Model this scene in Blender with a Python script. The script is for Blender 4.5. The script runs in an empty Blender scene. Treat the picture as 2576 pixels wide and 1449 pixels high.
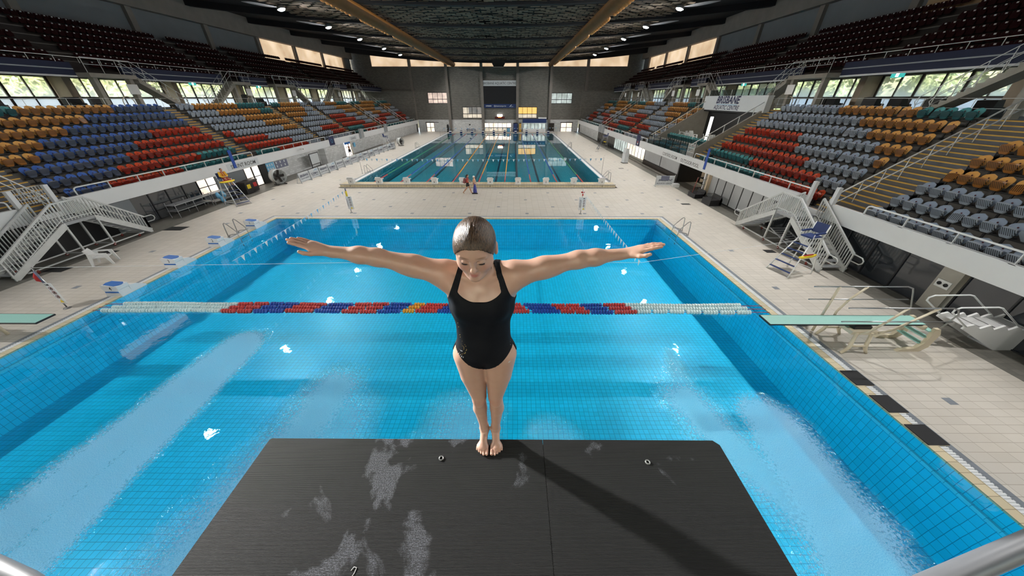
import bpy, bmesh, math, random
import numpy as np
from mathutils import Vector, Matrix
random.seed(7)
C=bpy.context.scene.collection
PI=math.pi
# ---------------------------------------------------------------- materials
M={}
def mat(n,col,rough=.6,metal=0,spec=.5,emit=None,es=1,noise=None,bump=None,alpha=None,trans=0):
    m=bpy.data.materials.new(n); m.use_nodes=True; nt=m.node_tree; b=nt.nodes['Principled BSDF']
    b.inputs['Base Color'].default_value=(*col,1); b.inputs['Roughness'].default_value=rough
    b.inputs['Metallic'].default_value=metal; b.inputs['Specular IOR Level'].default_value=spec
    if emit: b.inputs['Emission Color'].default_value=(*emit,1); b.inputs['Emission Strength'].default_value=es
    if alpha is not None: b.inputs['Alpha'].default_value=alpha
    tc=nt.nodes.new('ShaderNodeTexCoord')
    if noise is None: noise=(3,.12)
    if noise:
        nz=nt.nodes.new('ShaderNodeTexNoise'); nz.inputs['Scale'].default_value=noise[0]; nz.inputs['Detail'].default_value=4
        nt.links.new(tc.outputs['Object'],nz.inputs['Vector'])
        mx=nt.nodes.new('ShaderNodeMix'); mx.data_type='RGBA'
        d=1-noise[1]; e=1+noise[1]
        mx.inputs[6].default_value=(col[0]*d,col[1]*d,col[2]*d,1); mx.inputs[7].default_value=(min(1,col[0]*e),min(1,col[1]*e),min(1,col[2]*e),1)
        nt.links.new(nz.outputs['Fac'],mx.inputs[0]); nt.links.new(mx.outputs[2],b.inputs['Base Color'])
    if bump:
        nb=nt.nodes.new('ShaderNodeTexNoise'); nb.inputs['Scale'].default_value=bump[0]; nb.inputs['Detail'].default_value=3
        nt.links.new(tc.outputs['Object'],nb.inputs['Vector'])
        bp=nt.nodes.new('ShaderNodeBump'); bp.inputs['Strength'].default_value=bump[1]; bp.inputs['Distance'].default_value=.02
        nt.links.new(nb.outputs['Fac'],bp.inputs['Height']); nt.links.new(bp.outputs['Normal'],b.inputs['Normal'])
    M[n]=m; return m
class NT:
    """tiny node helper"""
    def __init__(s,m): s.t=m.node_tree; s.b=s.t.nodes.get('Principled BSDF')
    def n(s,typ,**k):
        x=s.t.nodes.new(typ)
        for a,v in k.items(): setattr(x,a,v)
        return x
    def l(s,a,b): s.t.links.new(a,b)
    def math(s,op,a,b=None,c=None,clamp=False):
        x=s.n('ShaderNodeMath',operation=op,use_clamp=clamp)
        for i,v in enumerate((a,b,c)):
            if v is None: continue
            if isinstance(v,(int,float)): x.inputs[i].default_value=v
            else: s.l(v,x.inputs[i])
        return x.outputs[0]
    def mix(s,f,a,b):
        x=s.n('ShaderNodeMix',data_type='RGBA')
        for i,v in ((0,f),(6,a),(7,b)):
            if isinstance(v,(int,float)): x.inputs[i].default_value=v
            elif isinstance(v,tuple): x.inputs[i].default_value=(*v,1)
            else: s.l(v,x.inputs[i])
        return x.outputs[2]
    def noise(s,vec,scale,detail=3,rough=.5,dist=0):
        x=s.n('ShaderNodeTexNoise'); x.inputs['Scale'].default_value=scale; x.inputs['Detail'].default_value=detail
        x.inputs['Roughness'].default_value=rough; x.inputs['Distortion'].default_value=dist
        s.l(vec,x.inputs['Vector']); return x
    def ramp(s,f,stops):
        x=s.n('ShaderNodeValToRGB'); r=x.color_ramp
        while len(r.elements)<len(stops): r.elements.new(.5)
        for e,(p,c) in zip(r.elements,stops): e.position=p; e.color=(*c,1) if isinstance(c,tuple) else (c,c,c,1)
        s.l(f,x.inputs[0]); return x.outputs[0]
def tilemat(n,col,line,size,lw,rough=.4,var=.06,warp=0,spec=.5,stain=None):
    """tiled surface: joint lines on every face, laid out in metres; size=(sx,sy,sz)"""
    m=mat(n,col,rough,spec=spec,noise=False); k=NT(m)
    tc=k.n('ShaderNodeTexCoord'); pos=tc.outputs['Object']
    if warp:
        nz=k.noise(pos,1.7,2); vm=k.n('ShaderNodeVectorMath',operation='MULTIPLY_ADD')
        k.l(nz.outputs['Color'],vm.inputs[0]); vm.inputs[1].default_value=(warp,warp,warp); k.l(pos,vm.inputs[2]); pos=vm.outputs[0]
    sp=k.n('ShaderNodeSeparateXYZ'); k.l(pos,sp.inputs[0])
    ge=k.n('ShaderNodeNewGeometry'); sn=k.n('ShaderNodeSeparateXYZ'); k.l(ge.outputs['Normal'],sn.inputs[0])
    tot=None; cells=[]
    for i in range(3):
        q=k.math('DIVIDE',sp.outputs[i],size[i]); fr=k.math('FRACT',q)
        d=k.math('ABSOLUTE',k.math('SUBTRACT',fr,.5)); ln=k.math('GREATER_THAN',d,.5-lw/size[i]/2)
        use=k.math('LESS_THAN',k.math('ABSOLUTE',sn.outputs[i]),.5)
        ln=k.math('MULTIPLY',ln,use); cells.append(k.math('FLOOR',q))
        tot=ln if tot is None else k.math('MAXIMUM',tot,ln)
    cb=k.n('ShaderNodeCombineXYZ')
    for i in range(3): k.l(cells[i],cb.inputs[i])
    wn=k.n('ShaderNodeTexWhiteNoise'); k.l(cb.outputs[0],wn.inputs['Vector'])
    c1=k.mix(wn.outputs['Value'],tuple(max(0,c*(1-var)) for c in col),tuple(min(1,c*(1+var)) for c in col))
    if stain:
        nz=k.noise(tc.outputs['Object'],stain[0],5,.65); c1=k.mix(k.ramp(nz.outputs['Fac'],[(.45,0.),(.75,stain[2])]),c1,stain[1])
    k.l(k.mix(tot,c1,line),k.b.inputs['Base Color'])
    return m
# ---------------------------------------------------------------- mesh builder
class MB:
    def __init__(s): s.v=[];s.f=[];s.mi=[];s.cur=0;s.sm=[]
    def add(s,vs,fs,smooth=False):
        o=len(s.v); s.v+= [tuple(v) for v in vs]
        for f in fs: s.f.append(tuple(o+i for i in f)); s.mi.append(s.cur); s.sm.append(smooth)
        return s
    def box(s,x0,y0,z0,x1,y1,z1,mtx=None):
        vs=[(x0,y0,z0),(x1,y0,z0),(x1,y1,z0),(x0,y1,z0),(x0,y0,z1),(x1,y0,z1),(x1,y1,z1),(x0,y1,z1)]
        if mtx is not None: vs=[tuple(mtx@Vector(v)) for v in vs]
        return s.add(vs,[(0,3,2,1),(4,5,6,7),(0,1,5,4),(1,2,6,5),(2,3,7,6),(3,0,4,7)])
    def cbox(s,c,d,rot=None):
        mtx=Matrix.Translation(c)
        if rot is not None: mtx=mtx@rot
        x,y,z=d[0]/2,d[1]/2,d[2]/2
        return s.box(-x,-y,-z,x,y,z,mtx)
    def prism(s,pts,a,b,axis='y'):
        """pts 2D polygon extruded from a to b along axis"""
        def P(p,t): return {'y':(p[0],t,p[1]),'x':(t,p[0],p[1]),'z':(p[0],p[1],t)}[axis]
        n=len(pts); vs=[P(p,a) for p in pts]+[P(p,b) for p in pts]
        fs=[tuple(range(n)),tuple(range(2*n-1,n-1,-1))]+[(i,i+n,(i+1)%n+n,(i+1)%n) for i in range(n)]
        return s.add(vs,fs)
    def bar(s,p,q,w,h=None,up=(0,0,1)):
        """rectangular bar between two points"""
        h=h or w; p=Vector(p);q=Vector(q);d=(q-p); 
        if d.length<1e-6: return s
        d.normalize(); u=Vector(up)
        if abs(d.dot(u))>.98: u=Vector((1,0,0))
        r=d.cross(u).normalized(); u=r.cross(d)
        vs=[]
        for e in (p,q):
            for a,b in ((-1,-1),(1,-1),(1,1),(-1,1)): vs.append(tuple(e+r*(a*w/2)+u*(b*h/2)))
        return s.add(vs,[(0,3,2,1),(4,5,6,7),(0,1,5,4),(1,2,6,5),(2,3,7,6),(3,0,4,7)])
    def tube(s,pts,r,n=8,closed=False,caps=True,radii=None):
        pts=[Vector(p) for p in pts]; m=len(pts); rings=[]
        prev=None
        for i,p in enumerate(pts):
            a=pts[(i-1)%m] if (i>0 or closed) else p; b=pts[(i+1)%m] if (i<m-1 or closed) else p
            t=(b-a).normalized()
            if prev is None:
                u=Vector((0,0,1)) if abs(t.z)<.9 else Vector((1,0,0)); u=(u-t*u.dot(t)).normalized()
            else: u=(prev-t*prev.dot(t)).normalized()
            prev=u; w=t.cross(u); rr=radii[i] if radii else r
            rings.append([tuple(p+u*(rr*math.cos(2*PI*j/n))+w*(rr*math.sin(2*PI*j/n))) for j in range(n)])
        vs=[v for R_ in rings for v in R_]; fs=[]
        for i in range(m if closed else m-1):
            a=i*n;b=((i+1)%m)*n
            for j in range(n): fs.append((a+j,a+(j+1)%n,b+(j+1)%n,b+j))
        if caps and not closed: fs+= [tuple(range(n-1,-1,-1)),tuple(range((m-1)*n,m*n))]
        return s.add(vs,fs,True)
    def lathe(s,prof,c,n=16,axis='z',mtx=None):
        vs=[];fs=[];m=len(prof)
        for (r,h) in prof:
            for j in range(n):
                a=2*PI*j/n; v=Vector((r*math.cos(a),r*math.sin(a),h))
                if axis=='x': v=Vector((v.z,v.x,v.y))
                if axis=='y': v=Vector((v.x,v.z,v.y))
                if mtx is not None: v=mtx@v
                vs.append(tuple(Vector(c)+v))
        for i in range(m-1):
            for j in range(n): fs.append((i*n+j,i*n+(j+1)%n,(i+1)*n+(j+1)%n,(i+1)*n+j))
        fs+=[tuple(range(n-1,-1,-1)),tuple(range((m-1)*n,m*n))]
        return s.add(vs,fs,True)
    def ell(s,c,r,n=12,m=8,mtx=None):
        vs=[];fs=[]
        for i in range(m+1):
            t=PI*i/m
            for j in range(n):
                a=2*PI*j/n; v=Vector((r[0]*math.sin(t)*math.cos(a),r[1]*math.sin(t)*math.sin(a),r[2]*math.cos(t)))
                if mtx is not None: v=mtx@v
                vs.append(tuple(Vector(c)+v))
        for i in range(m):
            for j in range(n): fs.append((i*n+j,(i+1)*n+j,(i+1)*n+(j+1)%n,i*n+(j+1)%n))
        return s.add(vs,fs,True)
    def mesh(s,name,mats):
        me=bpy.data.meshes.new(name); me.from_pydata(s.v,[],s.f)
        if not isinstance(mats,(list,tuple)): mats=[mats]
        for m in mats: me.materials.append(M[m] if isinstance(m,str) else m)
        if len(mats)>1: me.polygons.foreach_set('material_index',s.mi)
        if any(s.sm): me.polygons.foreach_set('use_smooth',s.sm)
        me.update(); return me
    def build(s,name,mats,parent=None,**k):
        o=bpy.data.objects.new(name,s.mesh(name,mats)); C.objects.link(o)
        if parent: o.parent=parent
        tag(o,**k); return o
def tag(o,label=None,cat=None,group=None,kind=None):
    if label: o['label']=label
    if cat: o['category']=cat
    if group: o['group']=group
    if kind: o['kind']=kind
    return o
def empty(name,loc=(0,0,0),rz=0,**k):
    o=bpy.data.objects.new(name,None); C.objects.link(o); o.location=loc; o.rotation_euler=(0,0,rz); o.empty_display_size=.1
    return tag(o,**k)
def copy_tree(o,parent=None):
    c=o.copy(); C.objects.link(c)
    if parent: c.parent=parent
    for ch in list(o.children): copy_tree(ch,c)
    return c
def struct(mb,name,mats): return mb.build(name,mats,kind='structure')
_tc={}
def text_geo(t,size=1,shear=0,sx=1,align='CENTER',bold=.008):
    key=(t,shear,align,bold)
    if key not in _tc:
        cu=bpy.data.curves.new('t','FONT'); cu.body=t; cu.size=1; cu.align_x=align; cu.align_y='CENTER'; cu.shear=shear; cu.resolution_u=2; cu.offset=bold
        o=bpy.data.objects.new('t',cu); C.objects.link(o); dg=bpy.context.evaluated_depsgraph_get()
        me=o.evaluated_get(dg).to_mesh(); vs=[tuple(v.co) for v in me.vertices]; fs=[tuple(p.vertices) for p in me.polygons]
        o.evaluated_get(dg).to_mesh_clear(); bpy.data.objects.remove(o); bpy.data.curves.remove(cu); _tc[key]=(vs,fs)
    vs,fs=_tc[key]
    return [(v[0]*size*sx,v[1]*size,0) for v in vs],fs
def text(mb,t,origin,right,up,size,shear=0,sx=1,align='CENTER',bold=.008):
    """lay lettering into a mesh: origin + right*x + up*y"""
    vs,fs=text_geo(t,size,shear,sx,align,bold); o=Vector(origin);r=Vector(right);u=Vector(up)
    mb.add([tuple(o+r*v[0]+u*v[1]) for v in vs],fs); return mb
ORD=['first','second','third','fourth','fifth','sixth','seventh','eighth','ninth','tenth','eleventh','twelfth','thirteenth','fourteenth','fifteenth','sixteenth','seventeenth','eighteenth','nineteenth','twentieth']
for a in ('twenty','thirty','forty'):
    if a!='twenty': ORD.append({'thirty':'thirtieth','forty':'fortieth'}[a])
    ORD+= [a+'-'+q for q in ORD[:9]]
# camera
H=7.35
f_=787.; pitch=math.atan((724.5-248)/f_); yaw=math.atan((1293-1288)/math.hypot(f_,724.5-248))
cam=bpy.data.cameras.new('camera'); co=bpy.data.objects.new('camera',cam); C.objects.link(co)
cam.sensor_width=36; cam.lens=36*f_/2576; cam.clip_start=.05; cam.clip_end=500
co.location=(0,0,H); co.rotation_euler=(PI/2-pitch,0,yaw)
sc=bpy.context.scene; sc.camera=co
sc.view_settings.view_transform='Standard'; sc.view_settings.look='None'; sc.view_settings.gamma=1; sc.view_settings.use_curve_mapping=False
sc.view_settings.exposure=0.3
def proj(x,y,z):
    mw=Matrix.Translation(co.location)@co.rotation_euler.to_matrix().to_4x4(); v=mw.inverted()@Vector((x,y,z))
    return (1288+f_*v.x/-v.z,724.5-f_*v.y/-v.z,-v.z)
# ================================================================ materials of the hall
tilemat('shaded_floor',(.17,.16,.14),(.10,.095,.085),(.25,.25,.25),.012,.5,.12,stain=(.8,(.12,.11,.09),.6))
tilemat('deck',(.56,.52,.465),(.33,.29,.24),(.50,.25,.25),.012,.42,.05,stain=(.35,(.50,.44,.35),.35))
tilemat('coping',(.62,.53,.36),(.26,.2,.12),(.25,.25,.12),.012,.35,.08)
tilemat('gutter_grey',(.20,.22,.25),(.12,.13,.15),(.25,.25,.25),.008,.35,.08)
tilemat('dive_tile',(.014,.62,.92),(.01,.26,.50),(.17,.17,.25),.012,.35,.05,warp=.03)
tilemat('dive_ledge',(.10,.66,.9),(.05,.4,.6),(.25,.25,.25),.012,.35,.04)
tilemat('race_tile',(.02,.37,.46),(.01,.20,.28),(.3,.3,.3),.02,.35,.06)
mat('lane_line',(.008,.03,.08),.4)
mat('white_paint',(.72,.73,.74),.5,noise=(1.2,.05)); mat('rail_white',(.74,.75,.75),.35,noise=(4,.08)); mat('steel',(.42,.42,.42),.28,.85)
mat('alu',(.60,.61,.60),.45,.2,noise=(5,.12)); mat('galv',(.36,.37,.38),.45,.5,noise=(6,.15))
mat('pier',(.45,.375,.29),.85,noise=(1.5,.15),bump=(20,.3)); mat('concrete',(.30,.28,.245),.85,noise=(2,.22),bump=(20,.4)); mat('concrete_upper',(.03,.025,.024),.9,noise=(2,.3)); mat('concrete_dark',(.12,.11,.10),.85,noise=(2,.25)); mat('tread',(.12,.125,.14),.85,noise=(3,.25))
mat('nosing',(.62,.36,.07),.7,noise=(3,.25)); mat('navy',(.008,.014,.05),.55); mat('strip_grey',(.33,.36,.38),.5)
mat('black',(.008,.008,.009),.5); mat('dark_frame',(.022,.014,.011),.45); mat('dark_glass',(.018,.022,.028),.08,spec=.8)
mat('panel_grey',(.17,.185,.20),.8,noise=(.6,.15),bump=(6,.2)); mat('panel_tan',(.42,.29,.165),.8,noise=(.5,.25))
mat('beam_grey',(.21,.19,.17),.8,noise=(1,.2)); mat('roof_black',(.012,.012,.015),.9); mat('roof_tile',(.15,.112,.078),.9,noise=(.8,.5)); mat('duct',(.14,.062,.010),.6,noise=(1.5,.25))
mat('duct_nozzle',(.50,.23,.06),.5); mat('cable',(.02,.02,.02),.6)
mat('warm_light',(.8,.6,.4),.8,emit=(1,.72,.46),es=.8,noise=False)
mat('lamp_lens',(1,1,1),.3,emit=(1,.98,.95),es=90,noise=False)
mat('white_glow',(1,1,1),.3,emit=(1,.97,.92),es=4,noise=False)
# the warm lit rooms behind clerestory and far windows: uneven light
k=NT(M['warm_light']); tc=k.n('ShaderNodeTexCoord'); nz=k.noise(tc.outputs['Object'],.45,2)
k.l(k.ramp(nz.outputs['Fac'],[(.3,(.50,.34,.20)),(.6,(.82,.62,.42)),(.8,(.95,.78,.58))]),k.b.inputs['Emission Color'])
# block wall of the far end
def brickmat(n,col,line,sx,sz,ax):
    m=mat(n,col,.9,noise=False); k=NT(m); tc=k.n('ShaderNodeTexCoord'); sp=k.n('ShaderNodeSeparateXYZ'); k.l(tc.outputs['Object'],sp.inputs[0])
    cb=k.n('ShaderNodeCombineXYZ'); k.l(sp.outputs[ax],cb.inputs[0]); k.l(sp.outputs[2],cb.inputs[1])
    b=k.n('ShaderNodeTexBrick'); k.l(cb.outputs[0],b.inputs['Vector']); b.inputs['Scale'].default_value=1; b.inputs['Brick Width'].default_value=sx; b.inputs['Row Height'].default_value=sz; b.inputs['Mortar Size'].default_value=.02
    b.inputs['Color1'].default_value=(*[c*.82 for c in col],1); b.inputs['Color2'].default_value=(*[c*1.18 for c in col],1); b.inputs['Mortar'].default_value=(*line,1)
    nz=k.noise(tc.outputs['Object'],.35,4); c=k.mix(k.math('MULTIPLY',nz.outputs['Fac'],.6),b.outputs['Color'],tuple(c*.6 for c in col)); k.l(c,k.b.inputs['Base Color'])
brickmat('blockwork',(.21,.20,.18),(.08,.08,.07),.42,.2,0)
brickmat('white_block',(.74,.75,.75),(.62,.63,.63),.42,.2,0); brickmat('white_block_side',(.66,.67,.67),(.54,.55,.55),.42,.2,1)
brickmat('blockwork_side',(.13,.105,.075),(.06,.05,.04),.42,.2,1)
# ---------------------------------------------------------------- water
def water(n,tint,bs,bstr,patches=None,rough=.0):
    m=bpy.data.materials.new(n); m.use_nodes=True; nt=m.node_tree; nt.nodes.remove(nt.nodes['Principled BSDF']); M[n]=m
    k=NT(m); out=nt.nodes['Material Output']; tc=k.n('ShaderNodeTexCoord'); P=tc.outputs['Object']
    tr=k.n('ShaderNodeBsdfTransparent'); tr.inputs[0].default_value=(*tint,1)
    gl=k.n('ShaderNodeBsdfGlossy'); gl.inputs['Roughness'].default_value=rough; gl.inputs['Color'].default_value=(1,1,1,1)
    nz=k.noise(P,bs,3,.5,.4); bp=k.n('ShaderNodeBump'); bp.inputs['Strength'].default_value=bstr; bp.inputs['Distance'].default_value=.05; k.l(nz.outputs['Fac'],bp.inputs['Height'])
    ge=k.n('ShaderNodeNewGeometry'); dt=k.n('ShaderNodeVectorMath',operation='DOT_PRODUCT'); k.l(bp.outputs['Normal'],dt.inputs[0]); k.l(ge.outputs['Incoming'],dt.inputs[1])
    fz=k.math('SUBTRACT',1.,k.math('ABSOLUTE',dt.outputs['Value']),clamp=True); f5=k.math('ADD',k.math('MULTIPLY',k.math('POWER',fz,5.),.98),.022)
    N=bp.outputs['Normal']
    if patches:
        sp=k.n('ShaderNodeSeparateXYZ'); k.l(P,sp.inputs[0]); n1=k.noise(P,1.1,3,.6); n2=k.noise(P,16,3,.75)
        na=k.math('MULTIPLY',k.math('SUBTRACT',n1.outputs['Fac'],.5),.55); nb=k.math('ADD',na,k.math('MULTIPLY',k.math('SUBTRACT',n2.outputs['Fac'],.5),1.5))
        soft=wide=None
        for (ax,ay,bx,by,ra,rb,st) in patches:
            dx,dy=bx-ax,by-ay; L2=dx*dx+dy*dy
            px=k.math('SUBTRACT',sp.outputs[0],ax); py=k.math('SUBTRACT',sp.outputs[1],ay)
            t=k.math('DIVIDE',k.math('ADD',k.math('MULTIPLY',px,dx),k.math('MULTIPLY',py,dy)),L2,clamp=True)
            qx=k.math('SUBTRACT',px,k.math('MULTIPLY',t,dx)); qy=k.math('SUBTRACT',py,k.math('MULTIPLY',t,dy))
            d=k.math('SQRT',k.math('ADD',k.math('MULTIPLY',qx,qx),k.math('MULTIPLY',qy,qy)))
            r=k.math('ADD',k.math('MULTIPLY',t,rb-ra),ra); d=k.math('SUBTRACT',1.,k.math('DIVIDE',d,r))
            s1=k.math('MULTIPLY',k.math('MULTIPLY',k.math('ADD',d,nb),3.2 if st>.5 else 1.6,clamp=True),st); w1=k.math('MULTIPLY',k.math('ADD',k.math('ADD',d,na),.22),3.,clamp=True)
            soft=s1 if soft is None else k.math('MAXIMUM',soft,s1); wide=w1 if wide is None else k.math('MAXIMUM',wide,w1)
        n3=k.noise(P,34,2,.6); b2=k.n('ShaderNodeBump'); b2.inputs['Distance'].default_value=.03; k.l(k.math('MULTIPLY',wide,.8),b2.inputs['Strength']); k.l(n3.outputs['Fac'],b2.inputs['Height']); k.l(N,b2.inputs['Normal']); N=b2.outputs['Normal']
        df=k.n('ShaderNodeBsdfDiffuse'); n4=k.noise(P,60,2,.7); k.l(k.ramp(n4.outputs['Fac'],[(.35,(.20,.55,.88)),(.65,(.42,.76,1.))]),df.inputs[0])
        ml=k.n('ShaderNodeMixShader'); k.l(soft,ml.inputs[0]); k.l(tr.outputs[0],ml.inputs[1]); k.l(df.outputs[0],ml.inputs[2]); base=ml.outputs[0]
    else: base=tr.outputs[0]
    k.l(N,gl.inputs['Normal'])
    mx=k.n('ShaderNodeMixShader'); fc=k.math('MULTIPLY',f5,1.25,clamp=True)
    if patches: fc=k.math('ADD',fc,k.math('MULTIPLY',k.math('MULTIPLY',wide,k.math('SUBTRACT',1.,soft)),.07),clamp=True)
    k.l(fc,mx.inputs[0]); k.l(base,mx.inputs[1]); k.l(gl.outputs[0],mx.inputs[2]); k.l(mx.outputs[0],out.inputs['Surface'])
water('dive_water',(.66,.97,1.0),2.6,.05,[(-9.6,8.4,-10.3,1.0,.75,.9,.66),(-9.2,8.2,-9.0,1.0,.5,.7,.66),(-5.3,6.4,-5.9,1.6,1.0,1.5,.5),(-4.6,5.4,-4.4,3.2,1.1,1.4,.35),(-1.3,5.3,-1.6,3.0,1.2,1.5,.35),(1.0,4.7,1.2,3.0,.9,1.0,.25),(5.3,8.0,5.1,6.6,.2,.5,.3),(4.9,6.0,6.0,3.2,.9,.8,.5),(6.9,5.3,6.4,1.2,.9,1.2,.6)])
water('race_water',(.62,.90,.96),1.2,.018)
# ================================================================ pools and deck
DX0,DX1,DY1=-17.0,10.25,21.65; DY0=-9.
RX0,RX1,RY0,RY1=-16.3,9.35,31.75,85.2
b=MB(); t=-.5
def slab(mb,x0,y0,x1,y1,z1=0,z0=-.35): mb.box(x0,y0,z0,x1,y1,z1)
g=.62 # width of the overflow edge around the pools
slab(b,-26.5,-14,DX0-g,DY1+g); slab(b,DX1+g,-14,18.5,DY1+g); slab(b,DX0-g,-14,DX1+g,DY0); 
slab(b,-26.5,DY1+g,18.5,30.7); slab(b,-26.5,30.7,RX0-g,RY1+g); slab(b,RX1+g,30.7,18.5,RY1+g); slab(b,-26.5,RY1+g,18.5,91.5)
struct(b,'floor','deck')
b=MB(); b.box(15.5,-14,0,17.6,91,.004); b.box(-25.6,-14,0,-22.85,30.5,.004); b.box(-25.6,30.5,0,-23.3,64,.004); struct(b,'floor_shade_strip','shaded_floor')  # darker tile strip painted in for the shade along the stands
def ring(mb,x0,x1,y0,y1,a,bb,z0,z1,near=True):
    """frame from offset a to offset bb around a rectangle"""
    mb.box(x0-bb,y0-(bb if near else 0),z0,x0-a,y1+bb,z1); mb.box(x1+a,y0-(bb if near else 0),z0,x1+bb,y1+bb,z1); mb.box(x0-a,y1+a,z0,x1+a,y1+bb,z1)
    if near: mb.box(x0-a,y0-bb,z0,x1+a,y0-a,z1)
b=MB(); ring(b,DX0,DX1,DY0,DY1,0,.27,-.04,.012,False); o=struct(b,'pool_coping','coping')
b=MB(); ring(b,DX0,DX1,DY0,DY1,.27,.45,-.3,-.004,False); struct(b,'gutter_channel','white_paint')
b=MB()
for i in range(int((DY1-DY0+.4)/.07)):
    y=DY0+i*.07
    for x in (DX0-.45,DX1+.27): b.box(x,y,-.003,x+.18,y+.04,.014)
for i in range(int((DX1-DX0+.8)/.07)):
    x=DX0-.4+i*.07; b.box(x,DY1+.27,-.003,x+.04,DY1+.45,.014)
b.build('gutter_grating','white_paint',kind='structure')
b=MB(); ring(b,DX0,DX1,DY0,DY1,.45,g,-.35,.004,False); struct(b,'gutter_border','gutter_grey')
# diving basin
ZF=-2.25
b=MB()
b.box(DX0-.25,DY0,ZF-.2,DX1+.25,DY1+.25,ZF); b.box(DX0-.26,DY0,ZF,DX0,DY1+.26,-.04); b.box(DX1,DY0,ZF,DX1+.26,DY1+.26,-.04); b.box(DX0,DY1,ZF,DX1,DY1+.26,-.04); b.box(DX0,DY0-.26,ZF,DX1,DY0,-.04)
struct(b,'diving_pool_basin','dive_tile')
b=MB(); b.box(DX0,DY0,-.44,DX0+.07,DY1,-.36); b.box(DX1-.07,DY0,-.44,DX1,DY1,-.36); b.box(DX0,DY1-.07,-.44,DX1,DY1,-.36); struct(b,'pool_ledge','dive_ledge')
b=MB(); b.add([(DX0,DY0,0),(DX1,DY0,0),(DX1,DY1,0),(DX0,DY1,0)],[(0,1,2,3)]); o=b.build('pool_water','dive_water',kind='stuff',label='bright blue water filling the diving pool below the platform',cat='water')
# racing basin
b=MB(); z=-1.5
b.box(RX0-.25,RY0,z-.2,RX1+.25,RY1+.25,z); b.box(RX0-.26,RY0-.1,z,RX0,RY1+.26,-.02); b.box(RX1,RY0-.1,z,RX1+.26,RY1+.26,-.02); b.box(RX0,RY1,z,RX1,RY1+.26,.02); b.box(RX0,RY0-.26,z,RX1,RY0,-.02)
struct(b,'racing_pool_basin','race_tile')
LX=[8.45-2.68*i for i in range(10)]
b=MB()
for x in LX: b.box(x-.13,RY0+1.6,z,x+.13,RY1-2,z+.004); b.box(x-.5,RY0+1.6,z,x+.5,RY0+1.8,z+.004); b.box(x-.5,RY1-2.2,z,x+.5,RY1-2,z+.004)
struct(b,'lane_marking','lane_line')
b=MB(); b.add([(RX0,RY0,-.02),(RX1,RY0,-.02),(RX1,RY1,-.02),(RX0,RY1,-.02)],[(0,1,2,3)]); b.build('pool_water','race_water',kind='stuff',label='calm teal water filling the long racing pool',cat='water')
b=MB(); ring(b,RX0,RX1,RY0,RY1,0,.34,-.015,.03,False); struct(b,'pool_coping','white_paint')
b=MB(); ring(b,RX0,RX1,RY0,RY1,.34,g,-.35,.006,False); struct(b,'gutter_border','gutter_grey')
# raised end wall carrying the near starting blocks
b=MB(); b.box(RX0-.34,30.65,-.1,RX1+.34,RY0,.32); w=b.build('raised_pool_end','coping',kind='structure')
b=MB(); b.box(RX0-.36,30.62,-.02,RX1+.36,30.66,.05); b.box(RX0-.36,30.6,.30,RX1+.36,30.66,.335); b.build('trim_1','gutter_grey',kind='structure')
b=MB()
for i,x in enumerate(LX): text(b,str(i),(x,30.645,.17),(1,0,0),(0,0,1),.2)
b.build('lane_number','black',w)
# dark marker tiles let into the deck
b=MB()
for (a,c) in [(-19.9,12.1),(-20.3,16.0),(-19.7,20.6),(12.3,16.3),(11.9,12.2),(12.4,6.0),(-23.2,25.4)]: b.box(a-.12,c-.12,0,a+.12,c+.12,.004)
for j,y in enumerate((22.9,24.6,26.6,28.9)):
    for i in range(9): x=-20.5+i*4.3+(2.1 if j%2 else 0); b.box(x-.12,y-.12,0,x+.12,y+.12,.004)
for i in range(9):
    for x in (-18.3,11.6,13.7): b.box(x-.1,34+i*5.6-.1,0,x+.1,34+i*5.6+.1,.004)
b.build('marker_tile','gutter_grey',kind='structure')
b=MB()
for (a,c,w_,h_) in [(-22.3,19.6,1.2,.7),(-22.9,13.8,1.0,.55),(-22.6,15.9,.7,.4),(14.4,16.2,.55,.4),(14.0,25.4,.7,.35),(-22.9,26.5,.8,.35),(13.2,40.6,.6,.3),(13.5,55,.6,.3)]: b.box(a-w_/2,c-h_/2,0,a+w_/2,c+h_/2,.006)
b.build('drain_grate','black',kind='structure')
# ================================================================ the two stands
SX={1:16.5,-1:-24.6}                       # face of the balcony edge, right and left
def sx(s,d): return SX[s]+s*d
def sbox(mb,s,d0,y0,z0,d1,y1,z1):
    a,b_=sx(s,d0),sx(s,d1); return mb.box(min(a,b_),y0,z0,max(a,b_),y1,z1)
YN,YF=-3.,90.6
ROW=.82; RISE=.57; T0=2.1                  # lower tier
def tread(k): return T0+RISE*k
URISE=.553; U0=9.22
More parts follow.
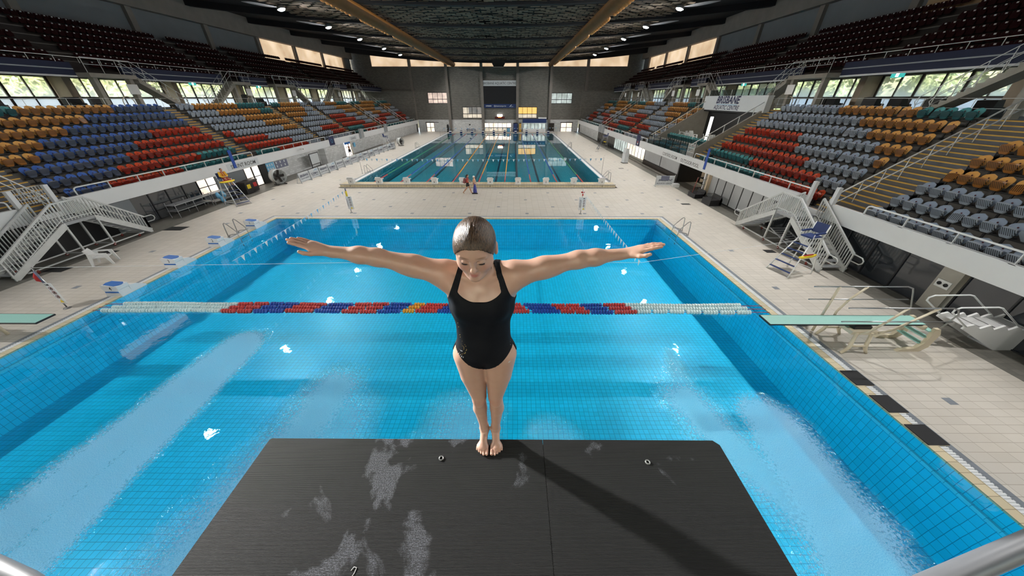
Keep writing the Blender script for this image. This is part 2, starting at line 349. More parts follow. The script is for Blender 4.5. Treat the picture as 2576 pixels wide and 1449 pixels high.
# concrete stairs between concourse and upper tier: (landing from, to, foot)
FLY={1:[(14.6,17.6,21.3),(28.4,32.3,36.0),(45.3,47.8,41.6),(51.6,55,58.6),(67.6,70,64),(75,78,81.6)],-1:[(27.9,31.3,35.0),(41.7,44.5,38.0),(49,53.4,57),(64.6,67,61),(72,75.5,79)]}
STAIRS={1:[(15.05,17.55),(31.05,32.4),(44.9,46.1),(53.9,55.1),(67.3,68.5),(80.5,81.7)],-1:[(15.05,17.6),(31.75,32.95),(44.95,46.1),(53.95,55.1),(67.3,68.5),(80.5,81.7)]}
SUITE=(32.6,42.6)                          # glazed box in the right stand
def in_suite(s,y): return s>0 and SUITE[0]<y<SUITE[1]
for s,side in ((1,'right'),(-1,'left')):
    segs=[(YN,YF)] if s<0 else [(YN,SUITE[0]),(SUITE[1],YF)]
    # stepped concrete tier
    b=MB()
    for (ya,yb) in segs:
        pts=[(.02,1.95)]
        prof=[(sx(s,.02),T0-.12)]
        for k in range(8): prof+= [(sx(s,.2+ROW*k if k else .02),tread(k)),(sx(s,.2+ROW*(k+1)),tread(k))]
        prof+= [(sx(s,.2+ROW*8),6.5),(sx(s,12.4),6.5),(sx(s,12.4),6.25),(sx(s,.2+ROW*8),6.25)]
        for k in range(7,0,-1): prof+= [(sx(s,.2+ROW*k),tread(k)-.75)]
        b.prism(prof,ya,yb,'y')
    struct(b,'lower_tier_'+side,'concrete_dark')
    # dark stair treads with yellow nosings
    b=MB(); n=MB()
    for (ya,yb) in STAIRS[s]:
        for k in range(8):
            sbox(b,s,.2+ROW*k,ya,tread(k),.2+ROW*(k+1),yb,tread(k)+.012)
            sbox(b,s,.2+ROW*k+.54,ya,tread(k),.2+ROW*(k+1),yb,tread(k)+.38); sbox(b,s,.2+ROW*k+.27,ya,tread(k),.2+ROW*(k+1),yb,tread(k)+.19)
            for q,(dd,zz) in enumerate(((.0,0),(.27,.19),(.54,.38))):
                if ya>14 or k>0: sbox(n,s,.2+ROW*k+dd-.012,ya+.02,tread(k)+zz-.035,.2+ROW*k+dd+.08,yb-.02,tread(k)+zz+.016)
    struct(b,'aisle_steps_'+side,'tread'); struct(n,'step_nosing_'+side,'nosing')
    # white balcony edge with the wall and soffit under it
    b=MB()
    if s>0: sbox(b,s,-.02,YN,1.87,.2,16.15,2.66) ; sbox(b,s,-.02,16.15,1.87,.2,17.65,2.12); sbox(b,s,-.02,17.65,1.87,.2,YF,2.66)
    else: sbox(b,s,-.02,YN,1.87,.2,15.1,2.66); sbox(b,s,-.02,15.1,1.87,.2,16.7,2.12); sbox(b,s,-.02,16.7,1.87,.2,YF,2.66)
    struct(b,'balcony_edge_'+side,'white_paint')
    b=MB(); sbox(b,s,.2,YN,1.9,3.2,YF,2.0); struct(b,'soffit_'+side,'concrete')
    # concourse windows and posts are built below; upper tier
    b=MB(); prof=[(sx(s,8.1),8.85),(sx(s,8.1),U0)]
    for k in range(7): prof+= [(sx(s,8.1+ROW*k),U0+URISE*k),(sx(s,8.1+ROW*(k+1)),U0+URISE*k)]
    prof+= [(sx(s,14.15),U0+URISE*6),(sx(s,14.15),8.85)]
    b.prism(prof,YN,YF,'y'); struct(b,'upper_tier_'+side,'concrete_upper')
    b=MB(); m=MB(); l=MB()
    gaps=[(l0,l1) for (l0,l1,_) in FLY[s] if l0>20]
    yy=YN; spans=[]
    for (a,c) in gaps: spans.append((yy,a)); yy=c
    spans.append((yy,YF))
    for (a,c) in spans:
        sbox(b,s,7.9,a,8.82,8.1,c,9.62); sbox(m,s,7.88,a,9.19,8.1,c,9.26); sbox(l,s,7.89,a,8.72,8.2,c,8.82)
    struct(b,'upper_balcony_edge_'+side,'navy'); struct(m,'trim_2' if s>0 else 'trim_3','strip_grey'); struct(l,'trim_4' if s>0 else 'trim_5','white_paint')
    # row front boards of the upper tier, a thin paler line
    b=MB()
    for k in range(1,7): sbox(b,s,8.05+ROW*k,YN,U0+URISE*k-.05,8.1+ROW*k,YF,U0+URISE*k+.02)
    struct(b,'row_edge_'+side,'concrete_dark')
    # top wall with piers, grey and tan panels
    b=MB(); sbox(b,s,14.15,YN,12.3,14.45,YF,19.5); struct(b,'wall_'+side,'panel_grey')
    b=MB(); sbox(b,s,13.45,YN,15.2,14.15,YF,19.5); struct(b,'roof_beam_'+side,'beam_grey')
    b=MB()
    for y in (4,13.2,22.4,31.6,40.8,50,59.2,68.4,77.6,86.8): sbox(b,s,13.8,y-.3,12.4,14.15,y+.3,15.25)
    struct(b,'wall_pier_'+side,'beam_grey')
    b=MB()
    for (a,c) in ([(23.0,30.9)] if s>0 else []): sbox(b,s,14.05,a,12.5,14.17,c,15.2)
    if s>0: struct(b,'wall_panel','panel_tan')
    b=MB()
    for (a,c) in ([(59.6,67.9),(68.9,77.2),(78,86.4)] if s<0 else [(59.6,67.9),(68.9,77.2),(78,86.4),(10,12.8)]): sbox(b,s,14.05,a,12.7,14.16,c,15.15)
    if s<0: sbox(b,s,14.05,22.9,13.9,14.16,29.8,15.2)
    struct(b,'window_1' if s>0 else 'window_2','warm_light')
    # lower wall under the stand
    b=MB()
    if s<0:
        sbox(b,s,.45,33.2,0,.7,YF,1.9); struct(b,'wall_lower_left','white_block_side')
    else:
        sbox(b,s,.45,70,0,.7,YF,1.9); struct(b,'wall_lower_right','white_block_side')
# ---------------------------------------------------------------- concourse glazing, frames, piers
mat('frosted',(.75,.80,.85),.9,noise=(.6,.12)); mm=M['frosted']; k=NT(mm); tl=k.n('ShaderNodeBsdfTranslucent'); tl.inputs[0].default_value=(.9,.93,.97,1)
df=k.n('ShaderNodeMixShader'); df.inputs[0].default_value=.7; k.l(k.b.outputs[0],df.inputs[1]); k.l(tl.outputs[0],df.inputs[2]); k.l(df.outputs[0],mm.node_tree.nodes['Material Output'].inputs[0])
def glass(n,tint,refl=.08,haze=0):
    m=bpy.data.materials.new(n); m.use_nodes=True; nt=m.node_tree; nt.nodes.remove(nt.nodes['Principled BSDF']); M[n]=m; k=NT(m)
    tr=k.n('ShaderNodeBsdfTransparent'); tr.inputs[0].default_value=(*tint,1); gl=k.n('ShaderNodeBsdfGlossy'); gl.inputs['Roughness'].default_value=.02
    mx=k.n('ShaderNodeMixShader'); mx.inputs[0].default_value=refl; k.l(tr.outputs[0],mx.inputs[1]); k.l(gl.outputs[0],mx.inputs[2])
    if haze:
        tl=k.n('ShaderNodeBsdfTranslucent'); tl.inputs[0].default_value=(1,1,1,1); mh=k.n('ShaderNodeMixShader'); mh.inputs[0].default_value=haze; k.l(mx.outputs[0],mh.inputs[1]); k.l(tl.outputs[0],mh.inputs[2]); mx=mh
    k.l(mx.outputs[0],nt.nodes['Material Output'].inputs[0])
glass('clear_glass',(.92,.95,.93),.06,.28); glass('balustrade_glass',(.62,.68,.68),.1)
WD=12.0; bay=2.3
wn=3
for s,side in ((1,'right'),(-1,'left')):
    ya=2.0; n=0
    while ya<86:
        yb=ya+9.2
        root=empty(f'window_{wn}',(sx(s,WD),ya,6.5),kind='structure'); wn+=1
        fr=MB(); pn=MB(); lo=MB()
        W=yb-ya-.9
        def L(mb,d0,y0,z0,d1,y1,z1): mb.box(min(s*d0,s*d1),y0,z0,max(s*d0,s*d1),y1,z1)
        L(fr,-.06,.45,.84,.06,.45+W,.98); L(fr,-.06,.45,2.3,.06,.45+W,2.5); L(fr,-.06,.45,0,.06,.45+W,.08)
        nn=6
        for i in range(nn+1):
            y=.45+W*i/nn; w=.07 if i%2==0 else .03
            L(fr,-.07,y-w,0,.07,y+w,2.5)
        L(pn,-.008,.45,.98,.008,.45+W,2.3); L(lo,-.01,.45,.08,.01,.45+W,.84)
        for mb,nm,mt in ((fr,'frame','dark_frame'),(pn,'pane','clear_glass'),(lo,'frosted_pane','frosted')): mb.build(nm,mt,root)
        ya=yb
    b=MB(); m=MB()
    for i in range(11):
        y=2+9.2*i
        sbox(b,s,WD-1.1,y-.28,6.45,WD+.2,y+.28,8.9)
    struct(b,'concourse_pier_'+side,'pier')
    b=MB(); sbox(b,s,8.15,YN,8.92,14.15,YF,9.1); sbox(b,s,WD-.1,YN,8.85,WD+.3,YF,9.2); struct(b,'concourse_ceiling_'+side,'white_paint')
# ---------------------------------------------------------------- ceiling
xc=-3.5
def cz(x): return 14.75+.00165*(x-xc)**2
b=MB(); xs=[-39+ i*2.2 for i in range(34)]
for i in range(len(xs)-1):
    a,c=xs[i],xs[i+1]; b.add([(a,-14,cz(a)+.5),(c,-14,cz(c)+.5),(c,92.5,cz(c)+.5),(a,92.5,cz(a)+.5)],[(0,1,2,3)]); b.add([(a,-14,cz(a)+.62),(c,-14,cz(c)+.62),(c,92.5,cz(c)+.62),(a,92.5,cz(a)+.62)],[(3,2,1,0)])
struct(b,'ceiling','roof_black')
b=MB(); rr=random.Random(3)
for j,y in enumerate(np.arange(20,90,.66)):
    for i,x in enumerate(np.arange(-25,18,1.08)):
        xx=x+(.54 if j%2 else 0)+rr.uniform(-.05,.05); zz=cz(xx)+rr.uniform(-.02,.06)
        if rr.random()<.03: continue
        b.cbox((xx,y,zz+.1),(.90,.46,.03),Matrix.Rotation(rr.uniform(-.10,.12),4,'X')@Matrix.Rotation(rr.uniform(-.03,.03),4,'Y'))
        b.bar((xx,y,zz+.1),(xx,y,cz(xx)+.5),.02)
struct(b,'acoustic_ceiling_tiles','roof_tile')
b=MB()
for y in (18,28,38,48,58,68,78,88):
    for i in range(len(xs)-1): 
        a,c=xs[i],xs[i+1]
        dr=.12 if y<80 else .42
        b.add([(a,y-.35,cz(a)-dr),(c,y-.35,cz(c)-dr),(c,y+.35,cz(c)-dr),(a,y+.35,cz(a)-dr),(a,y-.35,cz(a)+.5),(c,y-.35,cz(c)+.5),(c,y+.35,cz(c)+.5),(a,y+.35,cz(a)+.5)],[(3,2,1,0),(0,1,5,4),(2,3,7,6)])
struct(b,'roof_beam','roof_black')
for (x,o_) in ((-14.3,-1),(8.5,1)):
    t=MB(); t.tube([(0,20,0),(0,89.5,0)],.52,16)
    r=empty('air_duct',(x,0,14.2),label='long mustard air duct with ball nozzles under the ceiling, '+('left one' if o_<0 else 'right one'),cat='air duct',group='ceiling air ducts')
    t.build('duct_pipe','duct',r)
    pr=MB(); pr.tube([(0,0,0),(o_*.2,0,-.06),(o_*.36,0,-.12)],.2,10,radii=[.24,.27,.14]); pm=pr.mesh('duct_nozzle','duct_nozzle')
    for i in range(70):
        y=30+i*.82
        if (i%12)>9: continue
        o=bpy.data.objects.new('nozzle',pm); C.objects.link(o); o.parent=r; o.location=(o_*.5,y,-.12)
    for y in (28,38,48,58,68,78,88): st=MB(); st.bar((0,y,.5),(0,y,cz(x)-14.2+.45),.05); st.build('hanger','cable',r)
# ================================================================ seats
COL={'orange':((.66,.34,.09),(.24,.095,.018)),'blue':((.045,.12,.42),(.06,.075,.115)),'glare-blue':((.26,.32,.42),(.22,.25,.29)),'red':((.52,.055,.012),(.23,.015,.006)),'teal':((.04,.25,.26),(.012,.075,.085))}  # pan tones darkened for shade; the paler blue has glare mixed in
def ribmat(n,col,hi):
    m=mat(n,col,.32,noise=False); k=NT(m); tc=k.n('ShaderNodeTexCoord'); sp=k.n('ShaderNodeSeparateXYZ'); k.l(tc.outputs['Object'],sp.inputs[0])
    w=k.math('GREATER_THAN',k.math('SINE',k.math('MULTIPLY',k.math('ADD',sp.outputs[0],k.math('MULTIPLY',sp.outputs[2],.35)),115)),.0)
    inz=k.math('MULTIPLY',k.math('GREATER_THAN',sp.outputs[2],.42),k.math('LESS_THAN',sp.outputs[2],.665)); w=k.math('MULTIPLY',w,inz)
    k.l(k.mix(w,hi,tuple(c*.18 for c in col)),k.b.inputs['Base Color']); return m
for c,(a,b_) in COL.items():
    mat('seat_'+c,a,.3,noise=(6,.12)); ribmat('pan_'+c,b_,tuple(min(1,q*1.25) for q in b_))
def seat_back():
    """low rounded shell, upright behind the folded pan; faces -y"""
    vs=[];fs=[];nu,nv=10,8
    for lay in (0,1):
        for j in range(nv+1):
            v=j/nv; z=.44+.42*v
            w=.17+.065*min(1,v*1.6)
            if v>.55: w*=max(.02,1-((v-.55)/.45)**2.6)**.5
            for i in range(nu+1):
                u=-1+2*i/nu
                vs.append((w*u, .155+.13*v*v-.05*u*u*(1-v*.4)+lay*.02, z))
    N=(nu+1)*(nv+1)
    for j in range(nv):
        for i in range(nu):
            a=j*(nu+1)+i; q=(a,a+1,a+nu+2,a+nu+1); fs.append(q); fs.append(tuple(N+k_ for k_ in reversed(q)))
    def edge(a,c): fs.append((c,a,a+N,c+N))
    for i in range(nu): edge(i,i+1); edge(nv*(nu+1)+i+1,nv*(nu+1)+i)
    for j in range(nv): edge((j+1)*(nu+1),j*(nu+1)); edge(j*(nu+1)+nu,(j+1)*(nu+1)+nu)
    return MB().add(vs,fs,True)
def seat_pan(tilt=0):
    """rounded trapezoid pan folded upright (tilt in degrees opens it)"""
    out=[(-.12,.0),(-.175,.07),(-.225,.22),(-.24,.32),(-.215,.375),(-.11,.41),(0,.42),(.11,.41),(.215,.375),(.24,.32),(.225,.22),(.175,.07),(.12,.0)]
    vs=[];fs=[];n=len(out); R_=Matrix.Translation((0,-.02,.31))@Matrix.Rotation(math.radians(9+tilt),4,'X')
    def pt(x,z,y): return tuple(R_@Vector((x,y,z)))
    for (x,z) in out: vs.append(pt(x,z,0))
    for (x,z) in out: vs.append(pt(x*.86,.19+(z-.19)*.86,-.045))
    for (x,z) in out: vs.append(pt(x*.9,.19+(z-.19)*.9,.02))
    for i in range(n):
        j=(i+1)%n; fs+= [(i,j,n+j,n+i),(j,i,2*n+i,2*n+j)]
    fs+= [tuple(range(n,2*n)),tuple(range(3*n-1,2*n-1,-1))]
    return MB().add(vs,fs,False)
mat('red_disc',(.10,.02,.03),.5)
def seat_mount():
    return MB().box(-.03,.0,.0,.03,.05,.36).box(-.19,.02,.33,.19,.17,.37).box(-.05,-.05,0,.05,.09,.015)
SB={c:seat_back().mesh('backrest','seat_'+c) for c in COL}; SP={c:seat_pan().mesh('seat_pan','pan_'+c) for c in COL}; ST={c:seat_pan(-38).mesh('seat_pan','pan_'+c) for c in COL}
SM=seat_mount().mesh('bracket','black'); SD=MB().lathe([(.028,-.004),(.028,.004)],(0,.185,.70),10,'y').mesh('number_disc','red_disc')
BL={1:{'R0':(-2.8,15.05),'R1':(17.55,31.05)},-1:{}}
def seat_colour(s,k,y):
    """colour fields of the blocks: from the photo for the near blocks, diagonal fields further off"""
    g='glare-blue'; bl='blue' if s<0 else g
    def pick(lst):
        for lim,c in lst:
            if y<lim: return c
        return lst[-1][1]
    if s>0:
        if y<15.1: 
            t=[[(9.6,'red'),(99,g)],[(8.0,'red'),(99,g)],[(6.5,'red'),(99,g)],[(6,g),(99,'orange')],[(6,g),(99,'orange')],[(99,'orange')],[(99,'orange')],[(99,'teal')]][k]; return pick(t)
        if y<31.1: 
            t=[[(22.9,'red'),(99,'teal')],[(19.5,g),(25.3,'red'),(99,'teal')],[(21.7,g),(99,'red')],[(18.2,'orange'),(23.6,g),(99,'red')],[(19.2,'orange'),(24.9,g),(99,'red')],[(21.2,'orange'),(99,g)],[(22.5,'orange'),(99,g)],[(20.2,'teal'),(25.2,'orange'),(99,g)]][k]; return pick(t)
    else:
        if y<15.1: return pick([[(11,'red'),(99,'blue')],[(99,'blue')],[(99,'blue')],[(99,'orange')],[(99,'orange')],[(99,'orange')],[(99,'teal')],[(99,'teal')]][k])
        if y<31.8: return pick([[(19.9,bl),(25.1,'red'),(99,'teal')],[(21.9,bl),(27.5,'red'),(99,'teal')],[(23.1,bl),(99,'red')],[(19.6,'orange'),(24.8,bl),(99,'red')],[(20.6,'orange'),(27.3,bl),(99,'red')],[(22.8,'orange'),(99,bl)],[(25.0,'orange'),(99,bl)],[(22.1,'teal'),(27.7,'orange'),(99,bl)]][k])
        if y<45: return pick([[(36.2,'teal'),(42.2,'red'),(99,g)],[(40.1,'red'),(99,g)],[(37.8,'red'),(99,g)],[(34.0,'red'),(42.2,g),(99,'orange')],[(40.5,g),(99,'orange')],[(38.6,g),(99,'orange')],[(36.7,g),(42.6,'orange'),(99,'teal')],[(35,g),(40.1,'orange'),(99,'teal')]][k])
    if 42.6<y<55:   # far blocks
        o=y-46 if s<0 else y-43
        return pick([[(46+8,g),(99,'red')],[(50,g),(99,'red')],[(49,g),(99,'red')],[(99,g)],[(48,'orange'),(99,g)],[(50.5,'orange'),(99,g)],[(51.5,'orange'),(99,g)],[(48,'teal'),(52,'orange'),(99,g)]][k])
    if y<67.5: return pick([[(60,'teal'),(64,'red'),(99,g)],[(61,'teal'),(99,'red')],[(63.5,'red'),(99,g)],[(62.0,'red'),(99,g)],[(60.5,'red'),(65,g),(99,'orange')],[(62,g),(99,'orange')],[(61,g),(99,'orange')],[(59,g),(63,'orange'),(99,'teal')]][k])
    if y<80.6: return pick([[(99,'teal')],[(72,'red'),(99,g)],[(75,'red'),(99,g)],[(73,g),(99,'red')],[(72,g),(77,'orange'),(99,g)],[(76,'orange'),(99,g)],[(78,'orange'),(99,'teal')],[(73,'teal'),(99,'orange')]][k])
    return pick([[(99,'teal')],[(86,'red'),(99,g)],[(99,'red')],[(84,g),(99,'red')],[(99,g)],[(85,'orange'),(99,g)],[(99,'orange')],[(99,'teal')]][k])
BLK=['nearest','second','third','fourth','fifth','sixth','farthest']
seats=[]
rr=random.Random(11)
for s in (1,-1):
    lims=[(-2.9,STAIRS[s][0][0])]+[(STAIRS[s][i][1],STAIRS[s][i+1][0]) for i in range(5)]+[(STAIRS[s][5][1],88.8)]
    for bi,(a,c) in enumerate(lims):
        for k in range(8):
            if bi==0: n=int((c-a-.1)/.555); ys=[c-.33-.555*i for i in range(n)]; ys.reverse()
            else: n=int((c-a+.0)/.555); off=(c-a-n*.555)/2; ys=[a+off+.28+.555*i for i in range(n)]
            for i,y in enumerate(ys):
                if s>0 and SUITE[0]-.2<y<SUITE[1]+.2: continue
                X_=sx(s,.62+ROW*k); zz=tread(k)
                p=proj(X_,y,zz+.5)
                if p[2]<0 or not(-60<p[0]<2640): 
                    if bi>0 or y<6: continue
                seats.append((p[2],s,bi,k,i,len(ys),X_,y,zz))
seats.sort(key=lambda q:q[0])
# those hidden behind the diver or outside the frame are not counted among the 300
vis=[q for q in seats if 0<proj(q[6],q[7],q[8]+.5)[0]<2576 and 0<proj(q[6],q[7],q[8]+.5)[1]<1449]
near=set(id(q) for q in vis[:300])
far={c:(MB(),) for c in COL}
rest=MB(); cols=list(COL)
protos={}
def low_seat(mb,x,y,z,s,c,tilt):
    ci=cols.index(c)
    R_=Matrix.Translation((x,y,z))@Matrix.Rotation(-s*PI/2,4,'Z')
    def q(pts): return [tuple(R_@Vector(p)) for p in pts]
    mb.cur=ci*2
    mb.add(q([(-.17,.13,.46),(.17,.13,.46),(.235,.15,.64),(.19,.23,.80),(0,.28,.86),(-.19,.23,.80),(-.235,.15,.64),(-.17,.15,.46),(.17,.15,.46),(.235,.17,.64),(.19,.25,.80),(0,.30,.86),(-.19,.25,.80),(-.235,.17,.64)]),[(0,1,2,3,4,5,6),(13,12,11,10,9,8,7)]+[(i,7+i,7+(i+1)%7,(i+1)%7) for i in range(7)],False)
    mb.cur=ci*2+1
    o=-.12 if tilt else 0
    mb.add(q([(-.15,.02,.33),(.15,.02,.33),(.235,-.05+o,.60),(.18,-.07+o*1.3,.72),(-.18,-.07+o*1.3,.72),(-.235,-.05+o,.60),(-.15,.05,.33),(.15,.05,.33),(.235,.0+o,.60),(.18,-.02+o*1.3,.72),(-.18,-.02+o*1.3,.72),(-.235,.0+o,.60)]),[(0,1,2,3,4,5),(11,10,9,8,7,6)]+[(i,6+i,6+(i+1)%6,(i+1)%6) for i in range(6)],False)
sidew={1:'right',-1:'left'}
for q in seats:
    (zc,s,bi,k,i,n,x,y,z)=q
    c=seat_colour(s,k,y); tilt=rr.random()<.09
    if id(q) in near:
        key=(c,tilt)
        R_=empty('folding_seat',(x,y,z+.012),-s*PI/2,cat='seat',group='folding seats of the lower stands')
        R_['label']=f'{c} folding seat, {sidew[s]} stand {BLK[bi]} block, {ORD[k]} row up, {ORD[i]} from its near end'
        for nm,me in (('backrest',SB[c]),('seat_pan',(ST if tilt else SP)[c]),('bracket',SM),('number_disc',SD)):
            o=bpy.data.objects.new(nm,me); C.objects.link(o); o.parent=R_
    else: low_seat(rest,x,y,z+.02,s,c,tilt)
rest.build('folding_seats',[w+c for c in cols for w in ('seat_','pan_')],kind='stuff',label='remaining coloured folding seats in the lower stands farther down the hall',cat='seat',group='folding seats of the lower stands')
# seat rails along the rows
b=MB()
for s in (1,-1):
    lims=[(-2.9,STAIRS[s][0][0])]+[(STAIRS[s][i][1],STAIRS[s][i+1][0]) for i in range(5)]+[(STAIRS[s][5][1],88.8)]
    for (a,c) in lims:
        for (a2,c2) in ([(a,c)] if not(s>0 and a<SUITE[0]<c) else [(SUITE[1],c)]):
            for k in range(8): sbox(b,s,.66+ROW*k,a2+.1,tread(k)+.28,.70+ROW*k,c2-.1,tread(k)+.33)
b.build('seat_beam','black',bpy.data.objects['lower_tier_right'])
# upper tier, maroon seats
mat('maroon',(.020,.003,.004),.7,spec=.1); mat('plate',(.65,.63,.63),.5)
def up_seat(mb,x,y,z,s):
    R_=Matrix.Translation((x,y,z))@Matrix.Rotation(-s*PI/2,4,'Z')
    q=lambda pts:[tuple(R_@Vector(p)) for p in pts]
    mb.cur=0
    mb.add(q([(-.2,.05,.30),(.2,.05,.30),(.21,.10,.62),(-.21,.10,.62),(-.2,.09,.30),(.2,.09,.30),(.21,.14,.62),(-.21,.14,.62)]),[(0,1,2,3),(7,6,5,4),(0,4,5,1),(1,5,6,2),(2,6,7,3),(3,7,4,0)])
    mb.add(q([(-.19,0,.26),(.19,0,.26),(.2,.0,.5),(-.2,.0,.5),(-.19,.04,.26),(.19,.04,.26),(.2,.04,.5),(-.2,.04,.5)]),[(0,1,2,3),(7,6,5,4),(0,4,5,1),(1,5,6,2),(2,6,7,3),(3,7,4,0)])
    mb.cur=1
    mb.add(q([(-.05,.074,.53),(.05,.074,.53),(.05,.084,.60),(-.05,.084,.60)]),[(0,1,2,3)])
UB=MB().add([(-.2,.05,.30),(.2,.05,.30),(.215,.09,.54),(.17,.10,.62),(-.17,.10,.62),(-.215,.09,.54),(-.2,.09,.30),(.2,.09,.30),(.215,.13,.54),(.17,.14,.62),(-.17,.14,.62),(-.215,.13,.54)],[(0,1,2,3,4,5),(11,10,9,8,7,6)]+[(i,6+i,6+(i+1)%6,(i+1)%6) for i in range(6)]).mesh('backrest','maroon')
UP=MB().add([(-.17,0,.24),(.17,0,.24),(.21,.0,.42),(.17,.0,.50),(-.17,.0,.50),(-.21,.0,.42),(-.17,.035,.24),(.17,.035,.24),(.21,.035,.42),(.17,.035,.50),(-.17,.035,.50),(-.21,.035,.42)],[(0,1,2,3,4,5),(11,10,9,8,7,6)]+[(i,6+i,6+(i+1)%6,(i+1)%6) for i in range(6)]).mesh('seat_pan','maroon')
UN=MB().box(-.05,.064,.53,.05,.088,.60).mesh('number_plate','plate')
UAIS={1:[(13.0,14.2),(26.3,27.5),(39.9,41.1),(53.9,55.1),(67.3,68.5),(80.5,81.7)],-1:[(15,16.2),(28.6,29.8),(42,43.2),(49.4,50.6),(62.8,64),(75.8,77)]}
ups=[]
for s in (1,-1):
    A=UAIS[s]; lims=[(-2.9,A[0][0])]+[(A[i][1],A[i+1][0]) for i in range(5)]+[(A[5][1],90)]
    for bi,(a,c) in enumerate(lims):
        for k in range(7):
            sh=-.55*k if False else 0
            n=int((c-a)/.48)
            for i in range(n):
                y=a+.24+.48*i; x=sx(s,8.5+ROW*k); z=U0+URISE*k; p=proj(x,y,z+.7)
                if p[2]<1 or not(-80<p[0]<2660) or p[1]<-80: continue
                ups.append((p[2],s,bi,k,i,x,y,z,(0<p[0]<2576 and p[1]>0)))
ups.sort(key=lambda q:q[0]); v=[q for q in ups if q[8]][:300]; near=set(id(q) for q in v)
rest=MB()
for q in ups:
    (zc,s,bi,k,i,x,y,z,_)=q
    if id(q) in near:
        R_=empty('stadium_seat',(x,y,z),-s*PI/2,cat='seat',group='maroon seats of the upper tiers')
        R_['label']=f'maroon seat, {sidew[s]} upper tier {BLK[bi]} block, {ORD[k]} row up, {ORD[i]} from its near end'
        for nm,me in (('backrest',UB),('seat_pan',UP),('number_plate',UN)):
            o=bpy.data.objects.new(nm,me); C.objects.link(o); o.parent=R_
    else: up_seat(rest,x,y,z,s)
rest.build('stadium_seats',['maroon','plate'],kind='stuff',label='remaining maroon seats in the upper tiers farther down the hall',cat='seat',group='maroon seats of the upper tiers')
# ================================================================ far wall
FY=91.
b=MB()
holes=[(-21.4,6.35,-16.6,8.6),(-13.0,3.1,-8.2,5.55),(.95,3.1,5.8,5.5),(9.3,6.3,14.4,8.5)]
def wall_holes(mb,x0,x1,z0,z1,hs,ya,yb):
    xs_=sorted(set([x0,x1]+[h[0] for h in hs]+[h[2] for h in hs])); zs=sorted(set([z0,z1]+[h[1] for h in hs]+[h[3] for h in hs]))
    for i in range(len(xs_)-1):
        for j in range(len(zs)-1):
            cx_,cz_=(xs_[i]+xs_[i+1])/2,(zs[j]+zs[j+1])/2
            if any(h[0]<cx_<h[2] and h[1]<cz_<h[3] for h in hs): continue
            mb.box(xs_[i],ya,zs[j],xs_[i+1],yb,zs[j+1])
wall_holes(b,-34,27,2.65,13.9,holes,FY,FY+.3); struct(b,'wall_far','blockwork')
b=MB(); b.box(-40,FY,2.6,-34,FY+.3,17); b.box(27,FY,2.6,34,FY+.3,17); struct(b,'wall_far_corner','blockwork')
dh=[(-22.6,0,-20.6,2.05),(12.1,0,15.0,2.05),(-7.6,.0,-.7,2.0),(2.4,.7,7.8,2.3)]
b=MB(); wall_holes(b,-24.6,16.5,0,2.65,dh,FY-.02,FY+.3); struct(b,'wall_far_base','white_block')
b=MB(); b.box(-24.6,FY-.12,2.6,16.5,FY+.1,2.72); struct(b,'trim_6','white_paint')
b=MB(); b.box(-40,FY+.8,13.2,34,FY+.9,17.5); struct(b,'window_clerestory','warm_light')
b=MB()
for x in (-24.9,-16.3,-7.85,.85,9.0,17.6): b.box(x-.32,FY-.45,2.7 if x<-20 or x>10 else 0,x+.32,FY+.05,15.6)
struct(b,'wall_column_far','panel_grey' if 0 else 'beam_grey')
def mat_glow(n,c1,c2,es,sc_=.8):
    m=mat(n,(.3,.3,.3),.5,emit=(1,1,1),es=es,noise=False); k=NT(m); tc=k.n('ShaderNodeTexCoord'); nz=k.noise(tc.outputs['Object'],sc_,3)
    k.l(k.ramp(nz.outputs['Fac'],[(.4,c1),(.62,c2)]),k.b.inputs['Emission Color'])
mat_glow('room_pink',(.45,.33,.27),(.75,.58,.48),1); mat_glow('room_cool',(.22,.27,.25),(.45,.52,.50),1); mat_glow('room_dark',(.03,.03,.028),(.16,.14,.12),1); mat_glow('room_yellow',(.8,.45,.06),(.85,.5,.08),1); mat_glow('room_beige',(.42,.36,.26),(.6,.52,.4),1); mat_glow('room_bright',(.75,.6,.45),(1,.93,.85),1.1,.5)
def far_window(n,h,cols,split=.62,nx=4):
    x0,z0,x1,z1=h; r=empty(f'window_{n}',(x0,FY+.1,z0),kind='structure'); W,Hh=x1-x0,z1-z0
    f=MB(); f.box(0,-.15,-.05,W,0,.04); f.box(0,-.15,Hh-.04,W,0,Hh+.06); zs=Hh*(1-split); f.box(0,-.15,zs-.06,W,0,zs+.06)
    for i in range(nx+1): x=W*i/nx; f.box(x-.04,-.15,0,x+.04,0,Hh)
    f.build('frame','black',r)
    p=MB(); p.box(0,-.03,zs,W,-.01,Hh); p.build('upper_pane',cols[0],r); p=MB(); p.box(0,-.03,0,W,-.01,zs); p.build('lower_pane',cols[1],r)
    return r
far_window(40,holes[0],('room_pink','room_pink')); r=far_window(41,holes[1],('room_dark','room_beige')); MB().box(.1,-.035,1.0,1.5,-.012,2.3).build('lit_pane','room_beige',r)
far_window(42,holes[2],('room_yellow','room_beige')); far_window(43,holes[3],('room_cool','room_cool'))
far_window(44,dh[2],('room_bright','room_beige'),.55,6)
for i,h in enumerate(dh[:2]):
    x0,z0,x1,z1=h; r=empty(f'door_{i+1}',(x0,FY+.1,0),kind='structure'); W=x1-x0
    f=MB()
    for x in (0,W/2,W): f.box(x-.05,-.18,0,x+.05,-.02,z1)
    f.box(0,-.18,z1-.06,W,-.02,z1); f.box(0,-.18,.9,W,-.02,1.0); f.box(-.2,-.2,z1,W+1.2 if i==0 else W+.2,-.1,z1+.12); f.build('frame','black',r)
    MB().box(0,-.05,0,W,-.03,z1).build('pane','room_bright',r)
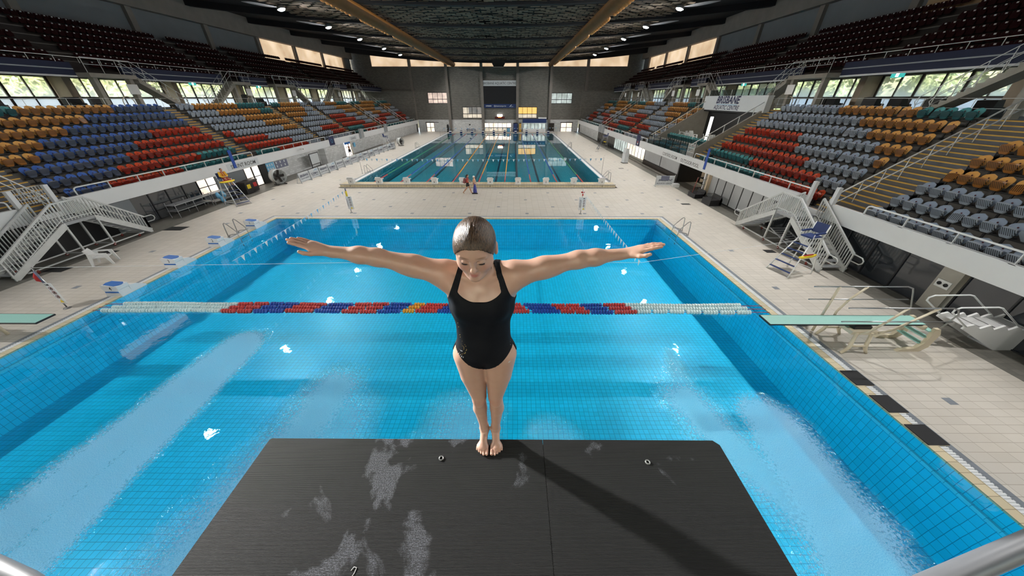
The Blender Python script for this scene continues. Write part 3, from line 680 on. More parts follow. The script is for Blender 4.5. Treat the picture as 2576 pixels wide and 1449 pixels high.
# scoreboard wall
mat('screen',(.006,.006,.009),.5); mat('banner_blue',(.012,.035,.14),.6,noise=(2,.1)); mat('sign_white',(.60,.63,.65),.5,noise=(2,.05)); mat('sign_navy',(.012,.016,.07),.5); mat('sky_blue',(.15,.42,.65),.5); mat('text_grey',(.10,.11,.13),.6)
s_=MB(); s_.box(-7.5,FY-.35,6.2,.5,FY-.02,9.95); s_.build('scoreboard','screen',label='large black video screen on the far wall between two columns',cat='screen')
s_=MB(); s_.box(-7.5,FY-.36,9.98,.5,FY-.05,11.1); o=s_.build('name_sign','sign_white',label='long white sign reading BRISBANE AQUATIC CENTRE above the black screen',cat='sign')
text(MB(),'BRISBANE AQUATIC CENTRE',(-3.5,FY-.37,10.5),(1,0,0),(0,0,1),.72,0,.86).build('lettering','text_grey',o)
s_=MB(); s_.box(-7.5,FY-.36,5.35,.5,FY-.05,6.18); o=s_.build('banner','banner_blue',label='blue strip banner directly under the black screen',cat='banner')
t=MB(); text(t,'@sleemansports',(-3.5,FY-.37,5.76),(1,0,0),(0,0,1),.45); text(t,'asset',(-.5,FY-.37,5.66),(1,0,0),(0,0,1),.3,.2)
for i in range(4): t.tube([(-6.9+i*.36,FY-.37,5.76),(-6.9+i*.36,FY-.385,5.76)],.14,12)
t.add([(-1.2,FY-.37,5.6),(-.7,FY-.37,6.05),(-.5,FY-.37,6.05),(-.95,FY-.37,5.6)],[(0,1,2,3)])
t.build('lettering','sign_white',o)
# red and white race clock under the banner
mat('red_dark',(.10,.006,.004),.5); mat('led_red',(.9,.1,.02),.5,emit=(1,.22,.05),es=2.5,noise=False)
r=empty('pace_clock',(-3.6,FY-.3,2.95),label='dark red display box with a glowing white top above the kiosk window',cat='display')
MB().box(-1.25,-.1,0,1.25,.2,.45).build('case','red_dark',r); MB().box(-.65,-.14,.5,.65,.1,.95).build('light_box','white_glow',r); MB().box(-.4,-.13,.28,.4,-.1,.48).build('led_strip','led_red',r); MB().box(-1.0,-.1,.45,1.0,.05,.5).build('bracket','black',r)
# blue kiosk
r=empty('kiosk',(2.3,FY-1.6,0),label='navy roofed timekeeping kiosk with windows at the end of the racing pool',cat='kiosk')
MB().box(-.1,0,2.05,5.9,1.5,2.95).build('roof_box','banner_blue',r); MB().box(-.15,-.05,2.0,5.95,.1,2.08).build('roof_edge','sign_white',r)
MB().box(0,.1,0,5.8,1.4,.75).build('base','white_paint',r)
k_=MB()
for i in range(7): k_.box(.1+i*.93,.1,.75,.2+i*.93,.2,2.0)
k_.build('window_frame','black',r); MB().box(.1,.18,.75,5.7,.2,2.0).build('pane','room_cool',r); MB().box(3.9,-.02,3.0,5.9,1.2,3.3).build('rooftop_unit','white_paint',r)
# things along the far wall
r=empty('drum_fan',(-16.9,FY-1.3,0),label='black drum fan in front of the white far wall left of the blocks',cat='fan')
f=MB(); f.lathe([(.62,-.15),(.7,-.15),(.7,.15),(.62,.15)],(0,0,1.0),20,'x'); f.build('drum','black',r)
f=MB(); f.box(-.2,-.5,0,.2,.5,.3); f.build('foot','black',r)
f=MB()
for a in range(5): f.cbox((0,0,1.0),(.04,.16,1.2),Matrix.Rotation(a*PI/5,4,'X'))
f.build('blade','dark_frame',r)
MB().box(-12.3,FY-.6,.55,-9.9,FY-.2,.62).box(-12.2,FY-.5,0,-12.1,FY-.4,.6).box(-10.1,FY-.5,0,-10.0,FY-.4,.6).build('bench','banner_blue',label='low blue bench against the white far wall',cat='bench')
MB().box(-11.6,FY-.1,1.45,-11.2,FY-.03,1.7).build('wall_clock','black',label='small black box fixed on the white far wall above the bench',cat='wall box')
def cbin(x,y,w,h,m_,lab,cat='bin'):
    r=empty('tall_bin',(x,y,0),label=lab,cat=cat); q=MB(); q.lathe([(w*.42,0),(w*.5,.08),(w*.5,h*.9),(w*.46,h)],(0,0,0),12); q.build('bin_body',m_,r); q=MB(); q.lathe([(w*.53,0),(w*.53,.06),(w*.3,.14)],(0,0,h*.98),12); q.build('lid','black',r)
cbin(.35,FY-1.2,1.1,2.0,'banner_blue','tall navy covered column beside the shop window'); cbin(1.6,FY-1.3,.6,2.0,'nosing','tall orange brown padded column beside the kiosk'); cbin(-1.4,FY-1.4,.8,.9,'sky_blue','light blue tub in front of the shop window')
MB().box(8.9,FY-.9,.2,10.3,FY-.7,2.0).box(8.9,FY-1,0,9.0,FY-.6,.2).box(10.2,FY-1,0,10.3,FY-.6,.2).build('notice_board','dark_frame',label='dark free-standing board right of the kiosk',cat='board')
# speaker cluster
r=empty('speaker_cluster',(-3.5,86,13.3),label='black speaker cluster hanging under the roof before the far wall',cat='loudspeaker')
q=MB(); q.prism([(-1.1,.2),(-1.5,.9),(-1.1,1.5),(1.1,1.5),(1.5,.9),(1.1,.2)],-.6,.6,'y'); q.build('cabinet','black',r)
q=MB(); q.box(-1.2,-.7,.05,1.2,.7,.14); q.build('frame','steel',r); q=MB()
for x in (-.9,.9): q.bar((x,0,1.5),(x,0,2.6),.05)
q.build('hanger','cable',r)
# back and hidden walls close the hall
b=MB(); b.box(-40,-14.3,-.4,34,-14,2.2); b.box(-40,-14.3,13.2,34,-14,17.5); b.box(-40,-14.3,2.2,-7,-14,13.2); b.box(0,-14.3,2.2,34,-14,13.2); b.box(-7,-14.3,2.2,0,-14,8)
struct(b,'wall_back','panel_grey')
r=empty('window_60',(0,-14.1,0),kind='structure'); b=MB(); 
for i in range(4): x=-7+i*7/3; b.box(x-.08,-.08,8,x+.08,.08,13.2)
for z in (8,10.6,13.2): b.box(-7,-.08,z-.08,0,.08,z+.08)
b.build('frame','dark_frame',r); b=MB(); b.box(-7,-.01,8,0,.01,13.2); b.build('pane','clear_glass',r)  # unseen window behind the camera, added as daylight fill on the diver
b=MB(); b.box(-75,-30,-.6,-38,110,-.5); b.box(32,-30,-.6,70,110,-.5); b.box(-38,91.6,-.6,32,110,-.5); struct(b,'ground_outside','concrete_dark')
# lower tier end walls
b=MB(); sbox(b,1,.2,90.2,0,14,90.9,9); sbox(b,-1,.2,90.2,0,14,90.9,9); 
struct(b,'wall_stand_end','blockwork')
# ================================================================ light
w=bpy.data.worlds.new('world'); sc.world=w; w.use_nodes=True; nt=w.node_tree; bg=nt.nodes['Background']
sky=nt.nodes.new('ShaderNodeTexSky'); sky.sky_type='NISHITA'; sky.sun_disc=False; sky.sun_elevation=math.radians(42); sky.sun_rotation=math.radians(200); sky.altitude=50; sky.air_density=1.6; sky.dust_density=4
nt.links.new(sky.outputs[0],bg.inputs[0]); bg.inputs[1].default_value=1.5
# trees outside both glazed sides
mat('leaves',(.16,.22,.05),.8,noise=False); m=M['leaves']; k=NT(m); tc=k.n('ShaderNodeTexCoord'); nz=k.noise(tc.outputs['Object'],3.2,4,.7)
k.l(k.ramp(nz.outputs['Fac'],[(.36,(.06,.10,.03)),(.5,(.28,.34,.14)),(.62,(.62,.64,.38))]),k.b.inputs['Base Color'])
mat('bark',(.12,.08,.05),.9)
rr=random.Random(5)
for s in (1,-1):
    for i in range(12):
        y=4+i*7.4+rr.uniform(-1,1); x=sx(s,19+rr.uniform(-1,2)); h=rr.uniform(9.5,11.5)
        side='right' if s>0 else 'left'
        r=empty('tree',(x,y,-.5),label=f'leafy green tree outside the {side} windows, {ORD[i]} from the near end',cat='tree',group='trees outside the windows')
        q=MB(); q.tube([(0,0,0),(.2,0,3),(0,.1,6)],.3,7,radii=[.35,.25,.18]); q.build('trunk','bark',r)
        q=MB()
        for j in range(9):
            a=rr.uniform(0,6.3); R_=rr.uniform(.5,2.4); c=(R_*math.cos(a),R_*math.sin(a)*.7,h*.62+rr.uniform(-2.4,2.6)); q.ell(c,(rr.uniform(1.4,2.2),rr.uniform(1.3,1.8),rr.uniform(1.3,2)),10,7)
        # leaf clumps break the outline
        for j in range(900):
            a=rr.uniform(0,6.3); t=rr.uniform(-1,1); R_=3.6*math.sqrt(1-t*t*.7); c=Vector((R_*math.cos(a),R_*math.sin(a)*.93,h*.62+t*3.8))
            u=Vector((rr.gauss(0,1),rr.gauss(0,1),rr.gauss(0,1))).normalized()*.28; v=Vector((rr.gauss(0,1),rr.gauss(0,1),rr.gauss(0,1))).cross(u).normalized()*.18
            q.add([tuple(c-u),tuple(c+v),tuple(c+u),tuple(c-v)],[(0,1,2,3)])
        q.build('crown','leaves',r)
sn=bpy.data.lights.new('sun','SUN'); sn.energy=10; sn.angle=.01; sn.color=(1,.96,.88); so_=bpy.data.objects.new('sun',sn); C.objects.link(so_); so_.rotation_euler=(math.radians(12),math.radians(6),0)
# flood lamps
mat('panel_pale',(.45,.45,.47),.8)
LZ=15.15
lampY=[5,15,24.6,33.6,42,51.5,61,71.5,81]
shell=MB(); shell.lathe([(.12,.42),(.2,.40),(.36,.2),(.42,0),(.39,0)],(0,0,0),16); sm=shell.mesh('lamp_housing','galv')
ln=MB(); ln.lathe([(.37,.02),(.26,-.08),(.02,-.12)],(0,0,0),16); lm=ln.mesh('lens','lamp_lens'); hk=MB(); hk.bar((0,0,.4),(0,0,.9),.03); hm=hk.mesh('hanger','cable')
bf=MB()
for s in (1,-1):
    for y in lampY:
        for j in range(8):
            a=xc+s*(21.0+j*.45); c=xc+s*(21.45+j*.45); w1=.9*math.sin((j+.3)/8.6*PI); w2=.9*math.sin((j+1.3)/8.6*PI); za=cz(a)-.02+.02*j; zb=cz(c)-.0+.02*j
            q=[(a,y+.7-w1,za),(c,y+.7-w2,zb),(c,y+.7+w2,zb),(a,y+.7+w1,za)]; bf.add(q if s<0 else q[::-1],[(0,1,2,3)]); bf.add([(p[0],p[1],p[2]+.02) for p in q],[(0,1,2,3)])
struct(bf,'light_baffle','panel_pale')
r=empty('flood_lamp',(-23.8,15.0,LZ),cat='lamp',group='flood lamps under the roof',label='flood lamp in the left row with an added narrow spot on the diving platform'); ps=[('lamp_housing',sm),('lens',lm),('hanger',hm)]
for nm,me in ps: o=bpy.data.objects.new(nm,me); C.objects.link(o); o.parent=r
L=bpy.data.lights.new('flood','SPOT'); L.energy=150000; L.spot_size=math.radians(17); L.spot_blend=.6; L.shadow_soft_size=.45; L.color=(1,.985,.95)  # added narrow spot in place of a strobe, casts the diver's shadow
lo=bpy.data.objects.new('flood_light',L); C.objects.link(lo); lo.location=(-23.8,15.0,LZ-.2); d=Vector((.1,.7,5.6))-lo.location; lo.rotation_euler=d.to_track_quat('-Z','Y').to_euler()
for s in (1,-1):
    for i,y in enumerate(lampY):
        x=xc+20.3*s
        if s<0 and i==1: continue
        r=empty('flood_lamp',(x,y,LZ),cat='lamp',group='flood lamps under the roof',label=f'glowing white flood lamp under the dark roof, {"right" if s>0 else "left"} row, {ORD[i]} from the near end')
        r.rotation_euler=(0,math.radians(14)*s,0)
        for nm,me in (('lamp_housing',sm),('lens',lm),('hanger',hm)): o=bpy.data.objects.new(nm,me); C.objects.link(o); o.parent=r
        L=bpy.data.lights.new('flood','SPOT'); L.energy=6600; L.spot_size=math.radians(116); L.spot_blend=.5; L.shadow_soft_size=.3; L.color=(1,.985,.95)
        lo=bpy.data.objects.new('flood_light',L); C.objects.link(lo); lo.location=(x,y,LZ-.1); P_=bpy.data.lights.new('spill','SPOT'); P_.energy=260; P_.spot_size=math.radians(100); P_.spot_blend=.7; P_.shadow_soft_size=.25; po=bpy.data.objects.new('flood_spill',P_); C.objects.link(po); po.location=(x,y,LZ-.45); po.rotation_euler=Vector((s*2.2,0,1.1)).to_track_quat('-Z','Y').to_euler(); d=Vector((xc+2*s,y,0))-Vector((x,y,LZ)); lo.rotation_euler=d.to_track_quat('-Z','Y').to_euler()
# ================================================================ signed-distance modelling for bodies
def cone(a,b_,ra,rb,sq=None):
    """tapered capsule from a to b_; sq=(axis vector, factor) flattens it"""
    a=np.array(a,float);b_=np.array(b_,float)
    def f(P):
        pa=P-a; ba=b_-a; h=np.clip((pa@ba)/(ba@ba),0,1)
        q=pa-h[...,None]*ba
        if sq is not None:
            ax=np.array(sq[0],float); ax/=np.linalg.norm(ax); c=q@ax; q=q+ (c*(1/sq[1]-1))[...,None]*ax
        return np.sqrt((q*q).sum(-1))-(ra+(rb-ra)*h)
    m=max(ra,rb); return f,(np.minimum(a,b_)-m,np.maximum(a,b_)+m)
def elli(c,r,R_=None):
    c=np.array(c,float);r=np.array(r,float); R_=None if R_ is None else np.array(R_,float)
    def f(P):
        q=P-c
        if R_ is not None: q=q@R_
        k0=np.sqrt(((q/r)**2).sum(-1)); k1=np.sqrt(((q/(r*r))**2).sum(-1))+1e-9
        return k0*(k0-1)/k1
    m=r.max(); return f,(c-m,c+m)
def smin(a,b_,k):
    h=np.clip(.5+.5*(b_-a)/k,0,1); return b_+(a-b_)*h-k*h*(1-h)
class SDF:
    def __init__(s): s.p=[]
    def add(s,prim,k=.03,op='u'): s.p.append((prim[0],prim[1],k,op)); return s
    def grid(s,X_,Y_,Z_):
        """evaluate on a regular grid, every primitive only near its own box"""
        D=np.full((len(X_),len(Y_),len(Z_)),.2,np.float32)
        for f,(lo,hi),k,op in s.p:
            m=k+.03
            i0,i1=np.searchsorted(X_,lo[0]-m),np.searchsorted(X_,hi[0]+m); j0,j1=np.searchsorted(Y_,lo[1]-m),np.searchsorted(Y_,hi[1]+m); l0,l1=np.searchsorted(Z_,lo[2]-m),np.searchsorted(Z_,hi[2]+m)
            if i1<=i0 or j1<=j0 or l1<=l0: continue
            P=np.stack(np.meshgrid(X_[i0:i1],Y_[j0:j1],Z_[l0:l1],indexing='ij'),-1); d=f(P); sub=D[i0:i1,j0:j1,l0:l1]
            if op=='u': D[i0:i1,j0:j1,l0:l1]=smin(sub,d,k)
            else: D[i0:i1,j0:j1,l0:l1]=-smin(-sub,d,k)
        return D
def nets(D,X_,Y_,Z_,skip=None):
    """surface nets: quads through the cells the zero level crosses"""
    S=D<0; nx,ny,nz=D.shape
    c=[(a,b_,d) for a in (0,1) for b_ in (0,1) for d in (0,1)]
    cnt=sum(S[a:nx-1+a,b_:ny-1+b_,d:nz-1+d].astype(np.int8) for a,b_,d in c); act=(cnt>0)&(cnt<8)
    idx=-np.ones(act.shape,int); I=np.argwhere(act); idx[act]=np.arange(len(I))
    acc=np.zeros((len(I),3)); w=np.zeros(len(I))
    ii,jj,kk=I.T
    for (a,b_) in [(p,q) for p in c for q in c if sum(abs(p[t]-q[t]) for t in range(3))==1 and p<q]:
        da=D[ii+a[0],jj+a[1],kk+a[2]]; db=D[ii+b_[0],jj+b_[1],kk+b_[2]]; cr=(da<0)!=(db<0)
        t=np.where(cr,da/(da-db+1e-12),0)
        for ax in range(3): acc[:,ax]+=np.where(cr,a[ax]+(b_[ax]-a[ax])*t,0)
        w+=cr
    acc/=w[:,None]; h=np.array([X_[1]-X_[0],Y_[1]-Y_[0],Z_[1]-Z_[0]]); V=np.array([X_[0],Y_[0],Z_[0]])+(I+acc)*h
    F=[]
    for ax in range(3):
        sl=[slice(1,-1)]*3; a=[slice(1,-1)]*3
        s0=[slice(1,nx-1),slice(1,ny-1),slice(1,nz-1)]; s1=list(s0); s0[ax]=slice(0,(nx,ny,nz)[ax]-1); s1[ax]=slice(1,(nx,ny,nz)[ax])
        A=S[tuple(s0)]; B=S[tuple(s1)]; e=np.argwhere(A!=B)
        off=[1,1,1]; off[ax]=0; e2=e+np.array(off); sgn=A[tuple(e.T)]
        u,v=[(1,2),(2,0),(0,1)][ax]
        def g(du,dv):
            q=e2.copy(); q[:,u]-=du; q[:,v]-=dv; return idx[tuple(q.T)]
        quad=np.stack([g(1,1),g(0,1),g(0,0),g(1,0)],1); quad[~sgn]=quad[~sgn][:,::-1]; F.append(quad)
    F=np.concatenate(F); F=F[(F>=0).all(1)]
    if skip is not None:
        cen=V[F].mean(1); F=F[~skip(cen)]
    return V,F
def sdf_mesh(s,boxes,extra=None):
    """boxes: [(lo,hi,res)] - finer ones first; coarser ones leave out what finer ones cover"""
    Vs=[];Fs=[];n=0
    for bi,(lo,hi,res) in enumerate(boxes):
        A=[np.arange(lo[t]-2*res,hi[t]+3*res,res) for t in range(3)]
        D=s.grid(*A)
        if extra is not None: D=extra(D,A)
        prev=boxes[:bi]
        def skip(c,lo=lo,hi=hi,prev=prev):
            m=((c<np.array(lo)-1e-6)|(c>np.array(hi)+1e-6)).any(1)
            for (l2,h2,r2) in prev: m|=((c>np.array(l2)+res*.9)&(c<np.array(h2)-res*.9)).all(1)
            return m
        V,F=nets(D,*A,skip=skip)
        used=np.unique(F); mp=-np.ones(len(V),int); mp[used]=np.arange(len(used)); Vs.append(V[used]); Fs.append(mp[F]+n); n+=len(used)
    return np.concatenate(Vs),np.concatenate(Fs)
def np_obj(name,V,F,mats,parent,loc=(0,0,0),smooth=True,col=None):
    me=bpy.data.meshes.new(name); me.vertices.add(len(V)); me.vertices.foreach_set('co',V.astype(np.float32).ravel())
    me.loops.add(F.size); me.loops.foreach_set('vertex_index',F.astype(np.int32).ravel()); me.polygons.add(len(F)); me.polygons.foreach_set('loop_start',np.arange(0,F.size,4,dtype=np.int32))
    me.update(calc_edges=True); me.validate()
    if smooth: me.polygons.foreach_set('use_smooth',[True]*len(me.polygons))
    me.materials.append(M[mats])
    if col is not None:
        a=me.color_attributes.new('tint','FLOAT_COLOR','POINT'); a.data.foreach_set('color',np.concatenate([col,np.ones((len(col),1))],1).astype(np.float32).ravel())
    o=bpy.data.objects.new(name,me); C.objects.link(o); o.location=loc
    if parent: o.parent=parent
    return o
def skinmat(n,rough=.42,sss=.12):
    m=mat(n,(.5,.3,.2),rough,noise=False); k=NT(m); at=k.n('ShaderNodeAttribute'); at.attribute_name='tint'; tc=k.n('ShaderNodeTexCoord')
    nz=k.noise(tc.outputs['Object'],40,3); k.l(k.mix(k.math('MULTIPLY',nz.outputs['Fac'],.25),at.outputs['Color'],(.42,.17,.11)),k.b.inputs['Base Color'])
    bp=k.n('ShaderNodeBump'); bp.inputs['Strength'].default_value=.08; bp.inputs['Distance'].default_value=.002; n2=k.noise(tc.outputs['Object'],400,2); k.l(n2.outputs['Fac'],bp.inputs['Height']); k.l(bp.outputs['Normal'],k.b.inputs['Normal'])
    k.b.inputs['Subsurface Weight'].default_value=sss; k.b.inputs['Subsurface Radius'].default_value=(1,.35,.2); k.b.inputs['Subsurface Scale'].default_value=.012
skinmat('skin')
# ================================================================ the diver
# frame: x to the right of the picture, y away from the camera, z up; origin on the mat under her
S=SDF(); c_=cone; e_=elli
ax=.0
Yb=0.0    # body axis
# torso
S.add(e_((0,.005,.925),(.158,.106,.115)),.05)          # pelvis
S.add(e_((0,.0,1.05),(.146,.090,.13)),.06)             # waist
S.add(e_((0,.0,1.21),(.172,.102,.15)),.06)            # rib cage
S.add(e_((0,.012,1.32),(.163,.088,.10)),.05)           # upper chest
for s_ in (-1,1):
    S.add(e_((s_*.070,-.070,1.235),(.058,.034,.056)),.05)  # bust
    S.add(e_((s_*.075,.075,.86),(.085,.075,.09)),.04)      # seat
    S.add(c_((s_*.04,.03,1.40),(s_*.15,.015,1.405),.052,.05),.05)   # trapezius to shoulder
    S.add(e_((s_*.185,.0,1.398),(.064,.054,.058)),.04)      # shoulder cap
    S.add(c_((s_*.13,.03,1.30),(s_*.185,.01,1.37),.055,.05),.05)  # armpit fold, back
    S.add(c_((s_*.11,-.045,1.31),(s_*.19,-.01,1.385),.04,.042),.04) # chest to arm
    # legs
    S.add(c_((s_*.088,.0,.86),(s_*.078,-.005,.70),.100,.081),.03)
    S.add(c_((s_*.078,-.008,.70),(s_*.053,-.012,.50),.080,.049),.005)
    S.add(e_((s_*.056,-.022,.475),(.042,.043,.055)),.012)   # knee
    S.add(c_((s_*.055,.005,.46),(s_*.058,.022,.34),.042,.048),.01) # calf
    S.add(c_((s_*.057,.022,.34),(s_*.043,.035,.12),.046,.027),.01)
    S.add(c_((s_*.05,.0,.42),(s_*.043,.022,.13),.036,.024),.01)
    # neck cords and collar bones
    S.add(c_((s_*.02,-.052,1.375),(s_*.14,-.03,1.425),.011,.010),.02)
S.add(c_((0,.02,1.38),(0,-.035,1.50),.058,.050),.04)
# arms: (shoulder, elbow, wrist)
ARM={-1:((-.185,.0,1.405),(-.50,.0,1.485),(-.735,-.01,1.525)),1:((.185,.0,1.40),(.485,.0,1.475),(.715,-.01,1.515))}
for s_,(a,b2,w_) in ARM.items():
    a=np.array(a);b2=np.array(b2);w_=np.array(w_)
    S.add(c_(a,a+(b2-a)*.45,.056,.050),.03); S.add(c_(a+(b2-a)*.45,b2,.050,.040),.03)
    S.add(c_(a+(b2-a)*.15+np.array([0,.0,-.012]),a+(b2-a)*.6+np.array([0,0,-.010]),.046,.042),.03)   # triceps hangs
    S.add(c_(b2,b2+(w_-b2)*.35,.042,.0415),.03); S.add(c_(b2+(w_-b2)*.35,w_,.0405,.0275,((0,0,1),.86)),.03)
# head
TH=math.radians(14); HC=np.array([0,-.128,1.592]); hs=1.07
fw=np.array([0,-math.cos(TH),-math.sin(TH)]); uh=np.array([0,-math.sin(TH),math.cos(TH)]); rt=np.array([1.,0,0])
HR=np.stack([rt,-fw,uh],1)   # local (x, back, up) -> world
def hd(x,f,u): return HC+hs*(rt*x+fw*f+uh*u)
S.add(c_((0,-.02,1.45),hd(0,-.01,-.05),.052,.055),.04)
Hd=SDF()
def H_(c,r,k=.02,op='u'): S.add(elli(hd(*c),np.array(r)*hs,HR),k,op)
H_((0,-.012,.030),(.082,.098,.088),.03)      # skull
H_((0,.035,.022),(.070,.060,.060),.03)       # forehead
H_((0,.030,-.035),(.062,.058,.067),.03)      # mid face
H_((0,.042,-.084),(.040,.040,.030),.03)     # chin and jaw
for s_ in (-1,1):
    H_((s_*.042,.040,-.034),(.028,.036,.034),.025)      # cheek
    S.add(c_(hd(s_*.052,.0,-.062),hd(s_*.018,.058,-.090),.018,.016),.025)   # jaw line
    H_((s_*.046,-.002,-.062),(.018,.045,.026),.02)     # jaw corner
    H_((s_*.031,.086,.004),(.0185,.010,.008),.012,'s')  # eye socket
    H_((s_*.031,.077,-.0005),(.0145,.014,.0115),.006)   # closed lid over the eyeball
    S.add(c_(hd(s_*.012,.094,.020),hd(s_*.046,.083,.021),.0065,.005),.012)  # brow ridge
    S.add(c_(hd(s_*.008,.098,-.036),hd(s_*.0105,.092,-.038),.0058,.0056),.006) # nostril wing
    # ear
    S.add(elli(hd(s_*.085,-.012,-.008),np.array((.010,.019,.031))*hs,HR),.008)
    S.add(elli(hd(s_*.094,-.010,-.005),np.array((.006,.011,.019))*hs,HR),.005,'s')
S.add(c_(hd(0,.092,.012),hd(0,.104,-.026),.0075,.0095),.012)   # nose bridge
S.add(elli(hd(0,.107,-.031),np.array((.0105,.011,.0100))*hs,HR),.008)
S.add(elli(hd(0,.0865,-.0610),np.array((.0215,.0095,.0060))*hs,HR),.006)  # upper lip
S.add(elli(hd(0,.0855,-.0710),np.array((.018,.0100,.0065))*hs,HR),.006)   # lower lip
S.add(c_(hd(-.018,.097,-.0662),hd(.018,.097,-.0662),.0022,.0022),.003,'s')
S.add(elli(hd(0,.083,-.094),np.array((.020,.012,.014))*hs,HR),.018)
# hands
def hand(s_,w_,d,up,fwd,curl,rz=0):
    """palm and five fingers; d outwards, fwd towards the thumb side, up the back of the hand"""
    w_=np.array(w_,float); d=np.array(d,float); d/=np.linalg.norm(d); fwd=np.array(fwd,float); fwd-=d*(fwd@d); fwd/=np.linalg.norm(fwd); up=np.cross(d,fwd); up*= 1 if up[2]>0 else -1
    R3=np.stack([d,fwd,up],1)
    q=lambda a,b3,c3:w_+d*a+fwd*b3+up*c3
    S.add(elli(q(.040,.0,0),(.046,.036,.0155),R3),.015)
    S.add(elli(q(.058,.002,.001),(.030,.038,.013),R3),.012)
    S.add(elli(q(.032,.024,-.004),(.030,.017,.015),R3),.012)    # thumb ball
    S.add(c_(q(-.03,0,0),q(.02,0,0),.026,.026,(up,.72)),.02)
    L_=[(.027,.074,.0088),(.009,.083,.0090),(-.009,.077,.0085),(-.026,.060,.0076)]
    for i,(o_,ln,r_) in enumerate(L_):
        base=q(.078 if i in(1,2) else .073,o_,.001); dirv=d+fwd*(o_*1.6)
        dirv/=np.linalg.norm(dirv); p0=base; ang=[.02,.10,.18]; 
        for j,(fr_,aa) in enumerate(zip((.45,.31,.24),ang)):
            aa=aa*curl+ (0.03*i*curl)
            v=dirv*math.cos(aa)-up*math.sin(aa); p1=p0+v*ln*fr_; S.add(c_(p0,p1,r_*(1-.07*j),r_*(1-.07*(j+1))),.004); p0=p1
    t0=q(.020,.028,-.004); t1=q(.045,.050,-.008); t2=q(.070,.060,-.009); t3=q(.089,.061,-.008)
    S.add(c_(t0,t1,.0125,.0105),.01); S.add(c_(t1,t2,.0105,.0095),.004); S.add(c_(t2,t3,.0095,.0078),.004)
hand(-1,ARM[-1][2],(-1,-.12,.50),None,(0,-1,-.10),.6)
hand(1,ARM[1][2],(1,-.12,.42),None,(0,-1,.05),.7)
# feet: heels lifted and hanging over the edge, balls and toes on the mat
for s_ in (-1,1):
    x0=s_*.040
    S.add(c_((x0,.036,.13),(x0,.040,.085),.029,.030),.02)
    S.add(e_((x0,.062,.062),(.027,.034,.034)),.02)      # heel
    S.add(c_((x0,.03,.078),(x0+s_*.006,-.035,.033),.030,.026,((0,0,1),.9)),.02)
    S.add(e_((x0+s_*.008,-.052,.022),(.042,.040,.0215)),.015)
    for s2 in (-1,1): S.add(e_((x0+s2*.026,.036,.098),(.012,.013,.014)),.01)
    toes=[(-.026,.046,.0125),(-.006,.046,.0092),(.010,.041,.0086),(.0245,.034,.0082),(.038,.025,.0078)]
    for (o_,ln,r_) in toes:
        xx=x0+s_*(.006+o_); y0=-.066+abs(o_+.01)*.35
        S.add(c_((xx,y0,.020),(xx+s_*o_*.06,y0-ln*.55,.0165),r_*1.05,r_),.005); S.add(c_((xx+s_*o_*.06,y0-ln*.55,.0165),(xx+s_*o_*.1,y0-ln,.0105),r_,r_*.92),.004)
HB=((-.115,-.29,1.435),(.115,.02,1.75))
BX=[(HB[0],HB[1],.0032),((-.93,-.13,1.46),(-.715,.06,1.66),.0028),((.695,-.13,1.45),(.91,.06,1.65),.0028),((-.10,-.16,-.005),(.10,.11,.13),.003),((-.95,-.3,-.02),(.95,.2,1.80),.0072)]
V,F=sdf_mesh(S,BX)
def paint(V):
    base=np.array([.48,.31,.235]); c=np.tile(base,(len(V),1))
    q=(V-HC)@np.stack([rt,fw,uh],1)/hs
    def blob(cen,r,colr,amt,sy=False):
        nonlocal c
        for sgn in ((-1,1) if sy else (1,)):
            d=np.sqrt((((q-np.array([cen[0]*sgn,cen[1],cen[2]]))/np.array(r))**2).sum(1)); w_=np.clip(1.4-d*1.1,0,1)[:,None]*amt
            c=c*(1-w_)+np.array(colr)*w_
    blob((0,.092,-.066),(.024,.02,.0105),(.42,.13,.115),.85)
    blob((.042,.06,-.035),(.024,.05,.022),(.58,.24,.17),.5,True); blob((0,.112,-.038),(.014,.02,.012),(.60,.25,.18),.45)
    blob((.031,.09,.0235),(.020,.03,.0040),(.13,.07,.04),.85,True)      # brows
    blob((.031,.09,-.009),(.0155,.03,.0028),(.07,.035,.03),.85,True)     # lash line
    blob((.088,-.012,-.008),(.012,.02,.032),(.62,.20,.12),.6,True)
    # toes, fingers, knees a little redder
    for (cen,r,am) in (((0,-.09,.01),(.09,.05,.03),.4),((-.90,-.03,1.62),(.06,.06,.06),.35),((.88,-.03,1.60),(.06,.06,.06),.35),((0,-.05,.475),(.12,.05,.05),.25)):
        d=np.sqrt((((V-np.array(cen))/np.array(r))**2).sum(1)); w_=np.clip(1.3-d,0,1)[:,None]*am; c=c*(1-w_)+np.array([.62,.27,.18])*w_
    return c
OX,OY,OZ=-.168,1.385,5.2
girl=empty('person',(OX,OY,OZ),label='young woman in a black one-piece swimsuit standing backwards on the platform edge, arms spread wide',cat='person')
bd=np_obj('body',V,F,'skin',girl,col=paint(V)); print('body verts',len(V))
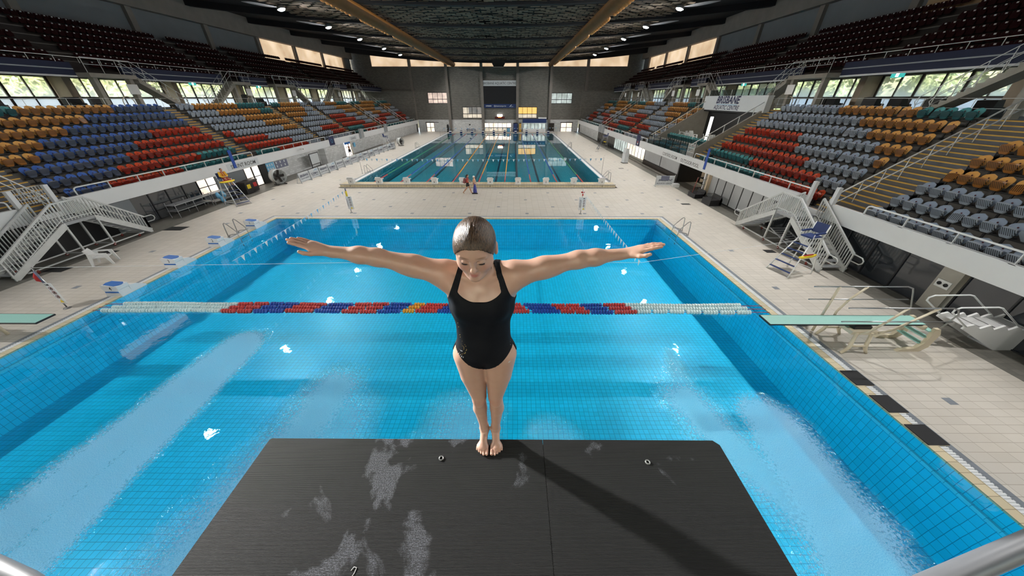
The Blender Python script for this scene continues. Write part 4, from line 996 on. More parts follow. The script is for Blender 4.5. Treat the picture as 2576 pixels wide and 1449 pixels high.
# ---- swimsuit: a skin-tight layer cut by necklines
mat('suit',(.006,.007,.010),.7,spec=.15,noise=(30,.2),bump=(500,.05)); mat('gold_print',(.42,.30,.08),.5); mat('white_print',(.5,.5,.5),.5)
def suit(D,A):
    X_,Y_,Z_=np.meshgrid(*A,indexing='ij'); ax_=np.abs(X_)
    shell=D-.0045
    # leg openings: high straight cut meeting in a narrow point
    leg=.788+np.clip(ax_-.006,0,1)*.96; legb=.775+np.clip(ax_-.05,0,1)**1.1*1.0
    cut=np.where(Y_<.0,leg,legb)-Z_
    # straps run from the neck down and out to the sides, scooped neckline between them
    t=np.clip((1.475-Z_)/.22,0,1.6); xo=.094+.084*t**1.1+np.clip(1.262-Z_,0,1)*3
    ti=np.clip((1.475-Z_)/.14,0,1.5); xi=.067+.041*ti
    neck=1.287+.050*(ax_/.108)**2.6
    scoop=np.minimum(xi-ax_,Z_-neck)
    reg=np.maximum(np.maximum(ax_-xo,scoop),Z_-1.50)
    return np.maximum(np.maximum(shell,cut*.7),reg*.9)
Vs,Fs=sdf_mesh(S,[((-.22,-.2,.72),(.22,.17,1.5),.004)],extra=suit)
so=np_obj('swimsuit',Vs,Fs,'suit',girl)
# printed emblem on the hip: rings of gold dashes around a small sun, and white marks
def on_suit(x,z):
    """front surface of the torso at x,z"""
    A=[np.array([x-.004,x,x+.004]),np.arange(-.2,.02,.004),np.array([z-.004,z,z+.004])]; D=S.grid(*A)[1,:,1]; i=np.argmax(D<0); return A[1][i]-.0075
pm=MB(); pw=MB()
def dash(mb,x,z,a,l,w_):
    y=on_suit(x,z); dx,dz=math.cos(a)*l/2,math.sin(a)*l/2; px,pz=-math.sin(a)*w_/2,math.cos(a)*w_/2
    mb.box(-l/2,-.0012,-w_/2,l/2,.0012,w_/2,Matrix.Translation((x,y,z))@Matrix.Rotation(math.radians(-38)*(1 if x<0 else -1),4,'Z')@Matrix.Rotation(-a,4,'Y'))
cx0,cz0=-.124,.970
def loop(mb,pts,r): mb.tube([(x,on_suit(x,z)+.0006,z) for x,z in pts],r,4)
for R_ in (.006,.012,.020):
    loop(pm,[(cx0+R_*math.cos(a),cz0+R_*1.3*math.sin(a)) for a in np.linspace(0,2*PI,15)],.0008)
for i in range(8): a=i*PI/4; loop(pm,[(cx0+.001*math.cos(a),cz0+.001*math.sin(a)),(cx0+.0055*math.cos(a),cz0+.007*math.sin(a))],.0007)
for i in range(6):
    a=-2.0+i*.62; px_,pz_=cx0+.030*math.cos(a),cz0+.039*math.sin(a); loop(pm,[(px_+.005*math.cos(a+t),pz_+.0065*math.sin(a+t)) for t in np.linspace(-1.7,1.7,7)],.0010)
for (x,z) in ((-.123,1.03),(-.124,1.045),(-.126,1.085),(-.126,1.10),(-.127,1.13)): dash(pm,x,z,.8,.006,.003)
for i in range(5): dash(pw,-.148+i*.009,.925-.003*i,1.2,.012,.004); dash(pw,-.146+i*.007,.945,.1,.006,.004)
for i in range(4): dash(pw,.148,.955+i*.013,.4+i,.012,.005)
pm.build('emblem','gold_print',so); pw.build('emblem','white_print',so)
# ---- hair: slicked back wet, parted in the middle, tied low
m=mat('hair',(.075,.045,.026),.34,noise=False,spec=.4); k=NT(m); tc=k.n('ShaderNodeTexCoord'); mp=k.n('ShaderNodeMapping'); mp.inputs['Scale'].default_value=(1,.08,.30); k.l(tc.outputs['Object'],mp.inputs[0])
nz=k.noise(mp.outputs[0],330,3,.6,.3); k.l(k.ramp(nz.outputs['Fac'],[(.35,(.016,.009,.005)),(.7,(.12,.068,.036))]),k.b.inputs['Base Color']); bp=k.n('ShaderNodeBump'); bp.inputs['Strength'].default_value=.75; bp.inputs['Distance'].default_value=.004; k.l(nz.outputs['Fac'],bp.inputs['Height']); k.l(bp.outputs['Normal'],k.b.inputs['Normal'])
Hs=SDF()
Hs.add(elli(hd(0,-.012,.030),np.array((.0865,.1035,.0935))*hs,HR),.02); Hs.add(elli(hd(0,.035,.024),np.array((.0750,.0645,.0645))*hs,HR),.03)
Hs.add(elli(hd(0,-.055,-.02),np.array((.070,.052,.06))*hs,HR),.03); Hs.add(elli(hd(0,-.118,-.012),np.array((.036,.03,.036))*hs,HR),.012)
def hairf(D,A):
    P=np.stack(np.meshgrid(*A,indexing='ij'),-1)-HC; q=P@np.stack([rt,fw,uh],1)/hs; x,f,u=q[...,0],q[...,1],q[...,2]
    ax_=np.abs(x)
    front=.060-5.5*np.clip(ax_-.018,0,.06)**1.75-.5*np.clip(ax_-.055,0,.1)   # hairline height across the forehead
    side=np.clip((f-.020)/.03,0,1); lim=front*side+(-.035)*(1-side)
    back=np.clip((.000-f)/.02,0,1); lim=lim*(1-back)+(-.085)*back
    ear=.030-np.sqrt(((ax_-.088)*.5)**2+(f+.010)**2+(u+.012)**2)
    ear=np.where(ax_>.05,ear,-1.)
    D=D+.0020*np.exp(-(x/.003)**2)*(f>0)      # parting
    return np.maximum(np.maximum(D,(lim-u)*.6),ear*.8)
Vh,Fh_=sdf_mesh(Hs,[((-.12,-.30,1.44),(.12,.06,1.76),.0030)],extra=hairf)
ho=np_obj('hair',Vh,Fh_,'hair',girl)
def surf(x,u):
    lo_,hi_=.0,.16
    for _ in range(22):
        m_=(lo_+hi_)/2; p=hd(x,m_,u); v=min(float(f(np.array([p]))[0]) for f,_b,_k,_o in Hs.p)
        if v<0: lo_=m_
        else: hi_=m_
    return hd(x,lo_,u)+.0004*fw
wb=MB(); rw=random.Random(4)
for i in range(330):
    x=rw.uniform(-.066,.066); ax_=abs(x); u0=.060-5.5*max(0,ax_-.018)**1.75-rw.uniform(.000,.0075); sg=1 if x>0 else -1
    pts=[surf(x,u0)-.0022*fw]
    for q in range(1,5): pts.append(surf(min(.07,max(-.07,x+sg*.0018*q+rw.uniform(-.001,.001))),u0+.0065*q)+.0003*fw)
    wb.tube(pts,.0005,3,radii=[.0002,.0006,.0008,.0007,.0003])
wb.build('loose_strands','hair',ho)
# eyelashes
la=MB()
for s_ in (-1,1):
    for i in range(41):
        t=-1+i/20; x=s_*.031+.0135*t; y0=hd(x,.0895-.004*t*t,-.0085+.002*t*t); y1=hd(x+.0020*t,.0932-.004*t*t,-.0135+.002*t*t); la.tube([y0,(y0+y1)/2+hs*np.array(fw)*.001,y1],.0004,4,radii=[.0004,.0003,.0001])
la.build('eyelashes','black',girl)
# toe and finger nails are tiny plates
mat('nail',(.66,.42,.34),.25)
nl=MB()
for s_ in (-1,1):
    for (o_,ln,r_) in toes:
        xx=s_*.040+s_*(.006+o_)+s_*o_*.1; y0=-.066+abs(o_+.01)*.35-ln; nl.ell((xx,y0-.001,.0105+r_*.75),(r_*.62,r_*.6,.0022),8,5)
nl.build('toenails','nail',girl)
# ================================================================ the platform
m=mat('mat_rubber',(.022,.023,.025),.72,spec=.3,noise=False); k=NT(m); tc=k.n('ShaderNodeTexCoord'); P=tc.outputs['Object']; sp=k.n('ShaderNodeSeparateXYZ'); k.l(P,sp.inputs[0])
rib=k.math('SINE',k.math('MULTIPLY',sp.outputs[1],2*PI/.0062)); bp=k.n('ShaderNodeBump'); bp.inputs['Strength'].default_value=.9; bp.inputs['Distance'].default_value=.0016; k.l(rib,bp.inputs['Height']); k.l(bp.outputs['Normal'],k.b.inputs['Normal'])
n1=k.noise(P,2.6,5,.6,.4); n2=k.noise(P,160,2,.7); n3=k.noise(P,1.1,3)
# chalk and worn patches: strongest on the left half near the edge
wx=k.math('SUBTRACT',1.,k.math('MULTIPLY',k.math('ABSOLUTE',k.math('ADD',sp.outputs[0],.72)),.95),clamp=True)
pt=k.ramp(k.math('ADD',n1.outputs['Fac'],k.math('MULTIPLY',wx,.19)),[(.665,0.),(.72,1.)]); sp2=k.ramp(n2.outputs['Fac'],[(.42,.15),(.62,1.)]); w_=k.math('MULTIPLY',k.math('MULTIPLY',pt,sp2),.55)
base=k.mix(n3.outputs['Fac'],(.010,.0105,.012),(.021,.022,.023)); rb=k.math('MULTIPLY',k.math('ADD',rib,1.),.5); base=k.mix(rb,tuple([.008]*3),base)
k.l(k.mix(w_,base,(.23,.24,.28)),k.b.inputs['Base Color'])
mat('rail_dark',(.11,.115,.125),.45)
pf=empty('diving_platform',(0,1.395,5.2),label='black ribbed rubber covered diving platform the diver stands on',cat='diving platform')
def mat_sheet(x0,x1,cut):
    b=MB(); y1=0.;y0=-4.2
    pts=[(x0,y0),(x1,y0),(x1,y1-(.035 if cut=='r' else 0)),(x1-(.035 if cut=='r' else 0),y1),(x0+(.012 if cut=='l' else 0),y1),(x0,y1-(.012 if cut=='l' else 0))]
    b.prism(pts,-.012,0,'z'); return b
mat_sheet(-1.795,.216,'l').build('rubber_mat','mat_rubber',pf); mat_sheet(.219,1.50,'r').build('rubber_mat','mat_rubber',pf)
b=MB(); b.box(-1.79,-4.2,-.28,1.495,-.03,-.0125); b.build('slab','concrete',pf)
for (x,y) in ((-.50,-.145),(.93,-.165)):
    e=MB(); R_=[]; e.tube([(x+.014*math.cos(a),y+.014*math.sin(a),.004) for a in np.linspace(0,2*PI,17)[:-1]],.0045,6,closed=True); e.build('eyelet','steel',pf)
e=MB(); e.tube([(-.86,-.755,.002),(-.85,-.74,.004),(-.835,-.742,.003),(-.838,-.765,.002),(-.85,-.79,.002)],.0016,5); e.build('loose_thread','plate',pf)
# hand rails beside the camera
for pts,lab in (([(.75,-1.3,5.2),(.75,-1.3,6.3),(.72,-.25,6.39),(.80,.12,6.4),(.94,.26,6.4),(1.27,.34,6.4),(1.8,.47,6.38),(1.95,.35,6.2),(1.95,-1.3,5.6)],'thick grey handrail tube crossing the bottom right corner'),([(-1.0,-1.3,5.2),(-1.0,-1.2,6.2),(-.98,.05,6.29),(-1.08,.24,6.3),(-1.24,.285,6.3),(-1.43,.33,6.3),(-1.8,.38,6.25)],'dark grey handrail tube, only its end in the bottom left corner')):
    b=MB(); b.tube(pts,.024,14); b.build('handrail','rail_dark',label=lab,cat='handrail')
# lower structure of the diving tower, mostly behind the camera
b=MB(); b.box(-1.2,-7.,0,-.6,-6,4.9); b.box(.3,-7,0,.9,-6,4.9); b.box(-1.2,-7,4.6,.9,-2.8,4.92); b.build('tower_frame','concrete',kind='structure')
# ================================================================ poolside things
mat('plastic_white',(.70,.70,.69),.4,noise=(3,.04)); mat('block_blue',(.02,.13,.42),.5); mat('red_cloth',(.45,.02,.02),.7); mat('yellow',(.75,.55,.03),.5); mat('float_white',(.62,.75,.74),.35,noise=(2,.08)); mat('float_red',(.55,.05,.045),.35); mat('float_blue',(.02,.07,.36),.35); mat('float_orange',(.75,.33,.03),.35); mat('float_green',(.03,.25,.12),.4)
mat('cream',(.60,.52,.38),.4,noise=(3,.1)); mat('board_green',(.30,.56,.50),.55,noise=(40,.08)); mat('castor_red',(.20,.03,.02),.5); mat('navy_pad',(.015,.035,.14),.5); mat('wall_cream',(.62,.50,.36),.7); mat('purple_grey',(.16,.17,.24),.7); mat('bright_orange',(.7,.25,.03),.5)
# ---- numbered starting blocks on the left edge of the diving pool
def side_block(y,num):
    r=empty('starting_block',(-17.28,y,0),cat='starting block',group='blue topped blocks on the left pool edge',label=f'white starting block number {num} with blue top on the left pool edge')
    b=MB(); b.prism([(-.42,0),(.42,0),(.36,.30),(.42,.36),(.42,.52),(-.30,.60),(-.42,.56),(-.42,.36),(-.36,.30)],-.27,.27,'y'); b.build('block_body','plastic_white',r)
    b=MB(); pts=[(-.28,-.22),(.26,-.24),(.38,-.12),(.41,0),(.38,.12),(.26,.24),(-.28,.22),(-.36,0)]; vs=[(x,yy,.60-.095*(x+.36)+.01) for x,yy in pts]; vs+=[(x,yy,z-.02) for x,yy,z in vs]; b.add(vs,[tuple(range(8)),tuple(range(15,7,-1))]+[(i,i+8,(i+1)%8+8,(i+1)%8) for i in range(8)]); b.build('top_pad','block_blue',r)
    b=MB(); b.box(-.34,-.285,.20,.36,-.26,.27); b.build('grip_bar','block_blue',r)
    b=MB(); b.prism([(.25,0),(.25,.36),(.6,.30),(1.0,.06),(1.0,0)],-.30,.40,'x'); b.build('rear_step','plastic_white',r)
    b=MB(); text(b,num,(0.04,-.275,.42),(1,0,0),(0,0,1),.25); b.build('number','black',r); r.scale=(.82,.82,.92)
for y,n_ in ((11.55,'4'),(14.2,'3'),(16.85,'2'),(19.8,'1')): side_block(y,n_)
# ---- near blocks of the racing pool
def race_block(x,y,z,num,rz,lab,main='plastic_white'):
    r=empty('starting_block',(x,y,z),rz,cat='starting block',group='numbered starting blocks of the racing pool',label=lab)
    b=MB(); b.prism([(-.26,0),(.26,0),(.26,.42),(-.26,.42)],-.24,.18,'y'); b.build('block_body',main,r)
    b=MB(); b.prism([(-.34,.40),(.42,.34),(.42,.40),(-.34,.50)],-.30,.30,'x'); b.build('top_plate','plastic_white',r)
    b=MB(); b.prism([(-.30,.50),(-.18,.49),(-.24,.62),(-.34,.60)],-.25,.25,'x'); b.build('back_fin','plastic_white' if main!='navy_pad' else 'navy_pad',r)
    b=MB(); b.box(-.2,-.25,.52,.2,-.17,.535); b.build('grip_pad','strip_grey',r)
    if num: b=MB(); text(b,num,(0,-.247,.18),(1,0,0),(0,0,1),.24); b.build('number','black',r)
for i,x in enumerate(LX): race_block(x,31.15,.32,str(i),0,f'white starting block number {i} at the near end of the racing pool')
for i,x in enumerate(LX): race_block(x,RY1+.5,.05,None,PI,f'navy and white far-end starting block, {ORD[i]} from the right','navy_pad')
# ---- lane ropes
def floats(mb,p,q,r,step,w):
    p=Vector(p);q=Vector(q);L=(q-p).length;n=max(1,int(L/step)); d=(q-p)/L
    for i in range(n):
        c=p+d*(step*(i+.5)); s1=math.sin(i*1.9)*.006
        u=Vector((0,0,1)); v=d.cross(u); ring=[]
        for t,rr_ in ((-w/2,r*.6),(-w*.2,r),(w*.2,r),(w/2,r*.6)):
            ring.append([tuple(c+d*t+u*(rr_*math.cos(a)+s1)+v*(rr_*math.sin(a))) for a in [k2*PI/4 for k2 in range(8)]])
        vs=[x for R_ in ring for x in R_]; mb.add(vs,[(a*8+j,a*8+(j+1)%8,(a+1)*8+(j+1)%8,(a+1)*8+j) for a in range(3) for j in range(8)]+[tuple(range(7,-1,-1)),tuple(range(24,32))])
RUN=[(-16.6,-11.75,'float_white'),(-11.75,-10.45,'float_red'),(-10.45,-9.2,'float_blue'),(-9.2,-8.0,'float_red'),(-8,-6.9,'float_blue'),(-6.9,-5.45,'float_red'),(-5.45,-4.45,'float_blue'),(-4.45,-3.95,'float_orange'),(-3.95,-3.05,'float_red'),(-3.05,-2.25,'float_blue'),(-2.25,-1.95,'float_white'),(-1.95,-.8,'float_blue'),(-.8,.75,'float_red'),(.75,1.9,'float_blue'),(1.9,3.1,'float_red'),(3.1,4.05,'float_blue'),(4.05,4.95,'float_red'),(4.95,9.6,'float_white')]
for j,(yy,off) in enumerate(((10.26,.0),(10.49,.17),(10.72,.34))):
    r=empty('lane_rope',(0,yy,.03),cat='lane rope',group='three lane ropes lying side by side',label=['nearest','middle','farthest'][j]+' of the three red blue and white lane ropes floating side by side')
    for (a,c,m_) in RUN:
        sl=off if c<0 else -off
        b=MB(); wv=lambda x: .03*math.sin(x*1.3+j)
        a2=a+(sl if a>-16 else .2*j); c2=c+(sl if c<9 else -.1*j); n_=max(1,int((c2-a2)/.6))
        for q in range(n_):
            xa=a2+(c2-a2)*q/n_; xb=a2+(c2-a2)*(q+1)/n_; floats(b,(xa,wv(xa),0),(xb,wv(xb),0),.098,.112,.104)
        b.build('float_run',m_,r)
    b=MB(); b.tube([(DX0,0,0),(DX1,0,0)],.012,5); b.build('cable','red_cloth',r)
RC=['float_green','float_blue','float_blue','float_orange','float_orange','float_orange','float_blue','float_blue','float_green']
for i in range(9):
    x=(LX[i]+LX[i+1])/2; m_=RC[8-i]
    r=empty('lane_rope',(x,0,.0),cat='lane rope',group='lane ropes of the racing pool',label=f'{dict(float_green="green",float_blue="blue",float_orange="orange")[m_]} lane rope with red ends, between starting blocks {i} and {i+1}')
    for (a,c,mm_) in ((RY0+.1,RY0+5.2,'float_red'),(RY0+5.2,RY1-5,m_),(RY1-5,RY1-.1,'float_red')):
        b=MB(); b.tube([(0,a,0),(0,c,0)],.055,6); b.build('float_run',mm_,r)
# ---- flag lines and poles
def flagline(p,q,n,lab,size=.2,alt=('white_paint','float_blue'),grp=None):
    p=Vector(p);q=Vector(q); r=empty('flag_line',tuple((p+q)/2),label=lab,cat='flag line'); o=(p+q)/2
    def sag(t): return p+(q-p)*t-o-Vector((0,0,.10*4*t*(1-t)))
    b=MB(); b.tube([sag(t/20) for t in range(21)],.006,4); b.build('cord','white_paint',r)
    d=(q-p).normalized()
    for i in range(n):
        c=sag((i+.5)/n); w_=size*.5; b=MB(); yv=d.cross(Vector((0,0,1)))*.003
        b.add([tuple(c-d*w_-yv),tuple(c+d*w_-yv),tuple(c-Vector((0,0,size*1.25))-yv),tuple(c-d*w_+yv),tuple(c+d*w_+yv),tuple(c-Vector((0,0,size*1.25))+yv)],[(0,1,2),(5,4,3),(0,3,4,1),(1,4,5,2),(2,5,3,0)])
        b.build('pennant',alt[i%len(alt)],r)
flagline((4.98,22.84,1.72),(5.0,11.05,1.86),30,'white triangle flag line running from the right pole over the diving pool',.2,('white_paint','white_paint'))
flagline((-12.2,23.0,1.72),(-11.1,11.05,1.86),30,'white and pale blue flag line running from the left pole over the pool',.2,('white_paint','sky_blue'))
flagline((-17.3,37.3,1.62),(9.9,36.9,1.72),48,'white and blue flag line strung across the racing pool',.22,('white_paint','sky_blue'))
flagline((-17.0,80,1.62),(9.9,80,1.72),40,'far flag line strung across the end of the racing pool',.22,('white_paint','sky_blue'))
b=MB(); b.tube([(-18.28,10.45,1.86),(-5,11.05,1.84),(4.98,11.05,1.84),(13.35,13.3,1.95)],.008,5); b.build('cord','white_paint',label='thin white cord stretched across the diving pool behind the diver',cat='cord')
for (x,y,h_) in ((-17.3,37.3,1.75),(9.9,36.9,1.85),(-17,80,1.75),(9.9,80,1.75)):
    b=MB(); b.tube([(x,y,0),(x,y,h_)],.02,6); b.lathe([(.09,0),(.09,.02),(.03,.05)],(x,y,0),8); b.build('flag_pole','steel',cat='pole',label=f'thin steel flag pole at the {"left" if x<0 else "right"} side of the racing pool, {"near" if y<50 else "far"} end')
def signpole(x,y,rz,topc,lab,rev=False):
    r=empty('sign_pole',(x,y,0),rz,label=lab,cat='sign pole')
    b=MB(); b.tube([(0,0,0),(0,0,1.88)],.024,8); b.lathe([(.12,0),(.12,.02),(.04,.06)],(0,0,0),10); b.build('pole','steel',r)
    b=MB(); 
    b.prism([(0,-.06),(.30,-.02),(.30,-.01),(0,-.045)],.28,1.22,'z'); b.prism([(0,-.06),(-.20,.10),(-.19,.11),(.01,-.045)],.28,1.22,'z'); b.build('sign_sleeve','plastic_white',r)
    f=Vector((.30,.04,0)).normalized(); o=Vector((.15,-.048,0)); out=Vector((0.13,-1,0)).normalized()*.006
    k_=MB(); text(k_,'5M' if x<-15 else '1M',tuple(o+Vector((-.04,0,1.14))+out),tuple(f),(0,0,1),.13)
    rd=MB(); 
    for zi in (.98,.79,.60):
        c=o+Vector((0,0,zi))+out; rd.tube([tuple(c+f*(.07*math.cos(a))+Vector((0,0,.07*math.sin(a)))) for a in np.linspace(0,2*PI,15)[:-1]],.007,4,closed=True); rd.bar(tuple(c+f*.05+Vector((0,0,.05))),tuple(c-f*.05-Vector((0,0,.05))),.008)
        for (a1,z1,a2,z2) in ((0,.03,0,-.01),(0,-.01,.025,-.04),(0,-.01,-.03,-.03),(0,.015,.03,.01),(0,.015,-.025,.025)): k_.bar(tuple(c+f*a1+Vector((0,0,z1))),tuple(c+f*a2+Vector((0,0,z2))),.010)
        k_.ell(tuple(c+f*.008+Vector((0,0,.042))),(.012,.004,.012),6,4)
    k_.build('lettering','black',r); rd.build('prohibition_ring','castor_red',r)
    yt=MB(); c=o+Vector((0,0,.39))+out; yt.add([tuple(c-f*.08-Vector((0,0,.06))),tuple(c+f*.08-Vector((0,0,.06))),tuple(c+Vector((0,0,.08)))],[(0,1,2)]); yt.build('warning_triangle','yellow',r)
    nt_=MB(); f2=Vector((-.20,.16,0)).normalized(); text(nt_,'BRISBANE',tuple(Vector((-.10,.015,.75))+Vector((-.5,-.62,0)).normalized()*.012),(0,0,1),tuple(f2*1),.13,.2); text(nt_,'AQUATIC CENTRE',tuple(Vector((-.03,-.04,.75))+Vector((-.5,-.62,0)).normalized()*.012),(0,0,1),tuple(f2),.06,.2); nt_.build('side_lettering','sign_navy',r)
    if topc=='red':
        b=MB(); b.tube([(0,-.03,1.26),(-.05,-.06,1.35),(-.06,-.05,1.5),(-.02,-.02,1.66)],.05,8,radii=[.02,.07,.075,.03]); b.build('furled_flag','red_cloth',r)
        b=MB(); b.tube([(.01,-.03,1.2),(.01,-.03,1.72)],.03,6); b.build('cloth_sleeve','purple_grey',r)
    elif topc=='yellow':
        b=MB(); b.tube([(0,0,1.24),(0,0,1.62)],.07,8); b.build('yellow_sleeve','yellow',r); b=MB(); b.tube([(0,0,1.62),(0,0,1.78)],.05,8); b.build('top_collar','purple_grey',r)
    else:
        b=MB(); b.box(-.12,-.05,1.55,.12,.05,1.62); b.ell((0,-.06,1.42),(.05,.04,.09),8,6); b.build('red_handle','red_cloth',r); b=MB(); b.lathe([(.05,1.64),(.03,1.8),(.005,1.92)],(0,0,0),8); b.build('top_cone','plastic_white',r)
signpole(-18.28,10.45,-.15,'red','sign pole with 5M safety sign and red furled cloth at the left pool edge')
signpole(-12.2,23.0,0,'yellow','sign pole with yellow sleeve beyond the left half of the diving pool')
signpole(4.98,22.84,0,'white','sign pole with white cone top and red handle beyond the diving pool')
# ---- pool ladders
def ladder(x,y,s,lab,gap=.62,grp='stainless ladders of the pools'):
    r=empty('pool_ladder',(x,y,0),label=lab,cat='ladder',group=grp)
    for k_ in (0,1):
        b=MB(); yy=k_*gap; P_=lambda a,z:(s*a,yy,z)
        b.tube([P_(.0,.0),P_(.02,.55),P_(.05,.84),P_(.12,.90),P_(.22,.84),P_(.62,.38),P_(.66,.28),P_(.60,.20),P_(.35,.18),P_(.10,.12),P_(.06,.0)],.024,8); b.tube([P_(.62,.30),P_(.68,.0),P_(.70,-.6)],.022,8); b.build('handrail','steel',r)
    b=MB()
    for z in (-.15,-.4): b.box(min(s*.64,s*.72),0,z,max(s*.64,s*.72),gap,z+.03)
    b.build('rung','steel',r)
    for k_ in (0,1): b=MB(); b.lathe([(.06,0),(.06,.015),(.03,.03)],(0,k_*gap,0),10); b.build('foot_flange','steel',r)
ladder(-17.68,18.15,1,'stainless pool ladder on the left edge between blocks 1 and 2',.75); ladder(10.93,18.55,-1,'stainless pool ladder on the right edge of the diving pool',.8)
ladder(-17.0,37.3,1,'near stainless ladder on the left side of the racing pool',.7); ladder(-17.0,58.6,1,'middle stainless ladder on the left side of the racing pool',.7)
ladder(10.0,33.6,-1,'near stainless ladder on the right side of the racing pool',.8); ladder(10.0,59.0,-1,'middle stainless ladder on the right side of the racing pool',.8)
# ---- white plastic chairs
def chair_parts(r,m_='plastic_white'):
    b=MB(); b.prism([(-.25,.40),(.22,.42),(.26,.40),(.26,.375),(-.25,.37)],-.22,.22,'x'); b.build('seat',m_,r)
    b=MB()
    vs=[];n=6
    for i in range(n+1):
        t=i/n; z=.40+.44*t; y=.20+.16*t; w_=.21+.03*math.sin(t*PI)
        for u in (-1,-.4,.4,1): vs.append((w_*u,y-.03*(1-u*u),z))
    m2=len(vs); vs+=[(x,y+.022,z) for x,y,z in vs]; fs=[]
    for i in range(n):
        for j in range(3):
            a=i*4+j; fs+=[(a,a+1,a+5,a+4),(m2+a+4,m2+a+5,m2+a+1,m2+a)]
        for a,c in ((i*4,i*4+4),(i*4+7,i*4+3)): fs.append((c,a,a+m2,c+m2))
    for j in range(3): fs+=[(j+1,j,j+m2,j+1+m2),(n*4+j,n*4+j+1,n*4+j+1+m2,n*4+j+m2)]
    b.add(vs,fs,True); b.build('backrest',m_,r)
    for s_ in (-1,1):
        b=MB(); b.prism([(-.32,.60),(.24,.66),(.24,.61),(-.28,.55)],s_*.25-.045,s_*.25+.045,'x'); b.build('armrest',m_,r)
        for (y0,y1,z1) in ((-.24,-.33,.58),(.22,.34,.64)):
            b=MB(); b.prism([(y0-.07,z1),(y0+.07,z1),(y1+.03,0),(y1-.035,0)],s_*.26-.03,s_*.26+.03,'x'); b.build('leg',m_,r)
def pchair(x,y,z,rz,lab,grp=None):
    r=empty('plastic_chair',(x,y,z),rz,label=lab,cat='chair',group=grp); chair_parts(r); return r
c0=pchair(-21.25,14.55,0,math.radians(118),'white plastic armchair on the pale deck by the left stairs'); c0.scale=(1.12,1.12,1.0)
# ---- advertising boards
AY=32.3; L_=1.72
for i in range(15):
    y0=32.25+i*1.79; x=-21.36+.055*i
    bris=i%2==0
    r=empty('advertising_board',(x,y0,0),math.radians(-1.6),cat='board',group='white advertising boards along the left wall',label=f'low white advertising board lettered {"BRISBANE AQUATIC CENTRE" if bris else "SLEEMAN SPORTS COMPLEX"}, {ORD[i]} from the near end')
    b=MB(); b.prism([(-.03,.16),(.0,.16),(-.10,.98),(-.13,.98)],.03,L_-.03,'y'); b.build('panel','sign_white',r)
    b=MB(); 
    for yy in (0,L_-.05): b.prism([(.03,0),(.07,0),(-.09,1.0),(-.13,1.0)],yy,yy+.05,'y'); b.bar((-.02,yy+.025,.05),(-.45,yy+.025,.05),.03); b.bar((-.45,yy+.025,.03),(-.13,yy+.025,.9),.02)
    b.box(-.0,0,.13,.03,L_,.16); b.build('frame','strip_grey',r)
    t=MB(); up=Vector((-.10,0,.82)).normalized(); o_=Vector((-.045,L_/2,.56))+Vector((.012,0,.002))
    if bris: text(t,'BRISBANE',tuple(o_+up*.10+Vector((.006,0,0))),(0,1,0),tuple(up),.31,.25); text(t,'AQUATIC CENTRE',tuple(o_-up*.17+Vector((.006,0,0))),(0,1,0),tuple(up),.15,.25,1.05)
    else: text(t,'SLEEMAN',tuple(o_-up*.04+Vector((.006,0,0))),(0,1,0),tuple(up),.31,.0); text(t,'SPORTS COMPLEX',tuple(o_-up*.24+Vector((.006,0,0))),(0,1,0),tuple(up),.14,.0)
    t.build('lettering','sign_navy',r)
    if not bris:
        g_=MB(); 
        for q in range(3):
            pts=[o_+up*(.17+.04*q+.10*math.sin(t2*PI))+Vector((.008,.1*q+.5*t2-.05,0)) for t2 in np.linspace(0,1,7)]; g_.tube([tuple(p) for p in pts],.011,4)
        g_.build('wave_logo','sky_blue',r)
# ---- whiteboard, posters, fans
r=empty('whiteboard',(-24.0,40.2,0),label='white board on a black stand against the left wall',cat='board'); b=MB(); b.box(-.02,-.9,.62,.02,.9,1.72); b.build('board','sign_white',r)
b=MB(); 
for yy in (-.93,.93): b.bar((0,yy,0),(0,yy,1.8),.06)
b.bar((0,-.93,1.76),(0,.93,1.76),.06); b.bar((0,-.93,.58),(0,.93,.58),.06); b.bar((0,-.93,.3),(0,.93,.3),.04); b.bar((-.3,-.93,.03),(.3,-.93,.03),.05); b.bar((-.3,.93,.03),(.3,.93,.03),.05); b.build('stand','black',r)
for (y0,y1,z0,z1,m_,lab) in ((33.2,34.4,.95,1.75,'sky_blue','blue poster with small pictures on the left wall'),(34.6,36.6,1.0,1.7,'purple_grey','grey notice board with pinned sheets on the left wall')):
    b=MB(); b.box(-25.04,y0,z0,-24.98,y1,z1); o=b.build('poster' if m_=='sky_blue' else 'notice_board',m_,label=lab,cat='poster' if m_=='sky_blue' else 'board')
    b=MB()
    for i in range(6): yy=y0+.12+(y1-y0-.3)*(i%3)/2.6; zz=z0+.12+.35*(i//3); b.box(-24.98,yy,zz,-24.97,yy+.16,zz+.2)
    b.build('picture' if m_=='sky_blue' else 'sheet','sign_white',o)
